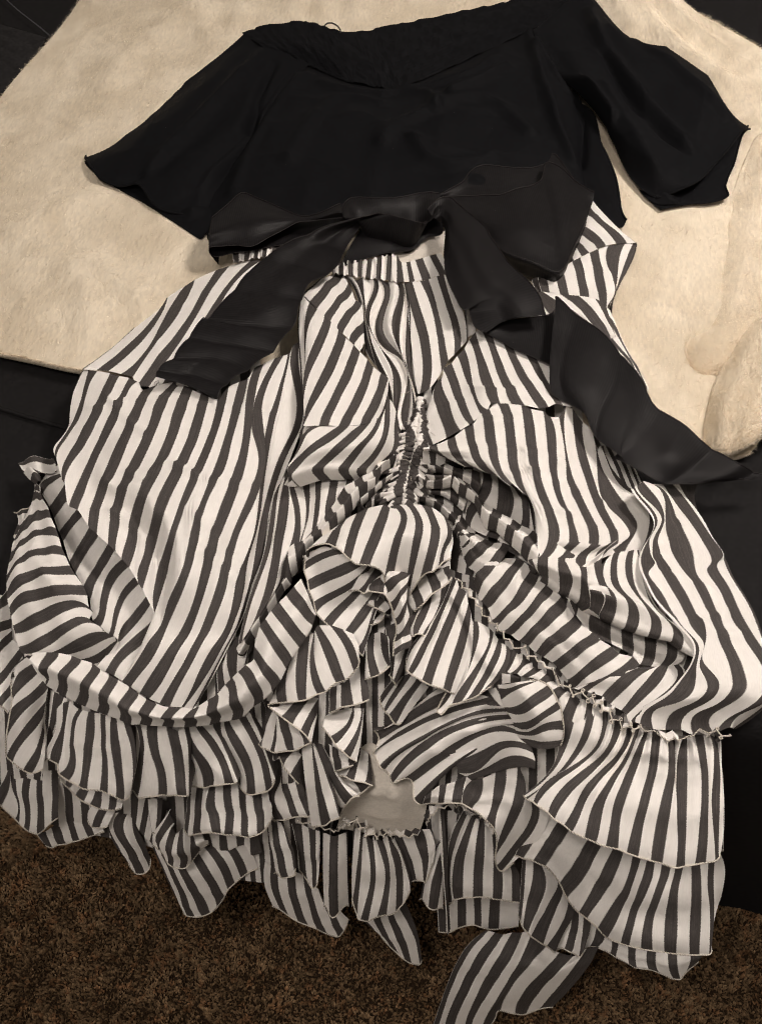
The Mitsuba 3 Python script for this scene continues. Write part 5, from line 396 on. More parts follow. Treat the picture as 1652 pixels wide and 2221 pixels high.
    ('skirt','ruffle',[[3,3,3],[4.5,5,5],[5,6.5,6]],[(-.5,-99,181,-97,181,-96,181,-96,183,-96,185),(-.2,-89,172,-92,174,-94,177,-95,181,-94,186),(0,-49,160,-50,171,-56,180,-67,187,-80,193),(.5,-46,160,-43,172,-47,181,-56,190,-67,197),(1,-33,159,-30,172,-34,184,-42,195,-51,204),(1.5,-28,158,-26,173,-26,186,-31,200,-38,213),(2,-25,184,-24,193,-23,200,-24,210,-25,219)],dict(hem='b1')),
    ('skirt','ruffle',[[3,3,3],[4,4.5,4.5],[4.5,5,5]],[(0,-96,135,-93,146,-90,156,-88,166),(.5,-83,130,-80,141,-77,151,-75,161),(1,-76,128,-72,137,-69,146,-66,155),(1.5,-62,117,-55,129,-49,139,-44,150),(2,-45,97,-39,115,-34,130,-28,145),(2.5,-39,92,-29,110,-21,125,-16,140)],dict(hem='b1')),
    ('skirt','ruffle',[[2,2,2],[3,3,3],[4,4.5,4.5]],[(-.5,-88,232,-81,247,-75,260),(0,-83,234,-76,246,-67,254),(.5,-71,239,-62,245,-54,246),(1,-49,250,-46,248,-40,240),(1.5,-34,258,-35,249,-33,237)],dict(hem='b1')),
    ('skirt','ruffle',[[2,2,2],[3,3,3],[4,4.5,4.5]],[(-.5,-82,289,-75,278,-70,272,-65,265),(0,-31,257,-38,257,-44,259,-48,258),(.5,-27,233,-27,244,-29,256,-30,261),(1,-12,238,-9,248,-8,258,-10,262),(1.5,-9,242,-3,252,2,262,6,266)],dict(hem='b1')),
    ('skirt','ruffle',[[2.5,2.5,2.5],[3,3.5,3.5],[4,4.5,4.5]],[(-1,-117,229,-103,251,-89,274,-77,300,-65,322,-54,353),(-.5,-107,238,-96,256,-85,272,-73,291,-60,304,-47,321),(0,-80,280,-73,287,-66,291,-59,300,-51,303,-43,310),(.5,-61,285,-56,288,-50,288,-44,293,-37,292,-30,294),(1,-37,292,-32,290,-27,286,-23,287,-19,283,-15,283),(1.5,-16,294,-12,289,-9,282,-6,279,-2,272,2,267)],dict(hem='b1')),
    ('skirt','lining',[[1.5,1.5,1.5],[2,3,2],[1.5,2,1.5]],[(0,-44,266,-45,290,-47,313,-51,343,-56,385,-62,433,-69,478),(1,-5,224,-5,250,-5,274,-6,303,-11,347,-16,409,-22,468),(2,34,242,38,264,41,282,42,305,40,347,37,407,33,464),(3,69,262,72,282,74,299,76,321,75,359,74,408,72,453),(4,109,312,110,329,111,344,110,364,108,392,105,424,101,454)],dict(wr=1.2,mat='lining')),
    ('skirt','ruffle',[[1.5,2,2],[2.5,3.5,3.5],[3,4.5,4.5]],[(-.7,-219,491,-212,520,-206,550,-201,588,-197,628),(0,-205,469,-199,497,-192,524,-185,559,-177,595),(.5,-192,466,-185,492,-176,518,-168,552,-160,586),(1,-184,467,-171,488,-160,510,-152,541,-145,574),(1.2,-180,473,-167,484,-155,497,-147,521,-143,548)],dict(hem='b1')),
    ('skirt','ruffle',[[1,1,1],[1.5,2,2],[2,3,3]],[(0,-167,494,-160,526,-154,560,-149,595,-147,632),(.5,-145,495,-141,532,-136,571,-132,610,-126,650),(1,-131,503,-126,541,-121,580,-117,620,-113,661),(1.3,-120,507,-117,543,-113,580,-110,617,-108,656),(2,-106,510,-103,540,-102,570,-101,602,-102,634)],dict(hem='b1')),
    ('skirt','ruffle',[[2,2.5,2],[3,4.5,3],[3.5,5.5,3.5]],[(-.5,-95,483,-94,525,-92,562,-91,614,-89,663,-87,717),(0,-79,476,-78,513,-75,539,-74,589,-72,632,-70,683),(.5,-62,472,-60,509,-57,536,-55,586,-53,631,-51,683),(1,-47,471,-44,513,-41,549,-39,600,-36,648,-33,702)],dict(hem='b1',tuck='a0a1')),
    ('skirt','ruffle',[[2,2.5,2.5,2],[3,4.5,4.5,3],[3.5,6,6,4]],[(-1.5,-28,442,-30,489,-30,531,-30,587,-28,641,-25,700),(-1,-17,447,-17,483,-17,511,-19,556,-20,595,-23,641),(-.5,-11,463,-10,499,-8,525,-9,573,-9,610,-9,656),(0,-5,457,5,492,12,516,12,567,7,603,0,651),(.5,9,460,17,495,23,520,23,570,20,607,16,655),(1,16,461,31,489,42,508,43,556,40,590,34,634),(1.5,30,458,44,484,52,504,54,550,54,582,53,625),(2,40,456,51,487,61,510,66,556,69,589,71,632),(2.5,46,462,62,490,73,514,79,558,82,591,83,632),(3,52,471,63,492,74,509,83,538,91,558,97,586)],dict(hem='b1',tuck='a0a1',gather=(0.3,1,0,0.3,-1.5,3))),
    ('skirt','ruffle',[[1.5,1.5,1.5],[2,2.5,2.5],[2.5,3.5,3]],[(0,54,474,63,506,73,539,83,572,93,605),(.5,66,467,79,492,90,519,99,547,107,577),(1,86,453,100,476,110,501,117,530,122,560),(1.5,106,436,120,462,126,493,127,532,125,571),(2,123,432,131,442,137,454,138,476,137,498)],dict(hem='b1')),
    ('skirt','ruffle',[[1,1.5,1.5],[2.5,3.5,3],[3,4.5,3.5]],[(-.7,149,465,137,500,127,536,122,591,119,649),(0,155,493,145,515,139,540,137,582,138,626),(.5,157,517,159,538,159,559,158,598,157,637),(1,160,529,162,551,164,574,167,614,170,655)],dict(hem='b1',tuck='a1')),
    ('skirt','ruffle',[[2,2,2],[4,4.5,4],[4,5,4]],[(-.3,135,355,141,401,147,435,154,474,162,532,170,597,178,665,184,736),(0,138,352,145,396,151,425,157,460,164,519,172,580,180,642,187,710),(.4,145,348,152,391,158,424,164,462,170,520,176,584,184,651,192,719)],dict(wr=0.2)),
    ('skirt','ruffle',[[1,1.5,1.5,1.5],[2.5,3.5,3.5,3],[3,4.5,4.5,4]],[(-1,185,367,173,406,165,437,164,482,168,536,173,589,179,646),(-.5,193,373,184,410,177,438,173,479,174,530,180,577,187,630),(0,203,369,193,402,185,423,179,458,178,504,181,544,189,590),(.5,210,369,204,399,200,415,197,446,198,487,201,520,205,562),(1,217,374,216,402,215,417,216,445,218,483,221,514,224,553),(1.5,228,383,231,408,233,420,235,446,237,481,240,509,244,545),(2,243,402,249,424,252,433,255,456,258,488,261,513,264,546),(2.5,252,418,260,438,266,445,272,466,278,495,281,518,283,550),(3,261,440,274,456,284,461,293,481,298,509,301,531,305,561),(3.5,272,474,287,482,301,482,312,498,317,523,320,543,323,570)],dict(hem='b1',gather=(0.3,1,0,0.3,-1,3))),
    ('skirt','ruffle',[[.6,.6,.6],[1,1,1]],[(0,114,431,117,468,121,504,124,541,128,578,131,619),(.6,123,405,127,439,131,472,135,505,139,539,143,576),(1,138,378,141,423,145,468,149,514,153,561,157,612),(1.6,156,386,159,429,163,471,167,514,170,559,174,607),(2,172,376,173,425,175,474,177,525,178,577,180,633),(2.6,189,378,189,426,190,475,190,524,190,575,191,630),(3.5,234,414,234,454,235,493,236,533,236,573,237,617)],dict(wr=0.5)),
    ('skirt','ruffle',[[.5,.5],[1,1.5],[1.5,2.5]],[(-1,-774,444,-784,468,-795,492,-809,514,-823,536),(-.5,-771,449,-776,478,-783,507,-795,536,-809,564),(0,-778,463,-779,498,-776,533,-773,568,-786,607),(.5,-767,466,-770,504,-770,541,-771,580,-780,621),(1,-742,455,-755,499,-760,543,-760,586,-770,633),(1.5,-722,444,-736,491,-744,539,-747,587,-758,639),(2,-714,443,-721,490,-726,539,-731,589,-739,641),(2.5,-696,427,-704,472,-708,518,-710,564,-714,612),(3,-678,411,-680,451,-683,492,-687,534,-691,578),(3.5,-661,407,-663,443,-666,479,-668,515,-671,553)],dict(hem='b1',wr=0.7)),
    ('skirt','ruffle',[[.3,.3],[.5,.8]],[(0,-769,703,-760,722,-750,741),(.5,-743,690,-739,719,-736,749),(1,-727,673,-724,704,-721,735),(1.5,-707,647,-702,684,-697,721),(2,-685,609,-681,656,-678,704),(2.5,-668,605,-664,647,-660,691),(3,-652,601,-644,635,-636,670),(3.5,-632,596,-625,625,-618,654),(4,-613,598,-602,618,-592,637)],dict(hem='b1',wr=0.7)),
    ('skirt','ruffle',[[1.5,1.5],[2,2.5],[2.5,3]],[(-.5,-644,406,-644,401,-642,398),(0,-636,427,-635,424,-631,421),(.5,-609,415,-616,423,-625,430),(1,-607,450,-612,448,-615,453),(1.5,-593,453,-594,457,-599,468),(2,-582,456,-580,460,-586,471),(2.5,-567,453,-562,460,-563,479),(3,-548,449,-544,455,-545,476),(3.5,-536,464,-528,460,-530,471),(4,-522,473,-515,460,-514,463)],dict(hem='b1',wr=0.7)),
    ('skirt','ruffle',[[.8,.8],[1,1.6],[1,2]],[(-.5,-608,544,-618,564,-622,593),(0,-590,546,-602,570,-612,605),(.5,-571,545,-579,560,-589,588),(1,-551,540,-557,549,-566,571)],dict(hem='b1',wr=0.7)),
    ('skirt','ruffle',[[.8,1,.8],[1,2,1],[.6,1.5,.8]],[(-.7,-557,557,-579,608,-577,659,-568,714,-555,766),(0,-548,551,-563,602,-549,645,-540,708,-536,779),(.5,-528,551,-538,597,-524,634,-515,695,-511,764),(1,-520,565,-520,608,-512,647,-505,699,-502,757),(1.5,-514,605,-507,629,-501,654,-499,688,-496,722)],dict(hem='b1',wr=0.7)),
    ('skirt','ruffle',[[1,1,1],[1,2,1],[.8,1.5,.8]],[(-.7,-486,645,-480,701,-471,757,-462,814,-452,876,-441,939),(0,-472,655,-462,706,-452,759,-444,817,-439,884,-433,952),(.5,-461,666,-447,710,-434,755,-425,812,-419,879,-411,944),(1,-447,676,-432,715,-418,751,-408,803,-401,866,-392,928),(1.5,-423,669,-411,706,-396,736,-384,781,-375,839,-368,900),(2,-403,664,-388,692,-371,713,-359,753,-352,809,-349,868),(2.5,-383,652,-369,674,-354,689,-343,722,-335,768,-327,814),(3,-366,635,-351,652,-337,666,-327,697,-322,742,-318,786),(3.5,-342,629,-330,644,-317,658,-309,684,-305,721,-301,758),(4,-319,616,-310,634,-301,651,-295,676,-291,708,-287,739),(4.5,-299,604,-292,623,-285,643,-279,666,-275,694,-272,722),(5,-276,592,-268,609,-260,626,-254,647,-250,673,-248,700)],dict(hem='b1',wr=0.7)),
    ('skirt','ruffle',[[2,3,2],[3,5,3],[2,3.5,2]],[(-.5,-417,476,-433,498,-457,546,-473,623),(0,-421,485,-433,503,-451,550,-461,628),(.5,-410,511,-424,516,-441,561,-444,636),(1,-412,514,-417,519,-424,565,-435,652),(1.5,-405,531,-403,526,-407,566,-422,650),(2,-397,522,-392,520,-392,560,-406,646),(2.5,-391,515,-381,520,-376,561,-393,647),(3,-384,542,-371,539,-372,573,-384,641),(3.5,-379,557,-365,544,-359,561,-365,610),(4,-362,556,-348,538,-342,547,-345,584)],dict(hem='b1')),
    ('skirt','ruffle',[[2,2],[2.5,2.8],[3,3]],[(-.5,-465,451,-464,480,-462,514,-458,543),(.0,-445,446,-444,472,-447,506,-452,541),(.4,-431,437,-431,458,-435,491,-445,527)],dict(hem='b1')),
    ('skirt','ruffle',[[1,1],[1.2,1.5]],[(0,-511,472,-514,498,-516,522,-519,549),(.5,-492,468,-498,504,-504,540,-511,578),(1,-477,471,-487,513,-496,555,-506,600),(1.5,-467,474,-476,521,-485,566,-496,615),(2,-445,475,-458,526,-471,575,-485,630),(2.5,-427,483,-442,537,-456,588,-471,645)],dict(wr=0.5)),
    ('skirt','ruffle',[[1,1],[1.2,1.5]],[(0,-369,576,-360,597,-352,618),(.5,-350,578,-345,599,-341,621),(1,-327,572,-327,601,-326,630),(1.5,-312,575,-309,599,-306,623),(2,-290,569,-288,586,-286,602),(2.5,-271,565,-270,577,-270,590),(3,-259,555,-258,588,-256,621),(3.5,-240,551,-235,577,-229,604)],dict(wr=0.5)),
    ('skirt','ruffle',[[.8,1,.8],[.8,1.6,.8],[.6,1.4,.8]],[(-.5,-230,666,-235,714,-235,762,-229,811,-220,859),(0,-217,676,-220,722,-219,767,-212,815,-202,861),(.5,-200,683,-201,728,-198,773,-191,824,-181,874),(1,-181,690,-178,733,-173,776,-166,830,-158,885),(1.5,-163,683,-159,729,-153,774,-144,832,-133,890),(2,-144,692,-139,737,-131,782,-123,841,-113,900),(2.5,-129,718,-122,764,-113,810,-102,866,-89,922),(3,-110,744,-99,788,-87,832,-76,884,-63,938),(3.5,-87,813,-76,835,-66,859,-58,887,-50,916),(4,-63,822,-57,832,-51,842,-45,851,-39,861)],dict(hem='b1',wr=0.7)),
    ('skirt','ruffle',[[.8,1,.8],[.8,1.6,.8],[.6,1.4,.8]],[(-.7,-15,839,-3,860,11,880,24,902,39,925),(0,12,813,21,845,33,874,47,910,61,946),(.5,31,804,41,841,54,875,69,920,85,966),(1,46,791,59,831,72,870,86,925,100,981),(1.5,58,790,76,831,92,877,105,937,117,1002),(2,72,775,95,822,114,877,127,944,138,1015),(2.5,86,743,104,800,120,861,132,929,141,1001)],dict(hem='b1',wr=0.7)),
    ('skirt','ruffle',[[.5,.5],[.6,.8]],[(0,159,755,163,790,167,825,171,862),(.5,185,748,189,783,192,818,196,854),(1,201,708,204,749,208,790,212,833),(1.5,218,696,222,735,226,774,230,815),(2,235,691,239,730,244,768,248,808),(2.5,251,687,255,729,260,770,264,814),(3,269,682,273,726,276,769,280,816),(3.5,292,682,295,724,299,765,302,808),(4,333,685,337,717,341,747,345,780)],dict(hem='b1',wr=0.7)),
    ('skirt','ruffle',[[1.5,2,2.5,2.5],[2.5,4,4.5,3],[2.5,4.5,4.5,2.5],[1.5,3,3,1.5]],[(-2,268,806,246,842,229,880,218,938,210,1007,204,1079,198,1162,193,1266,182,1371),(-1.5,278,792,259,832,242,868,230,926,221,994,214,1067,209,1152,205,1260,200,1378),(-1,293,788,275,826,259,855,247,910,237,973,228,1040,221,1125,217,1236,213,1380),(-.5,312,784,297,820,282,842,269,893,259,952,249,1013,242,1097,239,1211,239,1381),(0,329,769,316,807,302,829,290,881,280,940,271,1002,265,1087,264,1203,265,1381),(.5,350,757,342,800,329,824,316,876,304,937,291,1000,282,1085,280,1203,287,1382),(1,369,730,362,774,350,801,339,857,328,924,317,994,308,1082,305,1202,309,1384),(1.5,406,784,394,796,378,791,367,815,357,852,348,892,341,944,340,1023,342,1094),(2,438,806,426,819,411,815,399,837,389,873,380,911,373,961,373,1038,378,1106),(2.5,471,813,458,828,444,833,433,859,425,898,417,939,410,987,408,1058,406,1120),(3,493,773,486,802,477,823,469,857,463,903,457,949,449,996,444,1060,436,1116),(3.5,518,758,515,792,510,820,504,856,499,903,492,950,485,996,479,1056,470,1108)],dict(hem='b1')),
    ('skirt','panel',[[2,2.5],[3.5,4],[2.5,3]],[(0,-850,-260,-821,-262,-794,-265,-775,-276),(.5,-847,-255,-811,-249,-783,-249,-766,-265),(.75,-840,-248,-803,-238,-775,-235,-757,-247),(1,-836,-243,-795,-220,-767,-221,-752,-244),(1.5,-827,-232,-811,-232,-793,-224,-785,-224),(2,-805,-213,-795,-213,-783,-216,-779,-216),(2.5,-791,-205,-775,-193,-770,-195,-775,-209)],dict(wr=0.5)),
    ('skirt','panel',[[1,1.5],[2,3],[1.5,2.5]],[(0,-824,-145,-799,-143,-789,-159),(.5,-817,-141,-793,-132,-788,-144),(1,-804,-116,-782,-104,-782,-118),(1.5,-801,-88,-779,-84,-777,-102),(2,-797,-77,-773,-70,-773,-88)],dict(hem='a0',wr=0.5)),
    ('skirt','panel',[[2,2,2],[3.5,3.5,3.5],[4,4,4]],[(0,-797,-213,-775,-191,-764,-184),(.5,-791,-193,-769,-175,-756,-167),(1,-790,-193,-766,-170,-753,-162)],dict(wr=0.3)),
    ('blouse','body',[[3.3,3.3,3.5,3.6,3.6,3.5,3.3],[3.5,4.5,5.4,5.2,5.4,4.5,3.5],[3,5,5,6,5,5,3.5],[3,4.5,5.5,5,5.5,4.5,3],[2.5,4,4.5,4.8,4.5,4,2.8]],[(0,-539,-1862,-548,-1776,-559,-1693,-571,-1616,-585,-1547,-601,-1483,-614,-1417,-624,-1349,-633,-1280,-637,-1212,-638,-1147,-632,-1084,-615,-1021),(1,-500,-1843,-503,-1754,-505,-1662,-511,-1581,-518,-1508,-525,-1435,-531,-1365,-537,-1303,-542,-1243,-543,-1181,-540,-1120,-532,-1063,-518,-1005),(2,-391,-1780,-392,-1701,-390,-1614,-389,-1540,-390,-1478,-390,-1418,-389,-1359,-387,-1302,-383,-1246,-378,-1191,-373,-1142,-367,-1098,-360,-1052),(3,-275,-1755,-270,-1678,-261,-1589,-253,-1516,-247,-1460,-240,-1407,-232,-1355,-223,-1300,-215,-1244,-207,-1192,-200,-1148,-195,-1110,-189,-1068),(4,-137,-1821,-130,-1744,-120,-1657,-111,-1585,-102,-1520,-93,-1453,-84,-1392,-76,-1346,-70,-1307,-63,-1262,-56,-1213,-51,-1166,-47,-1118),(5,-36,-1923,-21,-1841,-6,-1749,9,-1673,22,-1615,36,-1560,49,-1505,62,-1447,74,-1389,85,-1334,95,-1288,105,-1248,113,-1203),(6,68,-2043,91,-1964,113,-1874,132,-1797,149,-1732,164,-1667,178,-1603,190,-1540,200,-1479,208,-1419,216,-1365,224,-1317,230,-1265),(7,134,-2137,162,-2056,188,-1969,211,-1889,231,-1814,249,-1737,265,-1663,278,-1597,290,-1536,300,-1472,308,-1409,315,-1350,321,-1289),(8,176,-2162,187,-2071,206,-1987,232,-1916,263,-1856,295,-1800,321,-1737,333,-1668,334,-1601,331,-1532,331,-1463,339,-1399,357,-1341)],dict(wr=5.0,mat='blouse')),
    ('blouse','sleeve',[[3.5,3.8,4,4,4,4],[2.5,4.5,4.5,5,4,3.5],[2,4.5,4,5,4,3],[1.8,3.5,3.2,4,3,2.6]],[(0,-728,-1962,-752,-1900,-780,-1848,-810,-1799,-838,-1746,-865,-1692,-892,-1642,-919,-1592,-943,-1540,-967,-1487,-991,-1437,-1016,-1390,-1043,-1346),(.4,-698,-1937,-724,-1870,-750,-1806,-776,-1744,-801,-1684,-827,-1625,-852,-1569,-877,-1514,-902,-1460,-928,-1410,-958,-1367,-990,-1330,-1027,-1299),(1,-646,-1905,-667,-1824,-686,-1742,-705,-1664,-725,-1592,-747,-1527,-769,-1464,-792,-1404,-815,-1347,-841,-1296,-871,-1254,-906,-1219,-948,-1197),(2,-581,-1859,-594,-1775,-607,-1690,-621,-1609,-637,-1537,-656,-1473,-678,-1414,-701,-1360,-727,-1308,-756,-1265,-791,-1233,-830,-1207,-868,-1181),(2.4,-566,-1854,-577,-1768,-587,-1681,-599,-1597,-614,-1524,-632,-1458,-651,-1397,-672,-1339,-695,-1286,-723,-1242,-757,-1211,-796,-1189,-841,-1180),(3,-532,-1826,-546,-1747,-560,-1670,-574,-1595,-589,-1524,-604,-1456,-619,-1390,-636,-1328,-654,-1269,-676,-1218,-702,-1176,-732,-1140,-768,-1111),(3.5,-518,-1828,-529,-1752,-542,-1679,-554,-1609,-567,-1541,-581,-1475,-595,-1412,-609,-1352,-624,-1292,-641,-1238,-660,-1191,-681,-1146,-703,-1101),(4,-492,-1806,-510,-1742,-526,-1681,-541,-1621,-554,-1558,-566,-1496,-578,-1437,-589,-1380,-599,-1322,-609,-1264,-621,-1211,-635,-1160,-650,-1112)],dict(hem='b1',wr=3.0,mat='blouse',hemr=1.6)),
    ('blouse','sleeve_lining',[[3,3,3],[2.6,2.6,2.6]],[(0,-991,-1283,-1002,-1283,-1016,-1290,-1029,-1297),(1,-936,-1275,-956,-1259,-982,-1257,-1011,-1267),(2,-872,-1233,-888,-1212,-910,-1204,-937,-1209),(2.5,-844,-1226,-850,-1203,-863,-1187,-879,-1174),(3,-774,-1157,-779,-1138,-789,-1125,-807,-1134),(4,-703,-1128,-705,-1104,-712,-1086,-730,-1082),(5,-643,-1137,-640,-1096,-639,-1059,-640,-1021),(5.4,-624,-1111,-621,-1088,-620,-1067,-623,-1046)],dict(wr=0.8,mat='blouse')),
    ('blouse','smocked_band',[[3.2,3.8,3.8,3.8,3.8,3.8],[4,4.4,4.4,4.4,4.4,4.4],[3.4,3.6,3.8,3.9,3.9,3.9]],[(0,-736,-1970,-696,-1929,-658,-1887,-628,-1863,-598,-1838),(1,-685,-2010,-645,-1954,-606,-1896,-575,-1860,-546,-1824),(2,-622,-2031,-589,-1961,-556,-1894,-528,-1854,-501,-1814),(3,-559,-2047,-525,-1962,-491,-1882,-462,-1829,-432,-1779),(4,-497,-2033,-465,-1942,-432,-1856,-401,-1797,-370,-1742),(5,-427,-2005,-393,-1925,-361,-1846,-336,-1787,-313,-1729),(6,-342,-2023,-312,-1938,-286,-1852,-270,-1784,-256,-1718),(7,-267,-2068,-240,-1975,-218,-1882,-202,-1809,-189,-1737),(8,-171,-2116,-143,-2035,-121,-1952,-107,-1887,-96,-1823),(9,-67,-2176,-45,-2105,-25,-2035,-9,-1983,5,-1931),(10,25,-2227,46,-2169,67,-2112,85,-2074,103,-2036),(11,89,-2265,117,-2230,143,-2187,162,-2153,178,-2113),(12,138,-2323,171,-2285,201,-2242,228,-2209,247,-2164),(13,226,-2350,257,-2318,286,-2282,313,-2256,333,-2217)],dict(wr=0.4,mat='smock',step=3)),
    ('blouse','sleeve',[[4.5,4.5,4.5,4.5,4.5],[3.5,5.5,5,6,4.5],[2.5,5.5,4.5,6,4],[2,4.5,4,5,3.5]],[(0,298,-2361,342,-2299,380,-2233,417,-2170,458,-2114,507,-2085,562,-2087,616,-2088,661,-2053,693,-1987,717,-1913,740,-1842,767,-1779,804,-1733),(1,272,-2302,314,-2233,352,-2156,389,-2081,427,-2015,466,-1961,505,-1911,544,-1865,583,-1821,622,-1780,661,-1745,699,-1711,733,-1671,760,-1616),(2,244,-2226,279,-2148,314,-2069,347,-1993,381,-1923,414,-1860,448,-1803,482,-1751,516,-1700,550,-1649,585,-1604,621,-1565,658,-1529,696,-1497),(3,203,-2146,236,-2059,266,-1965,295,-1873,324,-1791,353,-1721,382,-1655,411,-1593,441,-1535,472,-1481,506,-1439,542,-1406,581,-1381,623,-1361),(3.5,184,-2103,211,-2017,240,-1932,270,-1852,299,-1779,329,-1713,357,-1650,385,-1590,412,-1531,439,-1474,468,-1424,500,-1383,536,-1353,578,-1340),(4,163,-2074,181,-1987,207,-1910,240,-1845,276,-1790,312,-1738,346,-1688,376,-1635,401,-1576,421,-1511,439,-1449,462,-1394,492,-1352,529,-1326)],dict(hem='b1',wr=4.0,mat='blouse',hemr=1.6)),
    ('blouse','sleeve_lining',[[3.2,3.2,3.2],[2.9,2.9,2.9]],[(0,739,-1732,759,-1715,781,-1702,803,-1692),(1,720,-1629,737,-1618,757,-1621,774,-1646),(2,665,-1536,689,-1520,714,-1508,739,-1498),(3,637,-1470,662,-1449,689,-1434,718,-1428),(4,598,-1403,635,-1381,676,-1369,718,-1374),(5,566,-1379,597,-1353,632,-1341,670,-1343),(6,505,-1361,534,-1320,573,-1312,615,-1328),(7,475,-1386,495,-1351,517,-1321,541,-1296)],dict(hem='b1',wr=0.8,mat='blouse',hemr=1.4)),
    ('blouse','back_hem',[[3.4,3.4,3.4],[3.4,3.6,3.4],[3.2,3.2,3]],[(0,261,-1810,266,-1735,271,-1662,275,-1590,279,-1522,283,-1456,287,-1393,291,-1331),(1,310,-1746,316,-1682,321,-1619,326,-1557,330,-1499,334,-1444,337,-1391,340,-1337),(2,351,-1705,361,-1631,370,-1557,378,-1485,384,-1416,389,-1353,393,-1292,396,-1230),(3,366,-1617,381,-1555,396,-1492,408,-1431,418,-1371,426,-1314,433,-1259,438,-1203),(3.6,386,-1533,400,-1490,412,-1446,422,-1401,428,-1356,433,-1314,438,-1274,452,-1238)],dict(hem='a1',wr=1.5,mat='blouse',hemr=1.6)),
    ('sash','bow_loop',[[7,6.5,6.5,8],[7.5,8,7.5,9],[6.5,7,7.5,8]],[(0,-586,-1001,-581,-967,-574,-932,-572,-916,-570,-901),(.4,-582,-1012,-571,-975,-560,-939,-558,-922,-558,-905),(1,-561,-1063,-543,-1012,-526,-963,-518,-937,-510,-912),(1.6,-538,-1118,-512,-1050,-488,-984,-475,-947,-464,-910),(2.2,-492,-1104,-472,-1047,-453,-992,-443,-968,-432,-944),(3,-436,-1079,-424,-1041,-411,-1005,-403,-992,-394,-980),(4,-381,-1053,-373,-1036,-364,-1019,-360,-1013,-356,-1006),(5,-319,-1052,-313,-1033,-308,-1014,-308,-1013,-308,-1012),(6,-273,-1073,-266,-1047,-260,-1020,-259,-1018,-257,-1017)],dict(tuck='a0',wr=0.5,mat='ribbon')),
    ('sash','bow_loop_back',[[5,5.5,6],[5,5.2,6]],[(0,-585,-944,-582,-930,-578,-917),(.5,-569,-945,-561,-925,-553,-904),(1,-533,-953,-527,-938,-520,-922),(2,-475,-956,-473,-947,-471,-938),(3,-443,-980,-434,-968,-426,-957),(4,-403,-1026,-394,-999,-386,-973),(5,-364,-1053,-357,-1026,-351,-999),(6,-322,-1061,-321,-1041,-321,-1020),(7,-267,-1069,-266,-1062,-265,-1055)],dict(wr=0.3,mat='ribbon')),
    ('sash','tail',[[9,8.75,8.5,8.25,8],[7,8,8.5,8,7.2],[6.5,7.8,7.8,7.6,7]],[(0,-162,-1021,-170,-1036,-180,-1062,-187,-1066,-194,-1070,-201,-1072),(.4,-190,-1011,-194,-1026,-199,-1051,-201,-1055,-203,-1059,-204,-1061),(1,-244,-975,-240,-983,-238,-999,-232,-998,-227,-996,-221,-993),(2,-311,-934,-297,-933,-284,-937,-268,-930,-252,-923,-237,-914),(3,-364,-888,-340,-882,-317,-879,-291,-868,-266,-858,-241,-847),(4,-404,-844,-376,-839,-348,-837,-319,-829,-291,-822,-262,-813),(5,-439,-769,-410,-769,-382,-771,-353,-769,-326,-771,-297,-771),(6,-464,-703,-432,-700,-400,-697,-368,-696,-338,-699,-307,-700),(7,-492,-622,-454,-623,-416,-624,-379,-627,-343,-636,-307,-642),(8,-509,-615,-471,-605,-433,-597,-395,-590,-359,-590,-323,-590),(9,-524,-562,-486,-559,-449,-557,-412,-554,-376,-553,-339,-548),(10,-537,-526,-503,-530,-469,-534,-435,-534,-401,-529,-369,-509),(11,-546,-487,-516,-493,-486,-499,-455,-498,-425,-492,-395,-478),(12,-565,-467,-536,-473,-508,-478,-477,-474,-447,-466,-417,-455),(13,-570,-451,-542,-446,-516,-444,-487,-439,-458,-437,-429,-436),(13.5,-567,-436,-540,-435,-515,-436,-486,-429,-459,-420,-431,-409)],dict(wr=0.3,mat='ribbon',waves=(0.42,1.7))),
    ('sash','waist_wrap',[[6,6,6],[5.5,5.5,5.5],[5,5,5]],[(0,-202,-1088,-217,-1043,-230,-998,-241,-953,-250,-907),(1,-166,-1095,-173,-1056,-180,-1018,-188,-981,-196,-944),(2,-125,-1091,-124,-1058,-128,-1027,-137,-999,-149,-973),(3,-106,-1123,-94,-1092,-87,-1059,-87,-1025,-90,-993),(4,-78,-1104,-71,-1085,-66,-1065,-64,-1044,-64,-1024),(5,-22,-1100,-14,-1078,-15,-1055,-33,-1050,-53,-1053)],dict(wr=0.5,mat='ribbon')),
    ('sash','knot',[[7.5,8,7],[9.5,1.5,9],[8,9,7.5]],[(0,-269,-1033,-254,-993,-245,-987,-242,-1012),(.5,-270,-1065,-250,-1010,-233,-998,-222,-1020),(1,-264,-1093,-239,-1029,-217,-1010,-199,-1029),(2,-236,-1111,-207,-1041,-183,-1015,-163,-1029),(3,-186,-1108,-162,-1040,-144,-1013,-132,-1020),(4,-129,-1122,-111,-1041,-94,-1006,-79,-1007),(5,-95,-1145,-82,-1064,-71,-1023,-62,-1017),(6,-66,-1165,-52,-1085,-50,-1041,-60,-1033),(7,-34,-1170,-22,-1088,-32,-1046,-54,-1047)],dict(wr=1.5,mat='ribbon')),
    ('sash','bow_loop',[[6,6,5.5],[5.5,5.5,5.5]],[(0,-39,-1191,-34,-1192,-29,-1195,-24,-1195),(1,-12,-1222,-10,-1215,-8,-1210,-6,-1202),(2,18,-1257,16,-1240,14,-1226,12,-1209),(2.6,30,-1292,33,-1265,35,-1241,38,-1214),(3.2,47,-1321,55,-1285,64,-1254,72,-1219),(4,77,-1335,86,-1297,96,-1263,105,-1226),(5,138,-1336,138,-1302,138,-1271,138,-1239),(6,192,-1347,183,-1317,175,-1290,167,-1261),(7,233,-1382,221,-1343,209,-1306,197,-1268),(8,245,-1423,242,-1364,239,-1306,235,-1249)],dict(wr=0.4,mat='ribbon')),
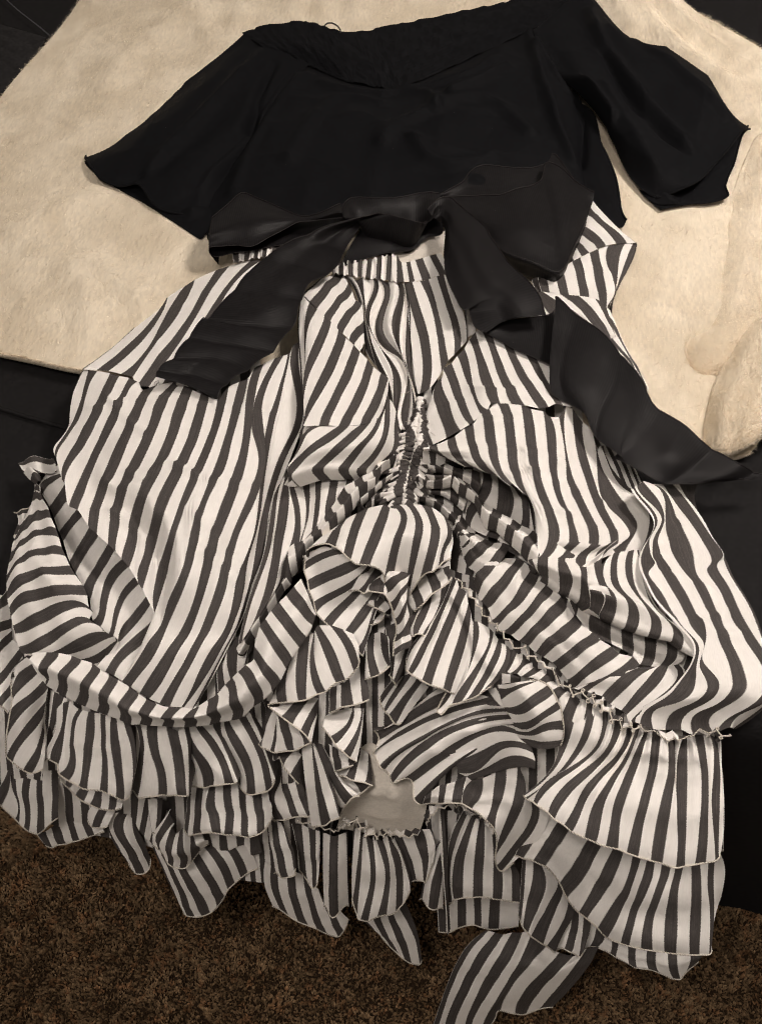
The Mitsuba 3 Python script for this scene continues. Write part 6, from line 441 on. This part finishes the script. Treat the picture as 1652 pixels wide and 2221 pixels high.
    ('sash','bow_loop_front',[[6.5,7.5,7,6.5],[7,8,7.5,6],[6.5,7,6.5,5.5]],[(0,-8,-1175,6,-1154,21,-1132,36,-1114,51,-1103,66,-1095,81,-1085),(1,72,-1187,78,-1154,85,-1118,92,-1087,99,-1063,107,-1043,114,-1020),(2,123,-1186,133,-1147,141,-1104,145,-1064,147,-1032,147,-1006,145,-976),(3,158,-1207,170,-1161,181,-1111,187,-1063,189,-1026,188,-994,185,-957),(4,187,-1223,202,-1172,214,-1118,223,-1066,225,-1023,224,-986,221,-944),(5,216,-1257,230,-1195,243,-1132,252,-1071,258,-1021,262,-976,264,-927),(6,233,-1343,247,-1269,259,-1194,270,-1124,279,-1065,287,-1012,293,-955),(7,274,-1321,285,-1264,294,-1206,301,-1151,305,-1103,307,-1060,307,-1014),(8,311,-1278,320,-1247,327,-1217,331,-1185,332,-1155,331,-1129,328,-1099),(9,357,-1245,356,-1232,355,-1222,353,-1210,350,-1198,348,-1188,345,-1176)],dict(tuck='b1',wr=0.6,mat='ribbon')),
    ('sash','bow_loop_back',[[6.8,6.8,6.5],[6.6,6.6,6.5]],[(0,243,-1386,238,-1370,233,-1353),(1,255,-1380,253,-1356,251,-1332),(2,269,-1353,270,-1334,271,-1316),(3,290,-1317,292,-1306,294,-1296),(4,308,-1284,310,-1281,312,-1278)],dict(wr=0.2,mat='ribbon')),
    ('sash','tail',[[9,9,8.83,8.5],[8.5,9.5,9,8.5],[8,9,8.5,7.5],[7,8,8,7]],[(0,-53,-1053,-47,-1051,-41,-1047,-35,-1048,-27,-1052,-20,-1064),(.5,-29,-1101,-28,-1088,-26,-1073,-22,-1063,-17,-1055,-11,-1052),(1,-1,-1108,-2,-1085,-3,-1061,-3,-1044,-3,-1027,-4,-1016),(2,43,-1061,33,-1026,24,-993,16,-970,8,-948,1,-931),(3,86,-1017,70,-977,55,-942,39,-920,23,-898,7,-883),(4,114,-963,97,-922,79,-886,60,-863,41,-841,22,-824),(5,154,-893,132,-859,111,-828,90,-809,68,-787,47,-769),(6,194,-849,167,-823,140,-798,115,-781,91,-759,67,-738),(7,222,-810,193,-792,163,-776,134,-770,105,-760,76,-751),(8,238,-780,207,-763,175,-750,144,-753,111,-751,78,-751),(9,246,-749,215,-738,185,-728,155,-730,126,-719,96,-707),(9.5,250,-736,222,-730,194,-724,167,-728,142,-714,119,-696)],dict(wr=0.6,mat='ribbon')),
    ('sash','tail_fold',[[6.5,6.5,6.5],[6,6,6]],[(0,99,-717,105,-715,111,-715,117,-715,122,-713),(1,134,-732,138,-721,143,-713,147,-704,152,-694),(2,169,-753,174,-730,180,-710,186,-690,192,-669),(3,207,-764,213,-734,219,-707,225,-680,231,-652),(4,253,-779,257,-741,260,-706,263,-672,266,-636),(5,272,-799,275,-756,277,-716,280,-677,283,-637)],dict(wr=0.4,mat='ribbon')),
    ('sash','tail',[[8,7.5,7,6.5,5,3.5],[7.5,7.5,7,6.5,5,3.5],[6.8,7,6.5,6,5,3.5]],[(0,268,-798,270,-752,268,-710,267,-666,266,-625,267,-587,270,-547),(.3,275,-800,276,-750,276,-703,273,-655,272,-609,275,-568,279,-524),(1,308,-771,302,-723,297,-677,292,-630,291,-586,298,-547,311,-509),(2,367,-718,358,-672,348,-628,336,-585,328,-545,331,-508,346,-474),(3,403,-678,394,-634,384,-591,372,-550,361,-512,356,-475,361,-438),(4,430,-650,425,-605,418,-561,405,-520,391,-483,383,-447,386,-409),(5,452,-619,450,-573,445,-529,436,-486,426,-447,422,-410,428,-373),(6,497,-526,485,-497,473,-470,459,-444,445,-421,430,-402,414,-382),(7,546,-493,534,-466,520,-440,506,-416,491,-394,478,-375,465,-352),(8,588,-460,575,-437,562,-415,548,-393,535,-374,521,-358,506,-342),(9,634,-440,621,-422,607,-405,593,-388,579,-373,564,-360,548,-348),(10,673,-417,660,-404,647,-391,633,-380,619,-371,604,-364,590,-358),(11,710,-420,701,-411,692,-404,682,-398,672,-394,662,-391,652,-389),(12,742,-420,737,-412,729,-409,722,-407,715,-405,707,-403,700,-401)],dict(wr=0.8,mat='ribbon',waves=(0.5,2.6))),
    ('blanket','fleece',[[1.5,1.7,2,1.8,1.5],[1.5,1.8,2,2,1.6],[1.5,1.8,1.8,2,1.6],[1.4,1.7,1.8,1.8,1.5]],[(0,-1440,-3143,-1388,-2842,-1353,-2572,-1334,-2331,-1332,-2118,-1346,-1931,-1371,-1767,-1390,-1607,-1382,-1440,-1349,-1273,-1303,-1114,-1247,-966,-1180,-831,-1107,-710,-1059,-589),(.6,-1300,-3160,-1248,-2857,-1214,-2584,-1198,-2341,-1198,-2126,-1211,-1936,-1230,-1762,-1240,-1594,-1226,-1423,-1196,-1257,-1157,-1100,-1113,-953,-1065,-817,-1012,-690,-954,-573),(1.3,-1097,-3182,-1069,-2885,-1043,-2614,-1019,-2365,-998,-2136,-978,-1924,-959,-1728,-939,-1545,-919,-1374,-897,-1214,-876,-1064,-856,-924,-838,-792,-822,-669,-803,-551),(2.3,-713,-3230,-665,-2918,-626,-2634,-595,-2375,-570,-2138,-552,-1921,-539,-1721,-530,-1536,-526,-1366,-523,-1207,-523,-1058,-523,-920,-524,-789,-523,-666,-521,-550),(3.5,-251,-3283,-227,-2967,-207,-2680,-190,-2418,-176,-2177,-166,-1956,-157,-1753,-152,-1566,-148,-1393,-146,-1230,-144,-1078,-144,-935,-145,-801,-146,-676,-147,-557),(4.7,209,-3355,225,-3024,237,-2722,246,-2447,252,-2197,255,-1967,255,-1757,254,-1563,250,-1383,246,-1215,241,-1059,236,-914,230,-778,225,-651,220,-530),(5.7,367,-3047,420,-2779,462,-2526,493,-2288,514,-2066,528,-1859,536,-1666,538,-1485,536,-1317,531,-1160,524,-1012,516,-875,506,-747,496,-625,486,-511),(6.3,469,-2796,555,-2602,624,-2404,678,-2204,717,-2007,742,-1816,757,-1634,761,-1460,759,-1296,750,-1142,737,-997,721,-862,702,-735,681,-615,659,-502),(7,511,-2719,589,-2500,692,-2354,803,-2252,904,-2137,978,-1985,1020,-1806,1029,-1615,1015,-1429,990,-1255,957,-1093,918,-943,873,-805,821,-680,753,-576)],dict(tuck='a0a1b1',wr=6,mat='fleece',step=6)),
    ('blanket','fold',[[1.8,1.8,1.8,1.8,1.8,1.6],[2.7,3,3.1,3.1,2.5,1.5],[2.7,3.1,3.3,3.3,2.5,1.4]],[(0,955,-1734,947,-1672,937,-1605,930,-1545,924,-1494,919,-1444,914,-1395),(1,841,-1718,850,-1637,857,-1552,867,-1477,879,-1412,891,-1349,902,-1288),(2,806,-1639,822,-1617,837,-1588,854,-1569,875,-1562,895,-1557,916,-1553),(3,760,-1485,781,-1470,800,-1448,821,-1435,844,-1432,867,-1428,891,-1425),(4,717,-1320,739,-1306,760,-1286,783,-1276,808,-1277,833,-1279,859,-1283),(5,696,-1187,717,-1174,737,-1155,758,-1146,782,-1147,806,-1149,830,-1152),(6,666,-1043,687,-1019,706,-992,728,-977,753,-973,778,-971,803,-971),(7,636,-939,654,-912,672,-886,695,-873,720,-872,745,-875,771,-879),(8,603,-867,616,-839,631,-814,651,-801,674,-799,697,-801,720,-804),(9,590,-816,600,-792,612,-770,628,-758,648,-757,668,-760,689,-765),(10,595,-781,602,-767,610,-754,620,-746,633,-742,646,-742,659,-742)],dict(tuck='b0',wr=3,mat='fleece',step=6)),
    ('blanket','fold',[[2.2,2.2,2.2,2.2,2.2,2],[4.2,4.5,4.5,4.2,4,3.6],[5.5,5.8,5.5,5,4.6,4],[4.6,4.8,4.8,4.5,4,3.2],[2.2,3,3.5,3.5,3,2]],[(0,625,-533,642,-481,673,-477,700,-487,738,-529,779,-574,831,-630),(1,632,-597,644,-532,673,-511,701,-513,741,-554,781,-597,829,-652),(2,651,-690,654,-614,676,-575,706,-564,746,-593,785,-629,828,-679),(3,675,-759,684,-691,707,-653,736,-635,775,-653,814,-679,857,-716),(4,703,-846,715,-781,739,-744,768,-723,807,-731,846,-746,890,-774),(5,729,-916,755,-882,783,-860,813,-841,850,-841,887,-843,928,-855),(6,776,-945,797,-921,822,-908,847,-897,880,-904,913,-907,948,-915)],dict(tuck='b0a0a1',wr=3,mat='fleece')),
    ('dark_cloth','',[[.5,.5,.5,.4],[.6,.9,.7,.4],[.4,.5,.5,.3]],[(0,-1656,-2053,-1598,-2026,-1540,-2003,-1485,-1985,-1431,-1969,-1377,-1949),(1,-1624,-1971,-1573,-1956,-1520,-1935,-1470,-1912,-1423,-1894,-1376,-1876),(2,-1593,-1891,-1548,-1881,-1500,-1863,-1455,-1841,-1413,-1824,-1371,-1806),(3,-1567,-1824,-1529,-1822,-1489,-1810,-1448,-1785,-1410,-1758,-1371,-1735),(4,-1535,-1740,-1502,-1731,-1468,-1722,-1436,-1711,-1405,-1699,-1373,-1686),(5,-1499,-1648,-1475,-1648,-1450,-1645,-1423,-1633,-1397,-1614,-1371,-1591)],dict(tuck='a0a1',mat='cloth',waves=(0.3,1.0))),
    ('skirt','underlayer',[[.6,.6],[1,1],[.4,.4]],[(.0,-824,42,-818,74,-813,104,-810,134,-807,164,-806,194,-805,225,-807,260,-811,300,-820,351,-832,410,-843,471,-853,532),(3.4,-738,48,-728,83,-720,116,-714,149,-709,182,-706,217,-706,254,-710,297,-720,352,-733,419,-746,489,-760,561,-773,634),(6.8,-629,82,-622,115,-617,147,-612,179,-609,211,-608,246,-609,285,-613,333,-622,393,-631,459,-640,528,-649,598,-658,669),(10.2,-497,127,-493,157,-490,186,-488,216,-486,247,-486,281,-488,321,-492,372,-498,430,-504,491,-510,554,-515,618,-520,683),(13.6,-374,143,-370,172,-367,201,-365,231,-364,264,-363,300,-365,344,-369,398,-374,457,-379,519,-384,584,-388,650,-393,716),(17,-267,107,-262,138,-258,169,-255,201,-252,233,-250,269,-249,310,-251,362,-253,424,-255,490,-258,558,-260,628,-262,698)],dict(wr=1.2)),
    ('skirt','underlayer',[[1,1],[1.2,1.2],[.5,.5]],[(.0,-319,77,-312,108,-306,138,-301,168,-296,199,-292,232,-289,267,-287,308,-287,359,-288,421,-290,486,-291,554,-292,625,-293,697,-293,770),(4.5,-225,-15,-217,27,-210,66,-204,102,-198,138,-193,173,-188,210,-185,250,-182,296,-181,356,-182,430,-182,507,-182,588,-182,672,-181,757),(9,-114,-77,-109,-47,-105,-18,-100,9,-95,35,-91,59,-88,82,-84,104,-81,127,-78,149,-76,173,-73,197,-71,224,-69,252,-68,282)],dict(wr=1.2)),
    ('skirt','underlayer',[[1.5,1.5],[1.2,1.2],[.6,.6]],[(.0,-129,-69,-123,-43,-117,-19,-112,5,-106,27,-101,47,-97,68,-93,88,-89,107,-85,127,-82,147,-79,168,-76,190,-73,213,-70,236),(4,-25,-84,-21,-54,-17,-26,-14,1,-10,26,-6,49,-3,72,0,95,3,117,6,139,9,162,11,186,14,211,16,238,19,267),(8,79,-166,84,-125,88,-85,93,-47,97,-10,101,24,104,56,106,86,109,116,111,146,113,177,114,209,116,245,117,285,119,333),(12,209,-70,206,-32,204,3,202,35,200,65,200,94,199,122,199,151,199,181,200,212,201,246,202,285,204,332,207,389,209,449)],dict(wr=1.2)),
    ('skirt','underlayer',[[1,1],[1,1],[.3,.3]],[(.0,123,24,128,56,133,86,138,116,143,146,148,176,153,207,158,240,163,277,169,323,175,381,181,444,188,509,195,576,201,644),(4,239,9,242,47,245,83,248,118,252,153,257,188,262,226,268,267,276,315,285,380,295,453,305,529,316,609,328,691,339,775),(8,373,68,376,99,379,129,382,160,386,191,391,224,397,260,403,301,412,352,423,414,434,480,445,549,457,621,469,695,481,769),(12,502,88,504,115,507,142,510,169,514,197,519,226,524,258,531,293,540,335,552,389,564,446,577,507,590,569,603,632,616,695),(16,621,94,625,118,629,141,633,164,637,188,642,213,647,239,653,268,660,300,668,340,679,389,690,440,700,493,711,546,721,599)],dict(wr=1.2)),
    ('skirt','underlayer',[[2,2],[1.6,1.6],[1.5,1.5]],[(.0,-301,-313,-292,-281,-284,-251,-276,-221,-268,-191,-260,-161,-252,-131,-245,-102,-238,-74,-231,-45),(4.5,-161,-365,-154,-337,-146,-309,-140,-282,-134,-255,-129,-227,-125,-200,-120,-173,-117,-146,-113,-119),(9,-32,-384,-28,-352,-24,-322,-20,-292,-16,-262,-12,-232,-8,-202,-5,-173,-1,-145,3,-116),(13.5,143,-375,147,-344,150,-314,152,-284,154,-254,154,-224,154,-194,153,-165,151,-137,150,-108),(18,318,-273,322,-234,325,-197,325,-160,324,-124,320,-87,315,-51,308,-17,301,15,294,44),(22.5,483,-216,486,-175,488,-135,487,-96,482,-57,471,-19,457,14,442,44,427,72,412,99),(27,609,-167,608,-132,607,-99,606,-66,602,-33,597,-2,590,27,581,53,571,78,560,102)],dict(wr=1.2)),
    ('skirt','underlayer',[[1.6,1.6],[1.6,1.6],[1.6,1.6]],[(.0,234,-796,256,-745,276,-696,297,-647,317,-600,336,-554,354,-509,373,-465,390,-422,407,-380,423,-339,439,-299,455,-259,469,-220,484,-183),(2.5,301,-805,320,-754,339,-704,357,-655,375,-607,393,-561,410,-516,426,-471,443,-428,458,-386,474,-345,489,-305,504,-265,518,-227,532,-189),(5,339,-811,358,-759,376,-709,394,-660,411,-612,428,-566,445,-521,461,-476,477,-433,492,-391,507,-350,522,-309,536,-270,550,-231,564,-194)],dict(wr=1.2)),
    ('skirt','underlayer',[[3,3],[3,3],[3,3]],[(.0,-71,-685,-66,-641,-60,-598,-55,-556,-49,-514),(2.5,12,-697,19,-653,25,-610,32,-568,39,-527)],dict(wr=0.3)),
    ('skirt','underlayer',[[3,3],[3,3],[3,3]],[(.0,91,-761,95,-709,100,-658,104,-609,108,-560,112,-513,116,-467),(3.5,203,-777,206,-724,209,-673,212,-624,215,-575,218,-528,221,-482),(7,337,-717,341,-675,345,-634,349,-594,353,-555,357,-516,360,-479)],dict(wr=0.3)),
    ('skirt','underlayer',[[3.4,3.4],[3.4,3.6],[3.4,3.4]],[(.0,-641,-597,-635,-572,-628,-548,-620,-524,-611,-500,-602,-477,-592,-455),(3,-544,-664,-534,-625,-525,-586,-515,-549,-504,-514,-492,-480,-480,-447),(6,-436,-788,-420,-729,-405,-671,-390,-616,-375,-564,-362,-514,-348,-465)],dict(wr=0.3)),
    ('skirt','waistband_lining',[[4.2,4.2],[3.9,3.9]],[(0,-137,-1017,-129,-985,-121,-955),(1,-94,-1034,-88,-1008,-81,-982),(2,-61,-1061,-54,-1032,-47,-1003),(3,-30,-1082,-23,-1053,-16,-1024),(4,-10,-1102,-5,-1072,0,-1043)],dict(wr=0.5,mat='lining')),
]
blanket_pos = []
for pc in PIECES:
    pos = sheet(*pc)
    if pc[0] == 'blanket': blanket_pos.append(pos)

# fleece pile, a thin fuzz over the whole blanket
fv, ff, fc, base = [], [], [], 0
for pos in blanket_pos:
    a, b = pos.shape[:2]
    m = 60000 if base == 0 else 14000
    i, j = rng.uniform(0, a - 1.001, m), rng.uniform(0, b - 1.001, m)
    e = rng.random(m) < .25
    i = np.where(e & (rng.random(m) < .4), rng.choice([2.0, a - 4.0], m), i); j = np.where(e & (rng.random(m) < .5), b - 4.0, j)
    i0, j0 = i.astype(int), j.astype(int)
    wi, wj = (i - i0)[:, None], (j - j0)[:, None]
    pt = pos[i0, j0]*(1-wi)*(1-wj) + pos[i0+1, j0]*wi*(1-wj) + pos[i0, j0+1]*(1-wi)*wj + pos[i0+1, j0+1]*wi*wj
    nn = np.cross(pos[i0+1, j0] - pos[i0, j0], pos[i0, j0+1] - pos[i0, j0]); nn /= np.linalg.norm(nn, axis=1, keepdims=True) + 1e-9
    nn *= np.sign(nn[:, 2:3] + .2)
    comb = np.array([.5, -.35, 0]) + 1.2*np.stack([nnoise(pt/.03, 81) - .5, nnoise(pt/.03, 82) - .5, 0*pt[:, 0]], -1) + rng.normal(0, .35, (m, 3))
    d = nn*.8 + comb*.9; d /= np.linalg.norm(d, axis=1, keepdims=True)
    ln = (rng.uniform(.002, .0042, m)*np.where(e, 1.7, 1.0))[:, None]; sd = np.cross(d, nn); sd /= np.linalg.norm(sd, axis=1, keepdims=True) + 1e-9
    fv.append(np.stack([pt - sd*.0003, pt + sd*.0003, pt + d*ln], 1).reshape(-1, 3)); ff.append(np.arange(m*3).reshape(-1, 3) + base)
    tn = rng.uniform(.95, 1.15, m)[:, None]*np.array([.74, .655, .525]); fc.append(np.repeat(tn, 3, 0)); base += m*3
scene['blanket__pile'] = mikit.ply(trimesh.Trimesh(np.vstack(fv), np.vstack(ff), process=False), 'fibre', smooth=False, color=np.vstack(fc))
labels['blanket__pile'] = {'kind': 'stuff', 'label': 'soft cream fleece fuzz'}

# ------------------------------------------------------------------ gathered seams, ruching, threads
def frill(k, c, h, amp=.0030, wave=.0115, width=.0058, sd=1):
    """Gathered seam allowance: a narrow frilled strip standing on the seam, with an overlocked edge."""
    g = np.random.default_rng(sd)
    line = curve3(c, h, .0009)
    t = np.gradient(line, axis=0); t /= np.linalg.norm(t, axis=1, keepdims=True)
    up = np.array([0, -.35, .94]); side = np.cross(t, up); side /= np.linalg.norm(side, axis=1, keepdims=True); nrm = np.cross(side, t)
    L = np.r_[0, np.cumsum(np.linalg.norm(np.diff(line, axis=0), axis=1))]
    ph = 2*np.pi*L/wave + 3.5*nnoise(np.stack([L/.02, 0*L, 0*L], -1), sd)*2
    am = amp*(.15 + 1.6*nnoise(np.stack([L/.016, 0*L, 0*L], -1), sd + 3))
    mid = line + side*(am*np.sin(ph))[:, None] + t*(am*.55*np.sin(2*ph))[:, None]
    lean = .3 + 1.5*(nnoise(np.stack([L/.022, 0*L, 0*L], -1), sd + 6) - .5)
    rows = [mid + nrm*(w*width)[None, None][0] + side*(w*width*lean)[:, None] for w in np.linspace(-.25, 1, 5)]
    v = np.stack(rows, 1)
    put(k, grid_mesh(v, np.stack(np.broadcast_arrays((L*32)[:, None], np.linspace(0, .006, 5)[None]), -1)), 'striped_cotton')
    put(k + '__hem', tube(v[:, -1] + nrm*.0003, .0007), 'thread')
frill(key('skirt__gathered_seam'), [(123,-40),(130,-31),(137,-23),(144,-15),(151,-7),(158,0),(165,6),(172,13),(178,19),(185,24),(191,30),(198,35),(205,40),(212,45),(220,49),(229,52),(238,55),(248,57),(257,59),(266,62),(275,65),(284,68),(292,71),(300,75),(308,79),(315,83),(322,87),(329,92),(336,96),(345,99),(354,100),(364,101),(374,101),(383,103),(392,105),(400,108),(408,112),(416,116),(424,119),(432,123),(440,126),(449,128),(458,130),(468,131),(477,132),(487,132),(497,132),(506,131),(516,131),(526,131),(535,132),(545,132),(554,130),(563,127),(573,126),(582,125),(592,126),(601,127),(610,130)], .072, sd=3)
frill(key('skirt__gathered_seam'), [(-141,407),(-130,408),(-119,410),(-107,413),(-96,416),(-85,417),(-74,417),(-62,413),(-53,400),(-45,384),(-35,374),(-24,374),(-13,380),(-4,389),(5,399),(16,405),(27,404),(38,398),(49,394),(60,391),(71,389),(82,386),(93,380),(103,371)], .036, amp=.0028, wave=.010, sd=5)
frill(key('skirt__gathered_seam'), [(109,344),(112,327),(118,314),(128,306),(139,301),(151,299),(163,300),(174,301),(186,304),(197,308),(208,314),(219,321),(229,330),(238,342)], .034, amp=.003, wave=.009, sd=8)
frill(key('skirt__gathered_seam'), [(-567,196),(-559,196),(-551,198)], .045, amp=.0025, wave=.006, sd=9)

g = np.random.default_rng(17)
line = curve3([(-5,-512),(-3,-494),(-2,-477),(-2,-460),(-1,-443),(-1,-426),(-1,-409),(-1,-393),(-2,-376),(-2,-360),(-3,-344),(-4,-328),(-4,-312),(-5,-297),(-6,-281),(-7,-266),(-7,-251),(-8,-235),(-8,-220),(-8,-206)], .052, .001)
Lr = np.r_[0, np.cumsum(np.linalg.norm(np.diff(line, axis=0), axis=1))]
tr = np.gradient(line, axis=0); tr /= np.linalg.norm(tr, axis=1, keepdims=True)
rolls = []
for sgn in (-1, 1):
    for q in np.arange(.002, Lr[-1], .0036):
        i = min(int(np.searchsorted(Lr, q + g.uniform(-.0006, .0006))), len(line) - 1)
        fr = q/Lr[-1]
        ln = (.005 + .022*np.clip((fr - .12)/.45, 0, 1))*g.uniform(.75, 1.3)
        an = np.radians((-8 + 52*fr) + g.normal(0, 4))          # the pleats fan downward towards the bottom of the seam
        dirn = np.array([sgn*np.cos(an), -np.sin(an), 0])
        a = np.linspace(0, 1, 16)[:, None]
        bend = g.normal(0, .25)
        c = line[i] + dirn*ln*a + np.array([dirn[1], -dirn[0], 0])*bend*ln*a*a + np.array([0, 0, 1])*(.0030*np.sin(np.pi*np.minimum(1, a*1.4))*(1 - a) - .006*a*a + g.uniform(-.0012, .0012)) + tr[i]*.0008*np.sin(a*g.uniform(4, 10) + g.uniform(0, 6))
        rad = g.uniform(.0022, .0034)*np.minimum(1, .45 + 2.2*a[:, 0])*(1 - .55*a[:, 0]**3)
        v_, f_, u_ = tube(c, rad, 8)
        u_ = np.stack([.50 + .45*nnoise(np.array([[q/.02, sgn*3., 0.]]), 5)[0] + u_[:, 0]/.0195 + .08*g.random(), u_[:, 1]*.02], -1)
        rolls.append((v_, f_, u_))
put('skirt__ruching', join(rolls), 'striped_cotton')
labels['skirt__gathering_thread'] = {'kind': 'stuff', 'label': 'short loose threads along the drawn-up seam'}
labels['skirt__ruching'] = {'label': 'tightly puckered drawn-up seam down the front'}
fl = []
for q in np.arange(0, Lr[-1], .0011):
    i = min(int(np.searchsorted(Lr, q)), len(line) - 1)
    if g.random() < .18:
        c0 = line[i] + np.array([g.normal(0, .008), g.normal(0, .003), .0045]); d = np.array([g.normal(0, 1), g.normal(0, 1), 0]); d /= np.linalg.norm(d)
        fl.append(tube(np.array([c0 - d*.003, c0 + [0, 0, .0006], c0 + d*.003]), .00028, 4))
put('skirt__gathering_thread', join(fl), 'thread')

put('blouse__hanger_loop', tube(curve3([(-467,-1937),(-450,-1960),(-427,-1945),(-414,-1905)], .064), .0011), 'dark_thread')
put('cord', tube(curve3([(-1631,-2215),(-1608,-2183),(-1583,-2155),(-1558,-2131),(-1534,-2108),(-1509,-2086),(-1484,-2065),(-1460,-2044),(-1436,-2024),(-1412,-2003),(-1389,-1982),(-1365,-1961),(-1342,-1939),(-1320,-1916),(-1298,-1890)], .006), .0011), 'grey_cord')
for c in ([(-580,-467),(-566,-456),(-551,-453)], [(-482,-428),(-460,-423),(-437,-418)]):
    fr = []
    for p_ in curve3(c, .060, .0012):
        if g.random() < .62:
            d = np.array([-.35 + g.normal(0, .25), -1 + g.normal(0, .2), -.25]); d /= np.linalg.norm(d)
            n_ = g.uniform(.006, .016)
            fr.append(tube(np.array([p_, p_ + d*n_*.5 + [0, 0, .001], p_ + d*n_ + [g.normal(0, .003), 0, -.003]]), .00022, 4))
    put(key('sash__fringe'), join(fr), 'dark_thread')
labels['sash__fringe'] = labels['sash__fringe_001'] = {'kind': 'stuff', 'label': 'frayed threads at the cut end of the left tail'}

# ------------------------------------------------------------------ names
labels['skirt'] = {'label': 'black and white vertically striped ruffled skirt hanging over the end of the bed', 'category': 'skirt'}
labels['blouse'] = {'label': 'black off-shoulder blouse with wide sleeves and smocked neckline on the cream blanket', 'category': 'blouse'}
labels['sash'] = {'label': 'wide black ribbed ribbon tied in a bow at the waist of the striped skirt', 'category': 'ribbon'}
labels['blanket'] = {'label': 'cream fleece blanket spread over the bed under the black blouse', 'category': 'blanket'}
labels['dark_cloth'] = {'label': 'crumpled pleated black cloth beside the blanket in the upper left corner', 'category': 'cloth'}
labels['cord'] = {'label': 'thin grey cord lying on the dark bedding in the upper left corner', 'category': 'cord'}
labels['skirt__lining'] = {'label': 'plain greyish lining showing in the gap between the front ruffles'}
labels['ceiling_lamp'] = {'label': 'round warm ceiling lamp above the middle of the bed', 'category': 'lamp'}
labels['ceiling_lamp_001'] = {'label': 'round warm ceiling lamp above the carpet at the foot of the bed', 'category': 'lamp'}
